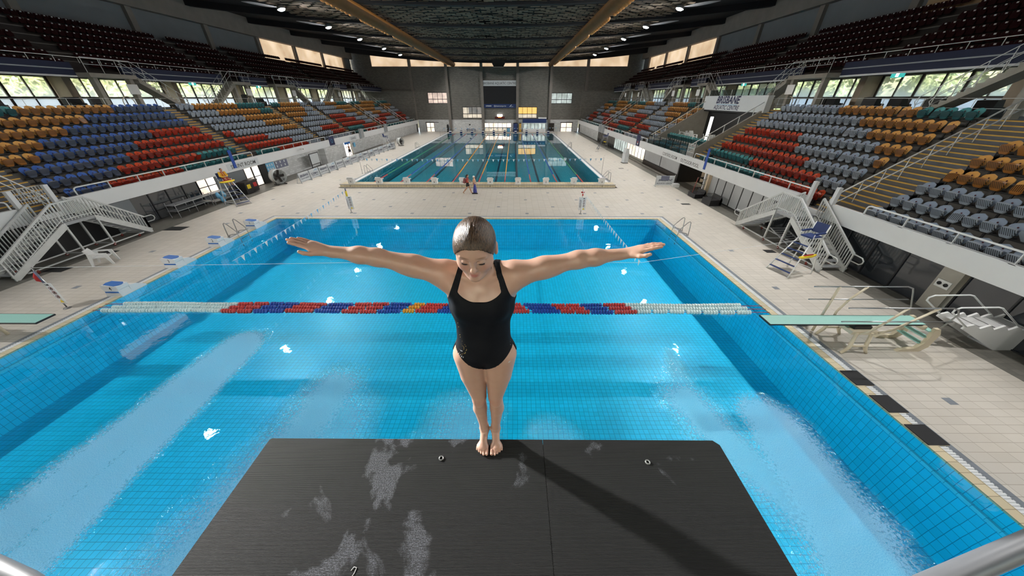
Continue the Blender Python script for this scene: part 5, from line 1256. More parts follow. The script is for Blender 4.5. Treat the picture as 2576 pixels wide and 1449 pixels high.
def drumfan(x,y,rz,R_,lab):
    r=empty('drum_fan',(x,y,0),rz,label=lab,cat='fan'); cz_=R_+.12
    b=MB(); b.lathe([(R_,-.32),(R_,.32),(R_-.03,.32),(R_-.03,-.32)],(0,0,cz_),28,'x'); b.lathe([(R_+.02,-.34),(R_+.02,-.30),(R_-.02,-.30)],(0,0,cz_),28,'x'); b.build('drum','alu',r)
    b=MB()
    for s_ in (-1,1):
        for q in range(6): rr_=R_*(q+1)/6.2; b.tube([(.33*s_,rr_*math.cos(a),cz_+rr_*math.sin(a)) for a in np.linspace(0,2*PI,21)[:-1]],.005,4,closed=True)
        for q in range(12): a=q*PI/6; b.bar((.33*s_,0,cz_),(.33*s_,R_*math.cos(a),cz_+R_*math.sin(a)),.01)
    b.build('grille','black',r)
    for q in range(5): b=MB(); b.box(-.05,.08,-.11,.05,R_-.08,.11,Matrix.Translation((0,0,cz_))@Matrix.Rotation(q*2*PI/5,4,'X')@Matrix.Rotation(.5,4,'Y')); b.build('blade','dark_frame',r)
    b=MB(); b.lathe([(.12,-.15),(.12,.15)],(0,0,cz_),12,'x'); b.build('hub','black',r)
    b=MB()
    for yy in (-.5,.5): b.bar((-.35,yy*R_*1.2,.04),(.35,yy*R_*1.2,.04),.07); b.bar((0,yy*R_*1.2,.05),(0,yy*R_*1.5,cz_*.6),.05)
    b.build('stand','black',r)
drumfan(-23.35,32.1,math.radians(-24),.66,'large round drum fan on the left deck beside the glass door'); drumfan(-20.6,62.2,math.radians(-24),.60,'farther round drum fan on the left deck near the advertising boards')
# ---- lifeguard chairs
def guard_chair(x,y,rz,lab,pad='navy_pad',hz=1.75,tube_m='rail_white'):
    """faces +x before turning"""
    r=empty('lifeguard_chair',(x,y,0),rz,label=lab,cat='lifeguard chair'); B=.55;T=.30
    for sy in (-1,1):
        b=MB(); b.tube([(1.15,sy*B,0),(.32,sy*T,hz-.05)],.03,8); b.build('leg',tube_m,r)
        b=MB(); b.tube([(-.35,sy*B,0),(-.28,sy*T,hz),(-.38,sy*T,hz+.62)],.03,8); b.build('leg',tube_m,r)
        b=MB(); b.tube([(.35,sy*T,hz),(.35,sy*T,hz+.24)],.018,6); b.tube([(-.30,sy*T,hz+.04),(.35,sy*T,hz+.04)],.02,6); b.build('arm_post',tube_m,r)
        b=MB(); b.cbox((.03,sy*T,hz+.26),(.62,.08,.06)); b.build('armrest',pad,r)
    b=MB(); b.cbox((.04,0,hz+.05),(.6,.52,.07)); b.build('seat',pad,r)
    b=MB(); b.cbox((-.345,0,hz+.40),(.06,.56,.46),Matrix.Rotation(-.16,4,'Y')); b.build('backrest',pad,r)
    for k_ in range(5):
        t=.12+.18*k_; xx=1.15-(1.15-.32)*t; w_=B-(B-T)*t; b=MB(); b.cbox((xx,0,t*(hz-.05)),(.11,2*w_-.03,.03)); b.build('step',pad,r)
    b=MB()
    for z in (.25,.85): t=z/hz; w_=B-(B-T)*t; xx=1.15-.83*t; xb=-.35+.07*t; b.tube([(xx,w_,z),(xb,w_,z),(xb,-w_,z),(xx,-w_,z)],.014,6)
    b.build('brace',tube_m,r); return r
g1=guard_chair(14.1,14.0,math.radians(196),'tall white lifeguard chair with blue seat and steps in front of the right stairs')
g2=guard_chair(-22.75,25.35,math.radians(-22),'tall white lifeguard chair on the left deck with a guard sitting on it')
g3=guard_chair(15.1,57.0,math.radians(180),'tall lifeguard chair far down the right deck',hz=1.9,tube_m='steel')
g4=guard_chair(-21.3,57.2,math.radians(-5),'tall lifeguard chair with blue seat far down the left deck by the boards')
def rescue_tube(x,y,z,rz,lab):
    r=empty('rescue_tube',(x,y,z),rz,label=lab,cat='rescue tube'); b=MB(); b.tube([(-.5,0,0),(-.3,0,-.03),(.3,0,-.03),(.5,0,0)],.07,10,radii=[.05,.075,.075,.05]); b.build('float','yellow',r); b=MB(); b.tube([(-.3,0,.05),(0,.03,.08),(.28,0,.05)],.03,6); b.build('strap','red_cloth',r)
rescue_tube(13.75,13.35,1.05,math.radians(196-0),'yellow and red rescue tube hung on the right lifeguard chair'); rescue_tube(-22.25,24.95,1.86,math.radians(64),'bright yellow rescue tube across the seated guard\'s knees'); 
b=MB(); b.tube([(15.0,57.4,1.2),(15.3,57.0,1.2)],.07,8); b.build('rescue_tube','yellow',label='small yellow rescue tube on the far right lifeguard chair',cat='rescue tube')
# ---- deck stairs up to the stands
def deck_stairs(s,xp,xw,l0,l1,ff,fn,zl,lab):
    """xp: x of the pool-side stringer, xw: stand side; landing l0..l1; feet at far ff and near fn"""
    r=empty('metal_stairs',((xp+xw)/2,(l0+l1)/2,0),label=lab,cat='stairs'); ox,oy=(xp+xw)/2,(l0+l1)/2
    Q=lambda x,y,z:(x-ox,y-oy,z); a,c=min(xp,xw),max(xp,xw)
    b=MB(); b.box(a-ox,l0-oy,zl-.14,c-ox,l1-oy,zl); b.build('landing','galv',r)
    ext=sx(s,0); b=MB(); b.box(min(xw,ext)-ox,l0-oy+.1,zl-.02,max(xw,ext)-ox,l1-oy-.1,zl+.03); b.build('bridge_plate','galv',r)
    for (y0,y1) in ((l1,ff),(l0,fn)):
        n=9
        for x in (a,c):
            b=MB(); b.bar(Q(x,y0,zl-.12),Q(x,y1,.10),.07,.27); b.build('stringer','alu',r)
            b=MB(); dy=(y1-y0); b.bar(Q(x,y0,zl+.98),Q(x,y1,.98),.085); b.bar(Q(x,y0,zl+.16),Q(x,y1,.22),.035)
            m=int(abs(dy)/.13)
            for i in range(m+1): t=i/m; yy=y0+dy*t; z=zl*(1-t); b.bar(Q(x,yy,z+.12),Q(x,yy,z+.96),.036 if i%8 else .06)
            e=1 if y1>y0 else -1; yy=y1; b.tube([Q(x,yy,.98),Q(x,yy+e*.45,.96),Q(x,yy+e*.56,.86),Q(x,yy+e*.56,.74),Q(x,yy+e*.45,.64),Q(x,yy,.64)],.028,8); b.bar(Q(x,yy,0),Q(x,yy,.98),.06); b.build('balustrade','alu',r)
        for i in range(1,n+1): t=i/(n+1); yy=y0+(y1-y0)*t; b=MB(); b.box(a-ox,yy-.13-oy,zl*(1-t)-.03,c-ox,yy+.13-oy,zl*(1-t)); b.build('tread','galv',r)
    b=MB(); b.bar(Q(xp,l0,zl+.98),Q(xp,l1,zl+.98),.07); b.bar(Q(xp,l0,zl+.16),Q(xp,l1,zl+.16),.035)
    for i in range(11): yy=l0+(l1-l0)*i/10; b.bar(Q(xp,yy,zl+.05),Q(xp,yy,zl+.96),.036)
    b.build('balustrade','alu',r)
    for x in (a,c):
        for y in (l0,l1): b=MB(); b.bar(Q(x,y,.06),Q(x,y,zl),.075); b.build('post','alu',r)
    b=MB()
    for x in (a,c): b.bar(Q(x,fn+.5,.16),Q(x,ff-.5,.16),.06)
    for y in (l0,l1,fn+.5,ff-.5): b.bar(Q(a,y,.16),Q(c,y,.16),.06)
    b.build('base_frame','alu',r)
    for x in (a,c):
        for y in (l0,l1,fn+.8,ff-.8): b=MB(); b.lathe([(.07,-.025),(.07,.025)],Q(x,y,.07),10,'x'); b.bar(Q(x,y,.1),Q(x,y,.17),.08); b.build('castor','castor_red',r)
    # gate posts at the balcony opening
    for y in (l0-.2,l1-.2) if s<0 else (l0-.35,l1-.15): b=MB(); b.box(ext-s*.0-ox-.09,y-oy-.09,zl+.1,ext-ox+.09,y-oy+.09,3.5); b.build('gate_post','white_paint',r)
deck_stairs(1,15.1,16.3,16.57,17.8,20.5,13.75,1.88,'white metal stairs with two flights up to the right stand'); deck_stairs(-1,-23.3,-24.4,15.45,16.85,19.05,12.6,1.82,'white metal stairs with two flights up to the left stand')
r=empty('lattice_gate',(-24.6,15.85,2.7),label='closed lattice gate at the top of the left metal stairs',cat='gate'); b=MB()
for i in range(12): b.bar((-.15,-.65+i*.12,0),(-.15,-.65+i*.12,.8),.025)
for z in (.05,.28,.52,.78): b.bar((-.15,-.7,z),(-.15,.72,z),.025)
b.build('lattice','alu',r)
# spare stair section leaning under the right stairs
r=empty('spare_stair_section',(15.9,17.2,.2),label='slatted metal section stored under the right stairs',cat='metal section'); b=MB()
for i in range(9): b.bar((-.4,-.8+i*.2,.1+i*.05),(.45,-.8+i*.2,.1+i*.05),.09,.03)
b.build('slat','galv',r); b=MB(); b.bar((-.42,-.9,.05),(-.42,.9,.5),.05); b.bar((.47,-.9,.05),(.47,.9,.5),.05); b.build('side_bar','galv',r)
# ================================================================ springboards, mats, white steps
r=empty('springboard',(11.0,8.45,0),label='pale green springboard on a cream stand with handrails at the right pool edge',cat='springboard')
X0=lambda x:x-11.0
b=MB(); b.box(X0(8.42),-.255,.985,X0(13.5),.255,1.03); b.build('board','board_green',r); b=MB(); b.box(X0(8.40),-.26,.982,X0(8.43),.26,1.034); b.box(X0(8.42),.252,.984,X0(13.5),.262,1.034); b.box(X0(8.42),-.262,.984,X0(13.5),-.252,1.034); b.build('edge_strip','black',r)
def bow(xc_,sy,w0,w1,z1):
    pts=[(xc_-w1,0),(xc_-w1+.10,0),(xc_-w0-.02,.30),(xc_-w0+.02,z1-.1),(xc_+w0-.02,z1-.1),(xc_+w0+.02,.30),(xc_+w1-.10,0),(xc_+w1,0)]
    b=MB(); y=sy*.50
    b.tube([(X0(xc_-w1),y,.02),(X0(xc_-w0-.03),y,.25),(X0(xc_-w0),y*.85,z1)],.05,8,radii=[.045,.055,.05]); b.tube([(X0(xc_+w1),y,.02),(X0(xc_+w0+.03),y,.25),(X0(xc_+w0),y*.85,z1)],.05,8,radii=[.045,.055,.05]); b.tube([(X0(xc_-w0-.02),y,.32),(X0(xc_+w0+.02),y,.32)],.035,8); b.build('stand_leg','cream',r)
for sy in (-1,1): bow(11.45,sy,.24,.42,.82)
b=MB(); b.box(X0(11.05),-.42,.74,X0(11.9),.42,.86); b.build('fulcrum_frame','cream',r); b=MB(); b.box(X0(11.2),-.3,.86,X0(11.75),.3,.97); b.build('fulcrum','black',r)
for sy in (-1,1):
    b=MB(); b.prism([(X0(13.0),0),(X0(13.75),0),(X0(13.95),.2),(X0(13.98),.75),(X0(13.85),.95),(X0(13.7),.95),(X0(13.72),.4),(X0(13.55),.14),(X0(13.1),.10)],sy*.36-.05,sy*.36+.05,'y'); b.build('rear_stand','cream',r)
for z in (.3,.55,.8): b=MB(); b.box(X0(13.6),-.34,z,X0(13.8),.34,z+.04); b.build('step','board_green',r)
b=MB(); b.lathe([(.09,-.3),(.09,.3)],(X0(13.45),0,.93),10,'y'); b.build('anchor_bar','cream',r)
for sy,yy in ((1,.65),(-1,-.62)):
    b=MB(); b.tube([(X0(10.15),yy,1.93),(X0(13.3),yy,1.93),(X0(13.5),yy,1.86),(X0(13.6),yy,1.7),(X0(13.75),yy*.7,1.0)],.022,8); b.tube([(X0(10.2),yy,1.42),(X0(13.62),yy,1.42)],.02,8); b.build('handrail','steel',r)
    b=MB(); b.tube([(X0(11.25),yy*.75,.80),(X0(11.35),yy*.9,.95),(X0(11.6),yy,1.4),(X0(11.95),yy,1.93)],.035,8); b.tube([(X0(11.85),yy*.75,.84),(X0(12.1),yy*.85,1.0),(X0(12.9),yy,1.93)],.035,8) if sy<0 else b.tube([(X0(11.0),yy,.05),(X0(11.0),yy,1.93)],.04,8); b.build('rail_support','cream',r)
r=empty('springboard',(-16.3,8.38,0),label='tip of a pale green springboard entering at the left picture edge',cat='springboard')
b=MB(); b.box(-4.6,-.26,.985,.55,.26,1.03); b.build('board','board_green',r); b=MB(); b.box(.55,-.26,.982,.575,.26,1.034); b.box(-4.6,.25,.983,.55,.262,1.034); b.box(-4.6,-.262,.983,.55,-.25,1.034); b.build('edge_strip','black',r)
b=MB(); b.box(-2.9,-.42,.74,-2.2,.42,.97); b.tube([(-3.0,-.4,0),(-2.8,-.4,.8)],.05,8); b.tube([(-2.1,-.4,0),(-2.3,-.4,.8)],.05,8); b.tube([(-3.0,.4,0),(-2.8,.4,.8)],.05,8); b.tube([(-2.1,.4,0),(-2.3,.4,.8)],.05,8); b.build('stand_leg','cream',r)
b=MB(); b.ell((0,0,.18),(.28,.2,.18),10,6); b.ell((.2,.1,.12),(.2,.16,.12),8,6); o=b.build('folded_cloth','purple_grey'); o.location=(10.95,9.5,0); tag(o,'grey crumpled cloth lying on the deck behind the springboard','cloth')
mat('mat_black',(.012,.012,.014),.8,bump=(160,.3))
for i,(y0,y1,x0,x1) in enumerate(((6.55,7.13,10.27,10.8),(5.60,6.18,10.27,10.8),(4.66,5.23,10.27,10.8))):
    b=MB(); b.box(x0,y0,.016,x1,y1,.035); r=b.build('foot_mat','mat_black',label=f'black square mat over the right pool edge, {["farthest","middle","nearest"][i]} of the three',cat='mat',group='black mats at the right pool edge')
    b=MB(); b.box(x0+.02,y0-.01,.002,x1-.02,y0+.02,.016); b.build('edge_batten','cream',r)
r=empty('movable_steps',(15.95,8.5,0),label='white movable steps with bent handrails under the right stand',cat='steps')
pts=[(.35,0),(1.7,0),(1.9,.15),(1.9,.75),(1.55,.75),(1.45,.95),(1.15,.80),(1.0,1.0),(.70,.84),(.55,1.03),(.22,.88),(.08,1.06),(-.25,.92),(-.42,1.08),(-.95,1.05),(-1.0,.95)]
pts=[(.42,0),(1.25,0),(1.9,.55),(1.95,.95),(1.45,.98),(1.22,.82),(.98,1.0),(.72,.84),(.50,1.02),(.24,.86),(.02,1.04),(-.24,.88),(-.46,1.06),(-.72,.92),(-1.0,1.08),(-1.25,1.0),(-1.28,.90)]
b=MB(); b.prism(pts,-.38,-.32,'y'); b.prism(pts,.32,.38,'y'); b.build('side_panel','plastic_white',r)
for i in range(5): b=MB(); x=-1.0+i*.5; b.box(x,-.32,.88-.012*i,x+.40,.32,.90-.012*i); b.build('step','plastic_white',r)
b=MB(); b.prism([(.40,0),(1.25,0),(1.9,.55),(1.9,.60),(1.2,.06),(.40,.06)],-.32,.32,'y'); b.build('base','galv',r)
for y in (-.36,.36): b=MB(); b.tube([(.5,y,1.0),(-.6,y,1.72),(-.75,y,1.76),(-1.9,y,1.74),(-2.05,y,1.66),(-2.05,y,1.55),(-1.2,y,.98)],.026,8); b.build('handrail','rail_white',r)
# ================================================================ under the stands
def pane_run(s,d,y0,y1,z0,z1,step,m_,nm,lab,frame='black',w=.05,door=False):
    r=empty(nm,(sx(s,d),y0,z0),label=lab,cat='glazing'); n=max(1,round((y1-y0)/step)); f=MB()
    for i in range(n+1): y=(y1-y0)*i/n; f.box(-.05,y-w/2,0,.05,y+w/2,z1-z0)
    for z in (0,z1-z0-.05)+((.45*(z1-z0),) if door else ()): f.box(-.05,0,z,.05,y1-y0,z+.05)
    f.build('frame',frame,r); p=MB(); p.box(-.01,0,0,.01,y1-y0,z1-z0); p.build('pane',m_,r); return r
mat_glow('glass_dim',(.02,.021,.02),(.05,.052,.05),1,.5)
D=.5
# right side, near to far
pane_run(1,D,-2,10.2,.0,1.88,1.35,'dark_glass','dark_glazing','dark tinted glass wall under the nearest right stand')
b=MB(); sbox(b,1,.3,10.3,0,.75,10.95,1.9); o=b.build('wall_pillar','concrete',kind='structure'); b=MB(); b.box(16.76,10.4,1.0,16.8,10.85,1.3); o2=b.build('socket_box','alu',label='grey double switch box on the concrete pillar',cat='switch box'); b=MB(); 
for y in (10.52,10.73): b.lathe([(.07,0),(.07,.02),(.03,.03)],(16.74,y,1.15),12,'x')
b.build('switch','black',o2)
pane_run(1,D,11.0,20.3,.0,1.88,1.25,'dark_glass','dark_glazing','dark tinted glass wall behind the right metal stairs'); pane_run(1,D,20.4,28.0,.0,1.88,1.1,'glass_dim','grey_glazing','grey reflecting glass wall under the second right stand block')
b=MB(); sbox(b,1,2.6,28,0,2.8,33.5,1.9); sbox(b,1,.2,27.9,0,2.6,28.1,1.9); b.build('wall_recess','wall_cream',kind='structure')
b=MB(); sbox(b,1,.2,33.3,0,2.6,33.5,1.9); b.build('wall_recess_dark','black',kind='structure')
pane_run(1,D,33.5,43.8,.55,1.88,5,'glass_dim','control_room_glazing','control room windows under the right stand'); b=MB(); sbox(b,1,D-.1,33.5,0,D+.1,43.8,.55); b.build('wall_dado','dark_frame',kind='structure')
pane_run(1,D,43.8,51.2,.35,1.88,1.2,'room_bright','lit_room_glazing','brightly lit room seen through black framed glass under the right stand'); pane_run(1,D,51.2,58,.2,1.88,1.1,'room_cool','pale_blind_glazing','pale blinds behind black framed glass under the right stand'); pane_run(1,D,58,70,.0,1.88,.8,'dark_glass','dark_glazing','dark glass wall far down the right side')
b=MB(); sbox(b,1,.1,34,0,.3,52,.12); b.build('kerb_right','concrete',kind='structure')
b=MB(); sbox(b,1,.2,28.4,.0,.35,28.6,1.9); b.build('post_white','white_paint',kind='structure')
# left side
pane_run(-1,D,2,12.6,0,1.88,1.3,'dark_glass','dark_glazing','dark glass wall under the nearest left stand'); b=MB(); sbox(b,-1,.4,12.6,0,.6,19.8,1.88); b.build('wall_panel_left','black',kind='structure'); b=MB(); sbox(b,-1,.35,18.7,.0,.6,20.2,1.88); b.build('wall_panel_pale','panel_grey',kind='structure')
pane_run(-1,D,20.2,25.3,.0,1.88,1.25,'dark_glass','dark_glazing','dark glass wall behind the metal trolleys on the left')
pane_run(-1,D,25.3,27.0,.6,1.88,.85,'room_bright','lit_glazing','lit glass panes left of the seated lifeguard',door=True); b=MB(); sbox(b,-1,D-.1,25.3,0,D+.1,30.3,.6); sbox(b,-1,D-.1,27,.6,D+.1,30.2,1.88); b.build('wall_dado_left','panel_grey',kind='structure')
pane_run(-1,D,30.3,32.3,0,1.88,1.0,'room_bright','glass_double_door','black framed glass double door lit warm from inside, under the SPRINT ROOM sign',w=.14,door=True); b=MB(); sbox(b,-1,.4,32.3,0,.6,33.2,1.88); b.build('wall_dark_left','black',kind='structure')
b=MB(); sbox(b,-1,.38,50.3,0,.44,52.0,1.85); o=b.build('door_3','white_glow',kind='structure'); b=MB(); sbox(b,-1,.36,52.0,0,.46,52.4,1.85); b.build('door_leaf','cream',o)
for (y0,y1,z0,z1,m_,lab) in ((50.2,52.0,1.5,1.84,'block_blue','small blue sign over the bright change room doorway'),(53.0,53.6,.9,1.5,'sky_blue','small light blue sign beside the change room doorway')):
    b=MB(); sbox(b,-1,.30,y0,z0,.36,y1,z1); b.build('door_sign',m_,label=lab,cat='sign')
b=MB(); sbox(b,-1,-.4,43.2,0,.5,47.2,1.86); b.build('wall_bay_left','white_block_side',kind='structure')
# lettering on the balcony edges
def edge_text(s,t,y0,y1,z,size,nm,lab,sw=1.0):
    x=sx(s,-.035); yc=(y0+y1)/2; sp_=MB(); sbox(sp_,s,-.03,min(y0,y1)-.25,z-.27,-.015,max(y0,y1)+.25,z+.27); o=sp_.build('edge_sign','sign_white' if s<0 else 'white_paint',label=lab,cat='sign')
    L=MB(); text(L,t,(x,yc,z-.03),(0,-s*1.0,0) if s>0 else (0,1,0),(0,0,1),size,0,sw); L.build('lettering','text_dark',o)
mat('text_dark',(.02,.02,.022),.5)
edge_text(-1,'SPRINT ROOM',28.4,31.7,2.25,.44,'s','white sign lettered SPRINT ROOM on the left balcony edge',1.05); edge_text(-1,'CHANGE',51.6,53.7,2.2,.42,'s','white sign lettered CHANGE on the left balcony edge')
edge_text(1,'CONTROL ROOM',33.8,37.5,2.2,.44,'s','white sign lettered CONTROL ROOM on the right balcony edge'); edge_text(1,'OUTDOOR POOL',29.6,33.0,2.2,.44,'s','white sign lettered OUTDOOR POOL on the right balcony edge')
# hanging banners and loudspeakers on the balcony edge
def banner(s,y,z0,z1,w,m_,lab,skew=0,logo=None):
    x=sx(s,-.06); b=MB(); b.add([(x,y-w/2+skew,z0),(x,y+w/2+skew,z0),(x,y+w/2,z1),(x,y-w/2,z1),(x+s*.02,y-w/2+skew,z0),(x+s*.02,y+w/2+skew,z0),(x+s*.02,y+w/2,z1),(x+s*.02,y-w/2,z1)],[(0,1,2,3),(7,6,5,4),(0,4,5,1),(1,5,6,2),(2,6,7,3),(3,7,4,0)]); o=b.build('banner',m_,label=lab,cat='banner')
    if logo:
        L=MB(); L.tube([(x-s*.012,y+.22*math.cos(a),(z0+z1)/2+.22*math.sin(a)) for a in np.linspace(0,2*PI,17)[:-1]],.03,4,closed=True) if logo=='ring' else L.ell((x-s*.01,y,z0+.35),(.01,.24,.24),14,10); L.build('logo','sky_blue' if logo=='ring' else 'sign_white',o)
        if logo!='ring': q=MB(); q.ell((x-s*.014,y,z0+.43),(.012,.2,.12),12,6); q.build('logo_top','red_cloth',o)
banner(-1,46.2,1.95,2.98,1.35,'sign_navy','dark blue banner with a round logo on the left balcony edge',0,'ring'); banner(1,45.6,1.98,3.3,1.3,'sign_navy','dark banner with a red and white round logo on the right balcony edge',0,'ball')
banner(1,28.6,2.1,3.75,.32,'float_blue','narrow blue fabric banner hanging at the OUTDOOR POOL sign'); banner(-1,29.0,2.1,3.55,.32,'float_blue','narrow blue fabric banner hanging at the SPRINT ROOM sign',.0)
for (s,y) in ((-1,55.5),(-1,66.5),(1,66.5),(1,64.2)):
    r=empty('column_loudspeaker',(sx(s,-.2),y,1.95),label=f'tall grey column loudspeaker on the {"left" if s<0 else "right"} balcony edge, {"nearer" if y in(55.5,64.2) else "farther"} one',cat='loudspeaker'); b=MB(); b.box(-.15,-.55,0,.15,.55,1.3); b.build('cabinet','strip_grey',r); b=MB(); b.box(-.16 if s>0 else .15,-.45,.1,-.15 if s>0 else .16,.45,1.2); b.build('grille','galv',r)
# balcony top rails
b=None
mt='rail_white'
for s in (1,-1):
    ys=[(-2.9,15.0),(17.75,31.6),(33.0,44.9),(46.3,54.0),(55.4,67.2),(68.8,80.4),(81.8,88)] if s<0 else [(-2.9,14.6),(17.75,30.9),(42.9,53.9),(55.2,67.2),(68.8,80.4),(81.8,88)]
    for i,(a,c) in enumerate(ys):
        r=empty('balcony_rail',(sx(s,.1),a,2.66),label=f'low white tube rail on the {"left" if s<0 else "right"} balcony edge, {ORD[i]} length from the near end',cat='rail',group='low rails on the balcony edges')
        t=MB(); L=c-a; t.tube([(0,0,0),(0,0,.3),(0,.04,.37),(0,.14,.41),(0,L-.14,.41),(0,L-.04,.37),(0,L,.3),(0,L,0)],.035,8); t.build('rail_tube',mt,r); n=max(1,round(L/1.75)); 
        for j in range(1,n): q=MB(); q.bar((0,L*j/n,0),(0,L*j/n,.4),.03,.06); q.box(-.12,L*j/n-.09,-.02,.06,L*j/n+.09,.012); q.build('rail_post',mt,r)
    # upper tier rail
    r=empty('upper_rail',(sx(s,8.0),0,9.62),label=f'thin pale rail along the front of the {"left" if s<0 else "right"} upper tier',cat='rail'); t=MB(); t.tube([(0,-2.9,.36),(0,89,.36)],.02,6); t.build('rail_tube','rail_white',r)
    for j in range(62): q=MB(); q.bar((0,-2+j*1.46,0),(0,-2+j*1.46,.36),.025); q.build('rail_post','rail_white',r)
    r=empty('concourse_rail',(sx(s,7.0),0,6.5),label=f'thin two-bar rail behind the top row of the {"left" if s<0 else "right"} lower stand',cat='rail'); t=MB()
    for z in (.42,.86): t.tube([(0,-2.9,z),(0,89,z)],.012,5)
    t.build('rail_tube','rail_white',r)
    for j in range(40): q=MB(); q.bar((0,-2+j*2.3,0),(0,-2+j*2.3,.87),.022); q.build('rail_post','rail_white',r)
# aisle hand rails
def aisle_rail(s,y,lab,d0=.15,d1=6.9,m_='rail_white'):
    r=empty('aisle_rail',(sx(s,d0),y,0),label=lab,cat='rail'); z=lambda d:tread(0)+(d-.2)*RISE/ROW
    P_=lambda d,h:(s*(d-d0),0,z(d)+h)
    t=MB(); t.tube([P_(d0,.45),P_(d0-.12,.55),P_(d0-.1,.85),P_(d0+.1,.98),P_(d1,.98)],.036,8); t.tube([P_(d0,.45),P_(d1,.45)],.028,8); t.build('rail_tube',m_,r)
    for k_ in range(8): q=MB(); d=d0+.25+ROW*k_; q.tube([P_(d,-.1),P_(d,.96)],.02,6); q.build('rail_post',m_,r)
aisle_rail(1,16.45,'double white hand rail up the wide right aisle beside the metal stairs'); aisle_rail(-1,16.4,'double white hand rail up the wide left aisle beside the metal stairs'); aisle_rail(-1,67.9,'white hand rail up a far aisle of the left stand'); aisle_rail(1,67.9,'white hand rail up a far aisle of the right stand'); aisle_rail(-1,81.1,'farthest hand rail up the left stand')
# ---- flying concrete stairs
for s in (1,-1):
    for i,(l0,l1,ft) in enumerate(FLY[s]):
        up='right' if s>0 else 'left'
        r=empty('concrete_stairs',(sx(s,6.9),l0,0),label=f'concrete stairs from concourse to upper tier, {up} side, {ORD[i]} from the near end',cat='stairs',group='concrete stairs to the upper tiers')
        y0,y1=(l1,ft) if ft>l1 else (l0,ft); e=1 if y1>y0 else -1; n=13; W0,W1=0.,.95; q=MB()
        prof=[]; 
        for j in range(n): yy=y0+(y1-y0)*j/n-l0; zz=8.98-2.48*(j+1)/n+.0; prof+=[(yy,zz+2.48/n if j==0 else zz+2.48/n),(yy+(y1-y0)/n,zz+2.48/n)] if False else [(yy,zz),(yy+(y1-y0)/n,zz)]
        pts=prof+[(y1-l0,6.5-.0),(y1-l0-e*.5,6.5),(y0-l0,8.45)]
        q.prism(pts,min(0,s*.95),max(0,s*.95),'x'); q.build('flight','concrete',r)
        q=MB(); q.box(min(0,s*1.3),0,8.72,max(0,s*1.3),l1-l0,9.0); q.build('landing','concrete',r)
        for yy in (.4,l1-l0-.4): q=MB(); q.box(min(s*.2,s*.6),yy-.15,6.5,max(s*.2,s*.6),yy+.15,8.72); q.build('support_pier','concrete',r)
        for x in (s*.05,s*.9):
            q=MB(); 
            top=[(x,0,9.95),(x,l1-l0,9.95)] if x==s*.05 else [(x,y0-l0-e*.1,9.95),(x,y0-l0,9.95)]
            if e>0: path=top+[(x,y1-l0,7.45),(x,y1-l0+e*.15,7.2),(x,y1-l0,7.0)]
            else: path=top[::-1]+[(x,y1-l0,7.45),(x,y1-l0+e*.15,7.2),(x,y1-l0,7.0)]
            q.tube(path,.022,6); q.tube([(a_,b_,c_-.42) for a_,b_,c_ in path[:3]],.015,6); q.build('handrail','rail_white',r)
            for j in range(6): t=j/5; yy=y0+(y1-y0)*t-l0; q=MB(); q.tube([(x,yy,8.98-2.48*t-.05),(x,yy,9.95-2.5*t)],.018,6); q.build('rail_post','rail_white',r)
        for j in range(4): q=MB(); q.tube([(s*.05,(l1-l0)*j/3,9.0),(s*.05,(l1-l0)*j/3,9.95)],.018,6); q.build('rail_post','rail_white',r)
        # white notice on the pier
        if l0>20: q=MB(); q.box(min(-s*.03,0),l1-l0-1.2,7.65,max(-s*.03,0.001),l1-l0-.35,8.35); q.build('notice_sheet','plastic_white',r)
# exit signs under the upper tier, things on the concourse
mat('exit_green',(.03,.35,.33),.5,emit=(.05,.55,.5),es=.6,noise=False)
for i,(s,y) in enumerate(((-1,20.6),(-1,37.6),(-1,47.2),(1,24.2),(1,39.8))):
    r=empty('exit_sign',(sx(s,7.95),y,8.5),label=f'green and white exit sign hanging under the {"left" if s<0 else "right"} upper tier, {ORD[i if s<0 else i-3]} from the near end',cat='exit sign'); b=MB(); b.box(-.03,-.4,0,.03,.4,.26); b.build('sign_box','exit_green',r); b=MB(); b.box(-.035,-.08,.04,.035,.1,.22); b.build('symbol','white_glow',r); b=MB(); b.box(-.02,-.3,.26,.02,-.28,.4); b.box(-.02,.28,.26,.02,.3,.4); b.build('bracket','alu',r)
def covered(s,y,d,h,lab,w=1.0):
    r=empty('covered_chairs',(sx(s,d),y,6.5),random.uniform(-.2,.2),label=lab,cat='stacked chairs'); b=MB(); b.prism([(-.3,0),(.35,0),(.38,h*.55),(.1,h*.6),(.02,h),(-.28,h*.96)],-w/2,w/2,'y'); b.build('cover','black',r); b=MB(); b.tube([(.3,-w/2,0),(.3,-w/2,h*.6)],.02,5); b.tube([(.3,w/2,0),(.3,w/2,h*.6)],.02,5); b.build('frame','steel',r)
for i,(s,y,h) in enumerate(((-1,21.6,.9),(-1,23.0,.85),(-1,27.6,.95),(-1,29.0,.9),(-1,45.6,1.3),(-1,48.2,.9),(1,19.2,.8),(1,21.9,.9),(1,24.2,.95),(1,25.6,.95),(1,28.9,.95),(1,30.0,.9),(1,47.0,1.0),(1,50,.9))):
    covered(s,y,8.6+.2*(i%3),h,f'black covered chairs on the {"left" if s<0 else "right"} concourse, {ORD[i if s<0 else i-6]} heap from the near end')
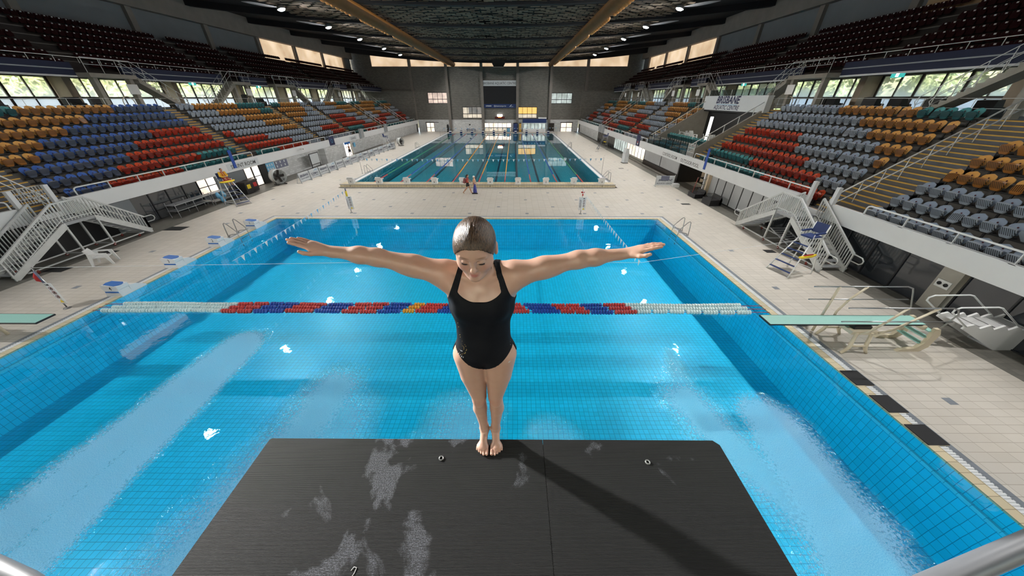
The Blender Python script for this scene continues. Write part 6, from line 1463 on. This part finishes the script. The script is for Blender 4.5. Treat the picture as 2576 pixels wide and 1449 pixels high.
for i,(s,y) in enumerate(((-1,30.0),(-1,44.0),(-1,51.4),(1,31.7))):
    r=empty('hoop_rail',(sx(s,7.3),y,6.5),label=f'tan arched hoop rail on the {"left" if s<0 else "right"} concourse, {ORD[i if s<0 else 0]} from the near end',cat='hoop rail'); b=MB(); b.tube([(0,.45*math.cos(a),.55+.45*math.sin(a)) if 0<=a<=PI else (0,.45*math.cos(a),0) for a in np.linspace(0,PI,13)],.03,8); b.tube([(0,.45,0),(0,.45,.56)],.03,8); b.tube([(0,-.45,0),(0,-.45,.56)],.03,8); b.build('hoop','bright_orange' if 0 else 'cream',r)
# ---- glazed suite in the right stand
Y0,Y1=SUITE
b=MB(); 
for y in (Y0,Y1): b.prism([(16.7,2.1),(16.7,2.9),(23.3,7.0),(23.3,6.0),(24,2.0)],y-.12,y+.12,'y')
struct(b,'suite_wall','concrete'); b=MB(); b.box(16.7,Y0,1.95,24,Y1,2.15); b.box(19.3,Y0,2.1,24,Y1,3.35); b.box(18.2,Y0,2.1,19.3,Y1,2.7); struct(b,'suite_floor','concrete'); b=MB(); b.box(23.0,Y0,2,23.2,Y1,6.4); b.box(22.4,Y0,6.1,23.4,Y1,6.3); struct(b,'suite_back_wall','black')
b=MB(); b.box(16.7,Y0,6.35,16.7,Y1,6.4)
r=empty('suite_sign',(22.6,(Y0+Y1)/2,6.25),label='wide white box sign reading BRISBANE AQUATIC CENTRE over the dark suite',cat='sign'); b=MB(); b.box(-.25,-5.3,0,.25,5.3,1.35); b.build('sign_box','sign_white',r)
t=MB(); text(t,'BRISBANE',(-.26,.7,.95),(0,-1,0),(0,0,1),.92,.22,1.0,bold=.03); t.build('lettering','sign_navy',r); t=MB(); text(t,'AQUATIC CENTRE',(-.26,.7,.27),(0,-1,0),(0,0,1),.56,.22,.95,bold=.015); t.build('lettering','sign_navy',r); t=MB(); t.box(-.265,-1.15,.535,-.25,2.5,.575); t.build('underline','sky_blue',r)
r=empty('glass_balustrade',(22.75,(Y0+Y1)/2,7.6),label='clear glass balustrade on top of the white box sign',cat='balustrade'); b=MB(); b.box(-.01,-5.2,0,.01,5.2,.55); b.build('glass_panel','balustrade_glass',r)
for i in range(6): b=MB(); b.box(-.02,-5.2+i*2.08-.02,0,.02,-5.2+i*2.08+.02,.55); b.build('post','alu',r)
r=empty('glass_balustrade',(16.62,Y0,2.66),label='tall glass balustrade with black posts in front of the suite',cat='balustrade')
for i in range(6): b=MB(); b.box(-.02,(Y1-Y0)*i/6+.04,.0,.0,(Y1-Y0)*(i+1)/6-.04,1.0); b.build('glass_panel','balustrade_glass',r)
for i in range(7): b=MB(); y=(Y1-Y0)*i/6; b.box(-.04,y-.03,-.1,.03,y+.03,1.02); b.build('post','black',r)
for j,y in enumerate((Y0,Y1)):
    r=empty('suite_handrail',(16.8,y,0),label=f'white handrail sloping up the {"near" if j==0 else "far"} side wall of the suite',cat='rail'); b=MB(); b.tube([(0,0,3.55),(6.3,0,7.55)],.04,8); b.build('rail_tube','rail_white',r)
    for q in range(6): b=MB(); x=.5+q*1.1; b.bar((x,0,2.9+(x/6.6)*4.1),(x,0,3.5+x*.635),.06,.03); b.build('bracket','rail_white',r)
b=MB(); b.box(20.9,37.7,3.4,21.1,37.95,5.7); b.build('light_column','white_glow',label='tall bright vertical light strip inside the dark suite',cat='lamp')
for i,(x,y,rz) in enumerate(((19.9,41.3,1.2),(20.0,39.8,.6),(19.9,38.6,1.9),(20.1,36.2,.9),(20.0,35.0,2.2),(20.6,40.6,2.6),(20.5,36.0,2.9),(20.0,33.9,1.4))): pchair(x,y,3.35,rz,f'white plastic chair on the suite terrace under the white sign, {ORD[i]} in a loose group','white chairs on the suite terrace')
rest2=[]
for k_ in range(3):
    for i in range(17):
        y=Y0+.5+i*.56; x=17.25+.75*k_; z=2.15 if k_<2 else 2.7
        R_=empty('folding_seat',(x,y,z+.16*k_),-PI/2,cat='seat',group='teal seats in the suite',label=f'teal folding seat in front of the suite, {ORD[k_]} row, {ORD[i]} from the near wall')
        for nm,me in (('backrest',SB['teal']),('seat_pan',SP['teal']),('bracket',SM),('number_disc',SD)): o=bpy.data.objects.new(nm,me); C.objects.link(o); o.parent=R_
r=empty('lattice_gate',(16.5,31.6,2.66),label='small white lattice gate at the aisle end beside the suite',cat='gate'); b=MB()
for i in range(7): b.bar((0,-.5+i*.2,0),(0,-.5+i*.2,1.1),.03)
for z in (.05,.4,.75,1.08): b.bar((0,-.5,z),(0,.7,z),.03)
b.build('lattice','rail_white',r)
# ---- odds and ends on the deck
r=empty('trolley',(-24.25,23.2,0),label='empty two-tier metal trolley against the left glass wall',cat='trolley'); b=MB()
for z in (.45,.85): b.box(-.35,-1.5,z,.35,1.5,z+.04)
b.build('shelf','galv',r)
for (x,y) in ((-.33,-1.45),(.33,-1.45),(-.33,0),(.33,0),(-.33,1.45),(.33,1.45)): b=MB(); b.bar((x,y,0),(x,y,1.05),.03); b.build('post','galv',r)
r=empty('trolley',(-24.35,25.9,0),label='second metal trolley with blue bags under the lit panes',cat='trolley'); b=MB(); b.box(-.3,-.9,.8,.3,.9,.84); b.box(-.3,-.9,.2,.3,.9,.24); b.build('shelf','galv',r)
for (x,y) in ((-.3,-.9),(.3,-.9),(-.3,.9),(.3,.9)): b=MB(); b.bar((x,y,0),(x,y,1.0),.03); b.build('post','galv',r)
for i,(y,z) in enumerate(((25.5,.62),(26.0,.64),(25.75,.25))): b=MB(); b.ell((0,0,0),(.12,.17,.26),8,6); b.ell((.05,.05,-.1),(.12,.15,.2),8,6); o=b.build('blue_bag','sky_blue',label=f'bright blue bag hung on the metal trolley, {["left upper","right upper","lower"][i]} one',cat='bag'); o.location=(-24.05,y,z)
b=MB(); b.lathe([(.3,0),(.34,.1),(.30,.75),(.2,.9)],(0,0,0),12); o=b.build('black_bag','black',label='round black bag on the deck beside the metal trolley',cat='bag'); o.location=(-24.0,27.0,0)
for (x,y,m_,lab) in ((-24.0,28.5,'yellow','black wheeled bin with a yellow label left of the glass door'),(-24.1,29.4,'red_cloth','black wheeled bin with a red and white label left of the glass door')):
    r=empty('wheeled_bin',(x,y,0),label=lab,cat='bin'); b=MB(); b.prism([(-.28,.08),(.28,.05),(.34,.95),(-.32,.95)],-.38,.38,'y'); b.build('bin_body','black',r); b=MB(); b.box(-.36,-.4,.95,.38,.4,1.04); b.build('lid','dark_frame',r); b=MB(); b.box(.315,-.2,.45,.335,.2,.8); b.build('label_plate',m_,r); b=MB(); b.lathe([(.1,-.42),(.1,.42)],(-.22,0,.1),8,'y'); b.build('wheel','dark_frame',r)
# right deck: ice cream freezer shaped stand, sign, black stacks
r=empty('display_stand',(14.75,44.5,0),math.radians(12),label='tall curved white and grey display stand on the right deck',cat='display stand'); b=MB(); b.prism([(-.25,0),(.25,0),(.32,.4),(.30,1.3),(.18,1.75),(-.12,1.8),(-.25,1.3)],-.35,.35,'x' if 0 else 'y'); b.build('panel','sign_white',r); b=MB(); b.box(-.3,-.4,0,.35,.4,.06); b.build('base','dark_frame',r); 
r=empty('mobile_sign',(14.65,31.4,0),label='white mobile sign lettered BRISBANE AQUATIC CENTRE on the right deck',cat='sign'); b=MB(); b.box(-.85,-.04,.12,.85,.04,1.0); b.build('panel','sign_white',r); b=MB()
for x in (-.88,.88): b.bar((x,0,0),(x,0,1.1),.04); b.bar((x,-.25,.05),(x,.25,.05),.05)
b.build('frame','alu',r); t=MB(); text(t,'BRISBANE',(0,-.05,.60),(1,0,0),(0,0,1),.30,.25); t.build('lettering','sign_navy',r); t=MB(); text(t,'AQUATIC CENTRE',(0,-.05,.30),(1,0,0),(0,0,1),.17,.25,1.1); t.build('lettering','sign_navy',r); b=MB(); b.box(-.45,-.06,.60,.35,-.05,1.0); b.build('dark_sheet','purple_grey',r); 
b=MB(); b.box(0,-.15,0,.6,.25,.32); o=b.build('white_block','plastic_white',label='low white block beside the mobile sign on the right deck',cat='block'); o.location=(15.35,31.1,0)
for i,(x,y,h) in enumerate(((16.0,25.4,.75),(15.9,27.6,.55))):
    r=empty('chair_stack',(x,y,0),label=f'heap of stacked black chairs by the right wall, {["nearer and larger","farther and smaller"][i]} one',cat='stacked chairs'); b=MB()
    for q in range(5): b.prism([(-.45,h*.12*q),(.45,h*.12*q+.03),(.5,h*.12*q+.10),(.38,h*.12*q+.40),(.30,h*.12*q+.12),(-.42,h*.12*q+.08)],-.6,.6,'y')
    b.build('seat_shell','black',r); b=MB()
    for yy in (-.5,.5): b.tube([(-.4,yy,0),(-.3,yy,h),(.4,yy,h),(.45,yy,0)],.02,6)
    b.build('frame','dark_frame',r)
b=MB(); b.tube([(0,0,0),(.25,.1,1.6)],.03,8); o=b.build('leaning_pole','castor_red',label='dark red pole leaning by the cream opening on the right',cat='pole'); o.location=(15.5,27.7,0)
r=empty('metal_rack',(16.9,28.9,0),label='empty brown metal rack in the cream opening on the right',cat='rack'); b=MB()
for (x,y) in ((-.3,-.5),(.3,-.5),(-.3,.5),(.3,.5)): b.bar((x,y,0),(x,y,1.3),.03)
b.build('post','dark_frame',r); b=MB()
for z in (.4,.85,1.28): b.box(-.3,-.5,z,.3,.5,z+.02)
b.build('shelf','dark_frame',r)
b=MB(); b.box(0,0,.0,.5,.05,1.7); o=b.build('camera_arm','alu'); o.scale=(.3,1,.1); o.location=(16.2,35.6,2.3); tag(o,'small white camera arm over the CONTROL ROOM sign','camera arm')
r=empty('security_camera',(-24.35,38.6,2.35),label='small white security camera on the left balcony edge',cat='camera'); b=MB(); b.box(0,-.15,0,.3,.15,.14); b.build('camera_body','plastic_white',r); b=MB(); b.tube([(.3,0,.07),(.33,0,.07)],.05,8); b.build('lens','black',r)
# ================================================================ the small people
def small_person(name,loc,rz,lab,J,skin,clothes,res=.013,scale=1.0,shade=None):
    """J: dict of joints; clothes: list of (part name, material, [prims], extra)"""
    r=empty('person',loc,rz,label=lab,cat='person'); r.scale=(scale,)*3
    S2=SDF(); j={k_:np.array(v,float) for k_,v in J.items()}
    S2.add(elli(j['pelvis'],np.array((.15,.11,.12))),.05); S2.add(cone(j['pelvis'],j['chest'],.115,.13),.05); S2.add(elli(j['chest'],np.array((.17,.11,.15))),.05)
    S2.add(cone(j['chest'],j['neck'],.06,.055),.04); S2.add(elli(j['head'],np.array((.078,.095,.115))),.015); S2.add(elli(j['head']+np.array((0,-.09,-.02)),np.array((.014,.022,.02))),.01)
    S2.add(cone(j['neck'],j['head'],.05,.055),.02)
    for s_ in 'LR':
        S2.add(cone(j['sh'+s_],j['el'+s_],.052,.042),.04); S2.add(cone(j['el'+s_],j['wr'+s_],.041,.027),.02)
        d=(j['wr'+s_]-j['el'+s_]); d/=np.linalg.norm(d); c0=j['wr'+s_]+d*.05; S2.add(elli(c0,np.array((.032,.032,.045))),.015)
        sd=np.cross(d,(0,1,0.1)); sd/=np.linalg.norm(sd)
        for q in range(4): a=c0+sd*(.024-.016*q)+d*.02; S2.add(cone(a,a+d*(.065-.006*abs(q-1)),.0095,.008),.004)
        a=c0+sd*.03; S2.add(cone(a,a+d*.04+sd*.02,.011,.009),.006)
        S2.add(cone(j['hip'+s_],j['kn'+s_],.085,.058),.04); S2.add(cone(j['kn'+s_],j['an'+s_],.056,.034),.03); S2.add(elli(j['kn'+s_]*.65+j['an'+s_]*.35+np.array((0,.015,0)),np.array((.05,.055,.09))),.03)
        f=j['to'+s_]; S2.add(cone(j['an'+s_],f,.036,.030,((0,0,1),.8)),.02)
        S2.add(elli(j['head']+np.array(((-.08 if s_=='L' else .08),0,-.01)),np.array((.012,.022,.03))),.008)
    lo=np.min([p[1][0] for p in S2.p],0); hi=np.max([p[1][1] for p in S2.p],0)
    V,F=sdf_mesh(S2,[(lo,hi,res)]); c=np.tile(np.array(skin),(len(V),1))
    h=V-j['head']
    for (cen,rr_,cl) in (((.03,-.085,.012),.014,(.05,.03,.02)),((-.03,-.085,.012),.014,(.05,.03,.02)),((0,-.09,-.06),.018,(.4,.12,.1))):
        w_=np.clip(1.4-np.linalg.norm(h-np.array(cen),axis=1)/rr_,0,1)[:,None]; c=c*(1-w_)+np.array(cl)*w_
    np_obj('body',V,F,'skin',r,col=c)
    for (nm,m_,prims) in clothes:
        S3=SDF()
        for p_ in prims: S3.add(*p_)
        lo=np.min([p[1][0] for p in S3.p],0); hi=np.max([p[1][1] for p in S3.p],0); V,F=sdf_mesh(S3,[(lo-.03,hi+.03,res)]); np_obj(nm,V,F,m_,r)
    return r,j
mat('hair_dark',(.012,.008,.006),.4); mat('swim_cap',(.75,.75,.73),.4); mat('shirt_red',(.38,.045,.04),.7,noise=(14,.5)); mat('shorts_black',(.01,.01,.012),.7); mat('towel_blue',(.05,.06,.26),.9,noise=(9,.7)); mat('swim_pattern',(.32,.18,.20),.6,noise=(18,.7)); mat('pack_pattern',(.22,.07,.07),.7,noise=(16,.9)); mat('guard_yellow',(.72,.42,.03),.6); mat('guard_red',(.42,.02,.015),.6)
# woman with a backpack, walking to the right (her own forward is -y before turning)
A=lambda *v:np.array(v,float)
J=dict(pelvis=(0,0,.93),chest=(0,-.01,1.24),neck=(0,-.02,1.42),head=(0,-.05,1.55),shL=(-.17,0,1.38),shR=(.17,0,1.38),elL=(-.21,-.10,1.12),elR=(.20,-.12,1.14),wrL=(-.20,-.30,1.02),wrR=(.19,-.32,1.06),hipL=(-.08,0,.88),hipR=(.08,0,.88),knL=(-.08,.10,.48),knR=(.09,-.17,.50),anL=(-.08,.42,.13),anR=(.09,-.30,.08),toL=(-.08,.34,.035),toR=(.09,-.46,.035))
r,j=small_person('woman',(-4.12,28.6,0),math.radians(90),'woman with dark hair, red top, black shorts and a patterned backpack walking right',J,(.50,.27,.16),[
 ('hair','hair_dark',[(elli(A(0,-.02,1.58),A(.092,.10,.10)),.02),(elli(A(0,.09,1.53),A(.05,.06,.07)),.02),(cone(A(0,.08,1.55),A(0,.14,1.40),.04,.02),.02)]),
 ('top','shirt_red',[(elli(A(0,-.005,1.24),A(.182,.125,.17)),.03),(cone(A(-.17,0,1.38),A(-.20,-.05,1.25),.066,.062),.03),(cone(A(.17,0,1.38),A(.19,-.06,1.25),.066,.062),.03),(cone(A(0,0,1.02),A(0,0,1.2),.14,.135),.03)]),
 ('shorts','shorts_black',[(elli(A(0,0,.92),A(.166,.13,.12)),.03),(cone(A(-.08,0,.88),A(-.08,.05,.70),.103,.09),.03),(cone(A(.08,0,.88),A(.085,-.07,.70),.103,.09),.03)])])
b=MB(); b.ell((0,.24,1.12),(.17,.13,.24),12,10); b.ell((0,.33,1.03),(.12,.07,.12),10,8); o=b.build('backpack','pack_pattern',label='patterned red and grey backpack worn by the walking woman',cat='backpack'); o.matrix_world=Matrix.Translation((-4.12,28.6,0))@Matrix.Rotation(math.radians(90),4,'Z'); q=MB()
for x in (-.11,.11): q.tube([(x,.16,1.34),(x,.0,1.45),(x,-.12,1.36),(x,-.13,1.2),(x,.12,.98)],.016,5)
q.build('strap','black',o)
for x,y in ((-.08,.38),(.09,-.38)):
    pass
# child with a white cap and a towel, facing the camera side
J=dict(pelvis=(0,0,.86),chest=(0,0,1.13),neck=(0,0,1.30),head=(0,-.02,1.43),shL=(-.14,0,1.26),shR=(.14,0,1.26),elL=(-.20,-.04,1.02),elR=(.19,-.05,1.02),wrL=(-.16,-.18,.90),wrR=(.14,-.18,.88),hipL=(-.07,0,.80),hipR=(.07,0,.80),knL=(-.075,-.05,.44),knR=(.075,.04,.44),anL=(-.08,.0,.08),anR=(.08,.12,.09),toL=(-.08,-.14,.035),toR=(.08,.0,.035))
r,j=small_person('child',(-3.55,28.75,0),math.radians(70),'child in a white swim cap and patterned swimsuit walking beside the woman',J,(.52,.29,.18),[
 ('swim_cap','swim_cap',[(elli(A(0,-.0,1.465),A(.09,.103,.098)),.01)]),
 ('swimsuit','swim_pattern',[(elli(A(0,0,1.12),A(.162,.112,.16)),.03),(elli(A(0,0,.86),A(.158,.118,.125)),.03),(cone(A(0,0,.9),A(0,0,1.1),.122,.125),.03)])],scale=.98)
b=MB(); b.tube([(-3.45,28.42,.86),(-3.46,28.44,.6),(-3.47,28.46,.34),(-3.46,28.48,.14)],.15,10,radii=[.06,.13,.16,.18]); b.build('towel','towel_blue',label='dark blue patterned towel hanging from the capped child\'s hand',cat='towel')
b=MB(); b.box(-3.75,28.45,.0,-3.25,28.62,.06); b.build('sandals','black',label='dark sandals or bag on the deck at the child\'s feet',cat='sandals')
# shirtless man by the change room
J=dict(pelvis=(0,0,.95),chest=(0,0,1.28),neck=(0,0,1.48),head=(0,-.02,1.63),shL=(-.20,0,1.43),shR=(.20,0,1.43),elL=(-.36,.06,1.18),elR=(.36,.06,1.20),wrL=(-.22,-.06,1.00),wrR=(.26,-.04,1.0),hipL=(-.09,0,.9),hipR=(.09,0,.9),knL=(-.12,-.02,.5),knR=(.12,-.02,.5),anL=(-.14,.0,.08),anR=(.14,.0,.08),toL=(-.15,-.15,.035),toR=(.15,-.15,.035))
small_person('man',(-24.3,50.0,0),math.radians(40),'shirtless man in dark shorts standing behind the boards, hands on hips',J,(.48,.26,.16),[
 ('hair','hair_dark',[(elli(A(0,.0,1.665),A(.085,.1,.095)),.01)]),('shorts','shorts_black',[(elli(A(0,0,.93),A(.17,.135,.12)),.03),(cone(A(-.09,0,.9),A(-.11,0,.62),.11,.10),.03),(cone(A(.09,0,.9),A(.11,0,.62),.11,.10),.03)])],scale=.98)
# lifeguard on the tall chair; origin at the seat
J=dict(pelvis=(0,.06,.14),chest=(0,.06,.46),neck=(0,.03,.64),head=(0,-.02,.79),shL=(-.19,.05,.60),shR=(.19,.05,.60),elL=(-.25,-.02,.34),elR=(.25,-.02,.34),wrL=(-.10,-.24,.28),wrR=(.10,-.24,.30),hipL=(-.09,.02,.12),hipR=(.09,.02,.12),knL=(-.13,-.42,.14),knR=(.13,-.42,.14),anL=(-.12,-.46,-.28),anR=(.12,-.46,-.28),toL=(-.13,-.60,-.33),toR=(.13,-.60,-.33))
gx,gy=-22.70,25.33
r,j=small_person('guard',(gx,gy,1.84),math.radians(68),'lifeguard in yellow shirt with red trim sitting on the tall white chair',J,(.45,.24,.15),[
 ('hair','hair_dark',[(elli(A(0,.0,.825),A(.085,.1,.09)),.01)]),
 ('shirt','guard_yellow',[(elli(A(0,.06,.44),A(.19,.135,.18)),.03),(cone(A(0,.06,.16),A(0,.06,.4),.15,.14),.03),(cone(A(-.19,.05,.60),A(-.25,-.02,.36),.068,.058),.03),(cone(A(.19,.05,.60),A(.25,-.02,.36),.068,.058),.03),(cone(A(-.25,-.02,.34),A(-.13,-.2,.285),.054,.04),.02),(cone(A(.25,-.02,.34),A(.13,-.2,.305),.054,.04),.02)]),
 ('shorts','guard_red',[(elli(A(0,.06,.13),A(.18,.15,.11)),.03),(cone(A(-.09,0,.12),A(-.12,-.22,.14),.1,.085),.03),(cone(A(.09,0,.12),A(.12,-.22,.14),.1,.085),.03)])])
b=MB()
for x in (-.075,.075): b.tube([(x,.10,.655),(x,-.02,.60),(x*.9,-.085,.50),(x*.8,-.10,.34)],.022,6)
b.tube([(-.195,.045,.64),(-.29,-.0,.38)],.016,5); b.tube([(.195,.045,.64),(.29,0,.38)],.016,5); b.build('red_trim','guard_red',r)
# lettering, numbers and small fittings belong to the part that carries them
CARRY={'lettering':('panel','sign_box','cabinet'),'number':('block_body',),'grip_bar':('block_body',),'grip_pad':('top_plate',),'back_fin':('top_plate',),'wave_logo':('panel',),'underline':('sign_box',),'side_lettering':('sign_sleeve',),'prohibition_ring':('sign_sleeve',),'warning_triangle':('sign_sleeve',),'symbol':('sign_box',),'label_plate':('bin_body',),'number_plate':('backrest',),'foot_flange':('handrail',),'lens':('lamp_housing',),'hub':('blade',)}
for o in list(bpy.data.objects):
    p=o.parent
    if p is None or p.type!='EMPTY': continue
    nm=o.name.split('.')[0]
    if nm in CARRY:
        t=CARRY[nm]
        if nm=='lettering' and any(c.name.startswith('sign_sleeve') for c in p.children): t=('sign_sleeve',)
        for c in p.children:
            if c.name.split('.')[0] in t and c is not o: o.parent=c; break
for m in bpy.data.materials: pass
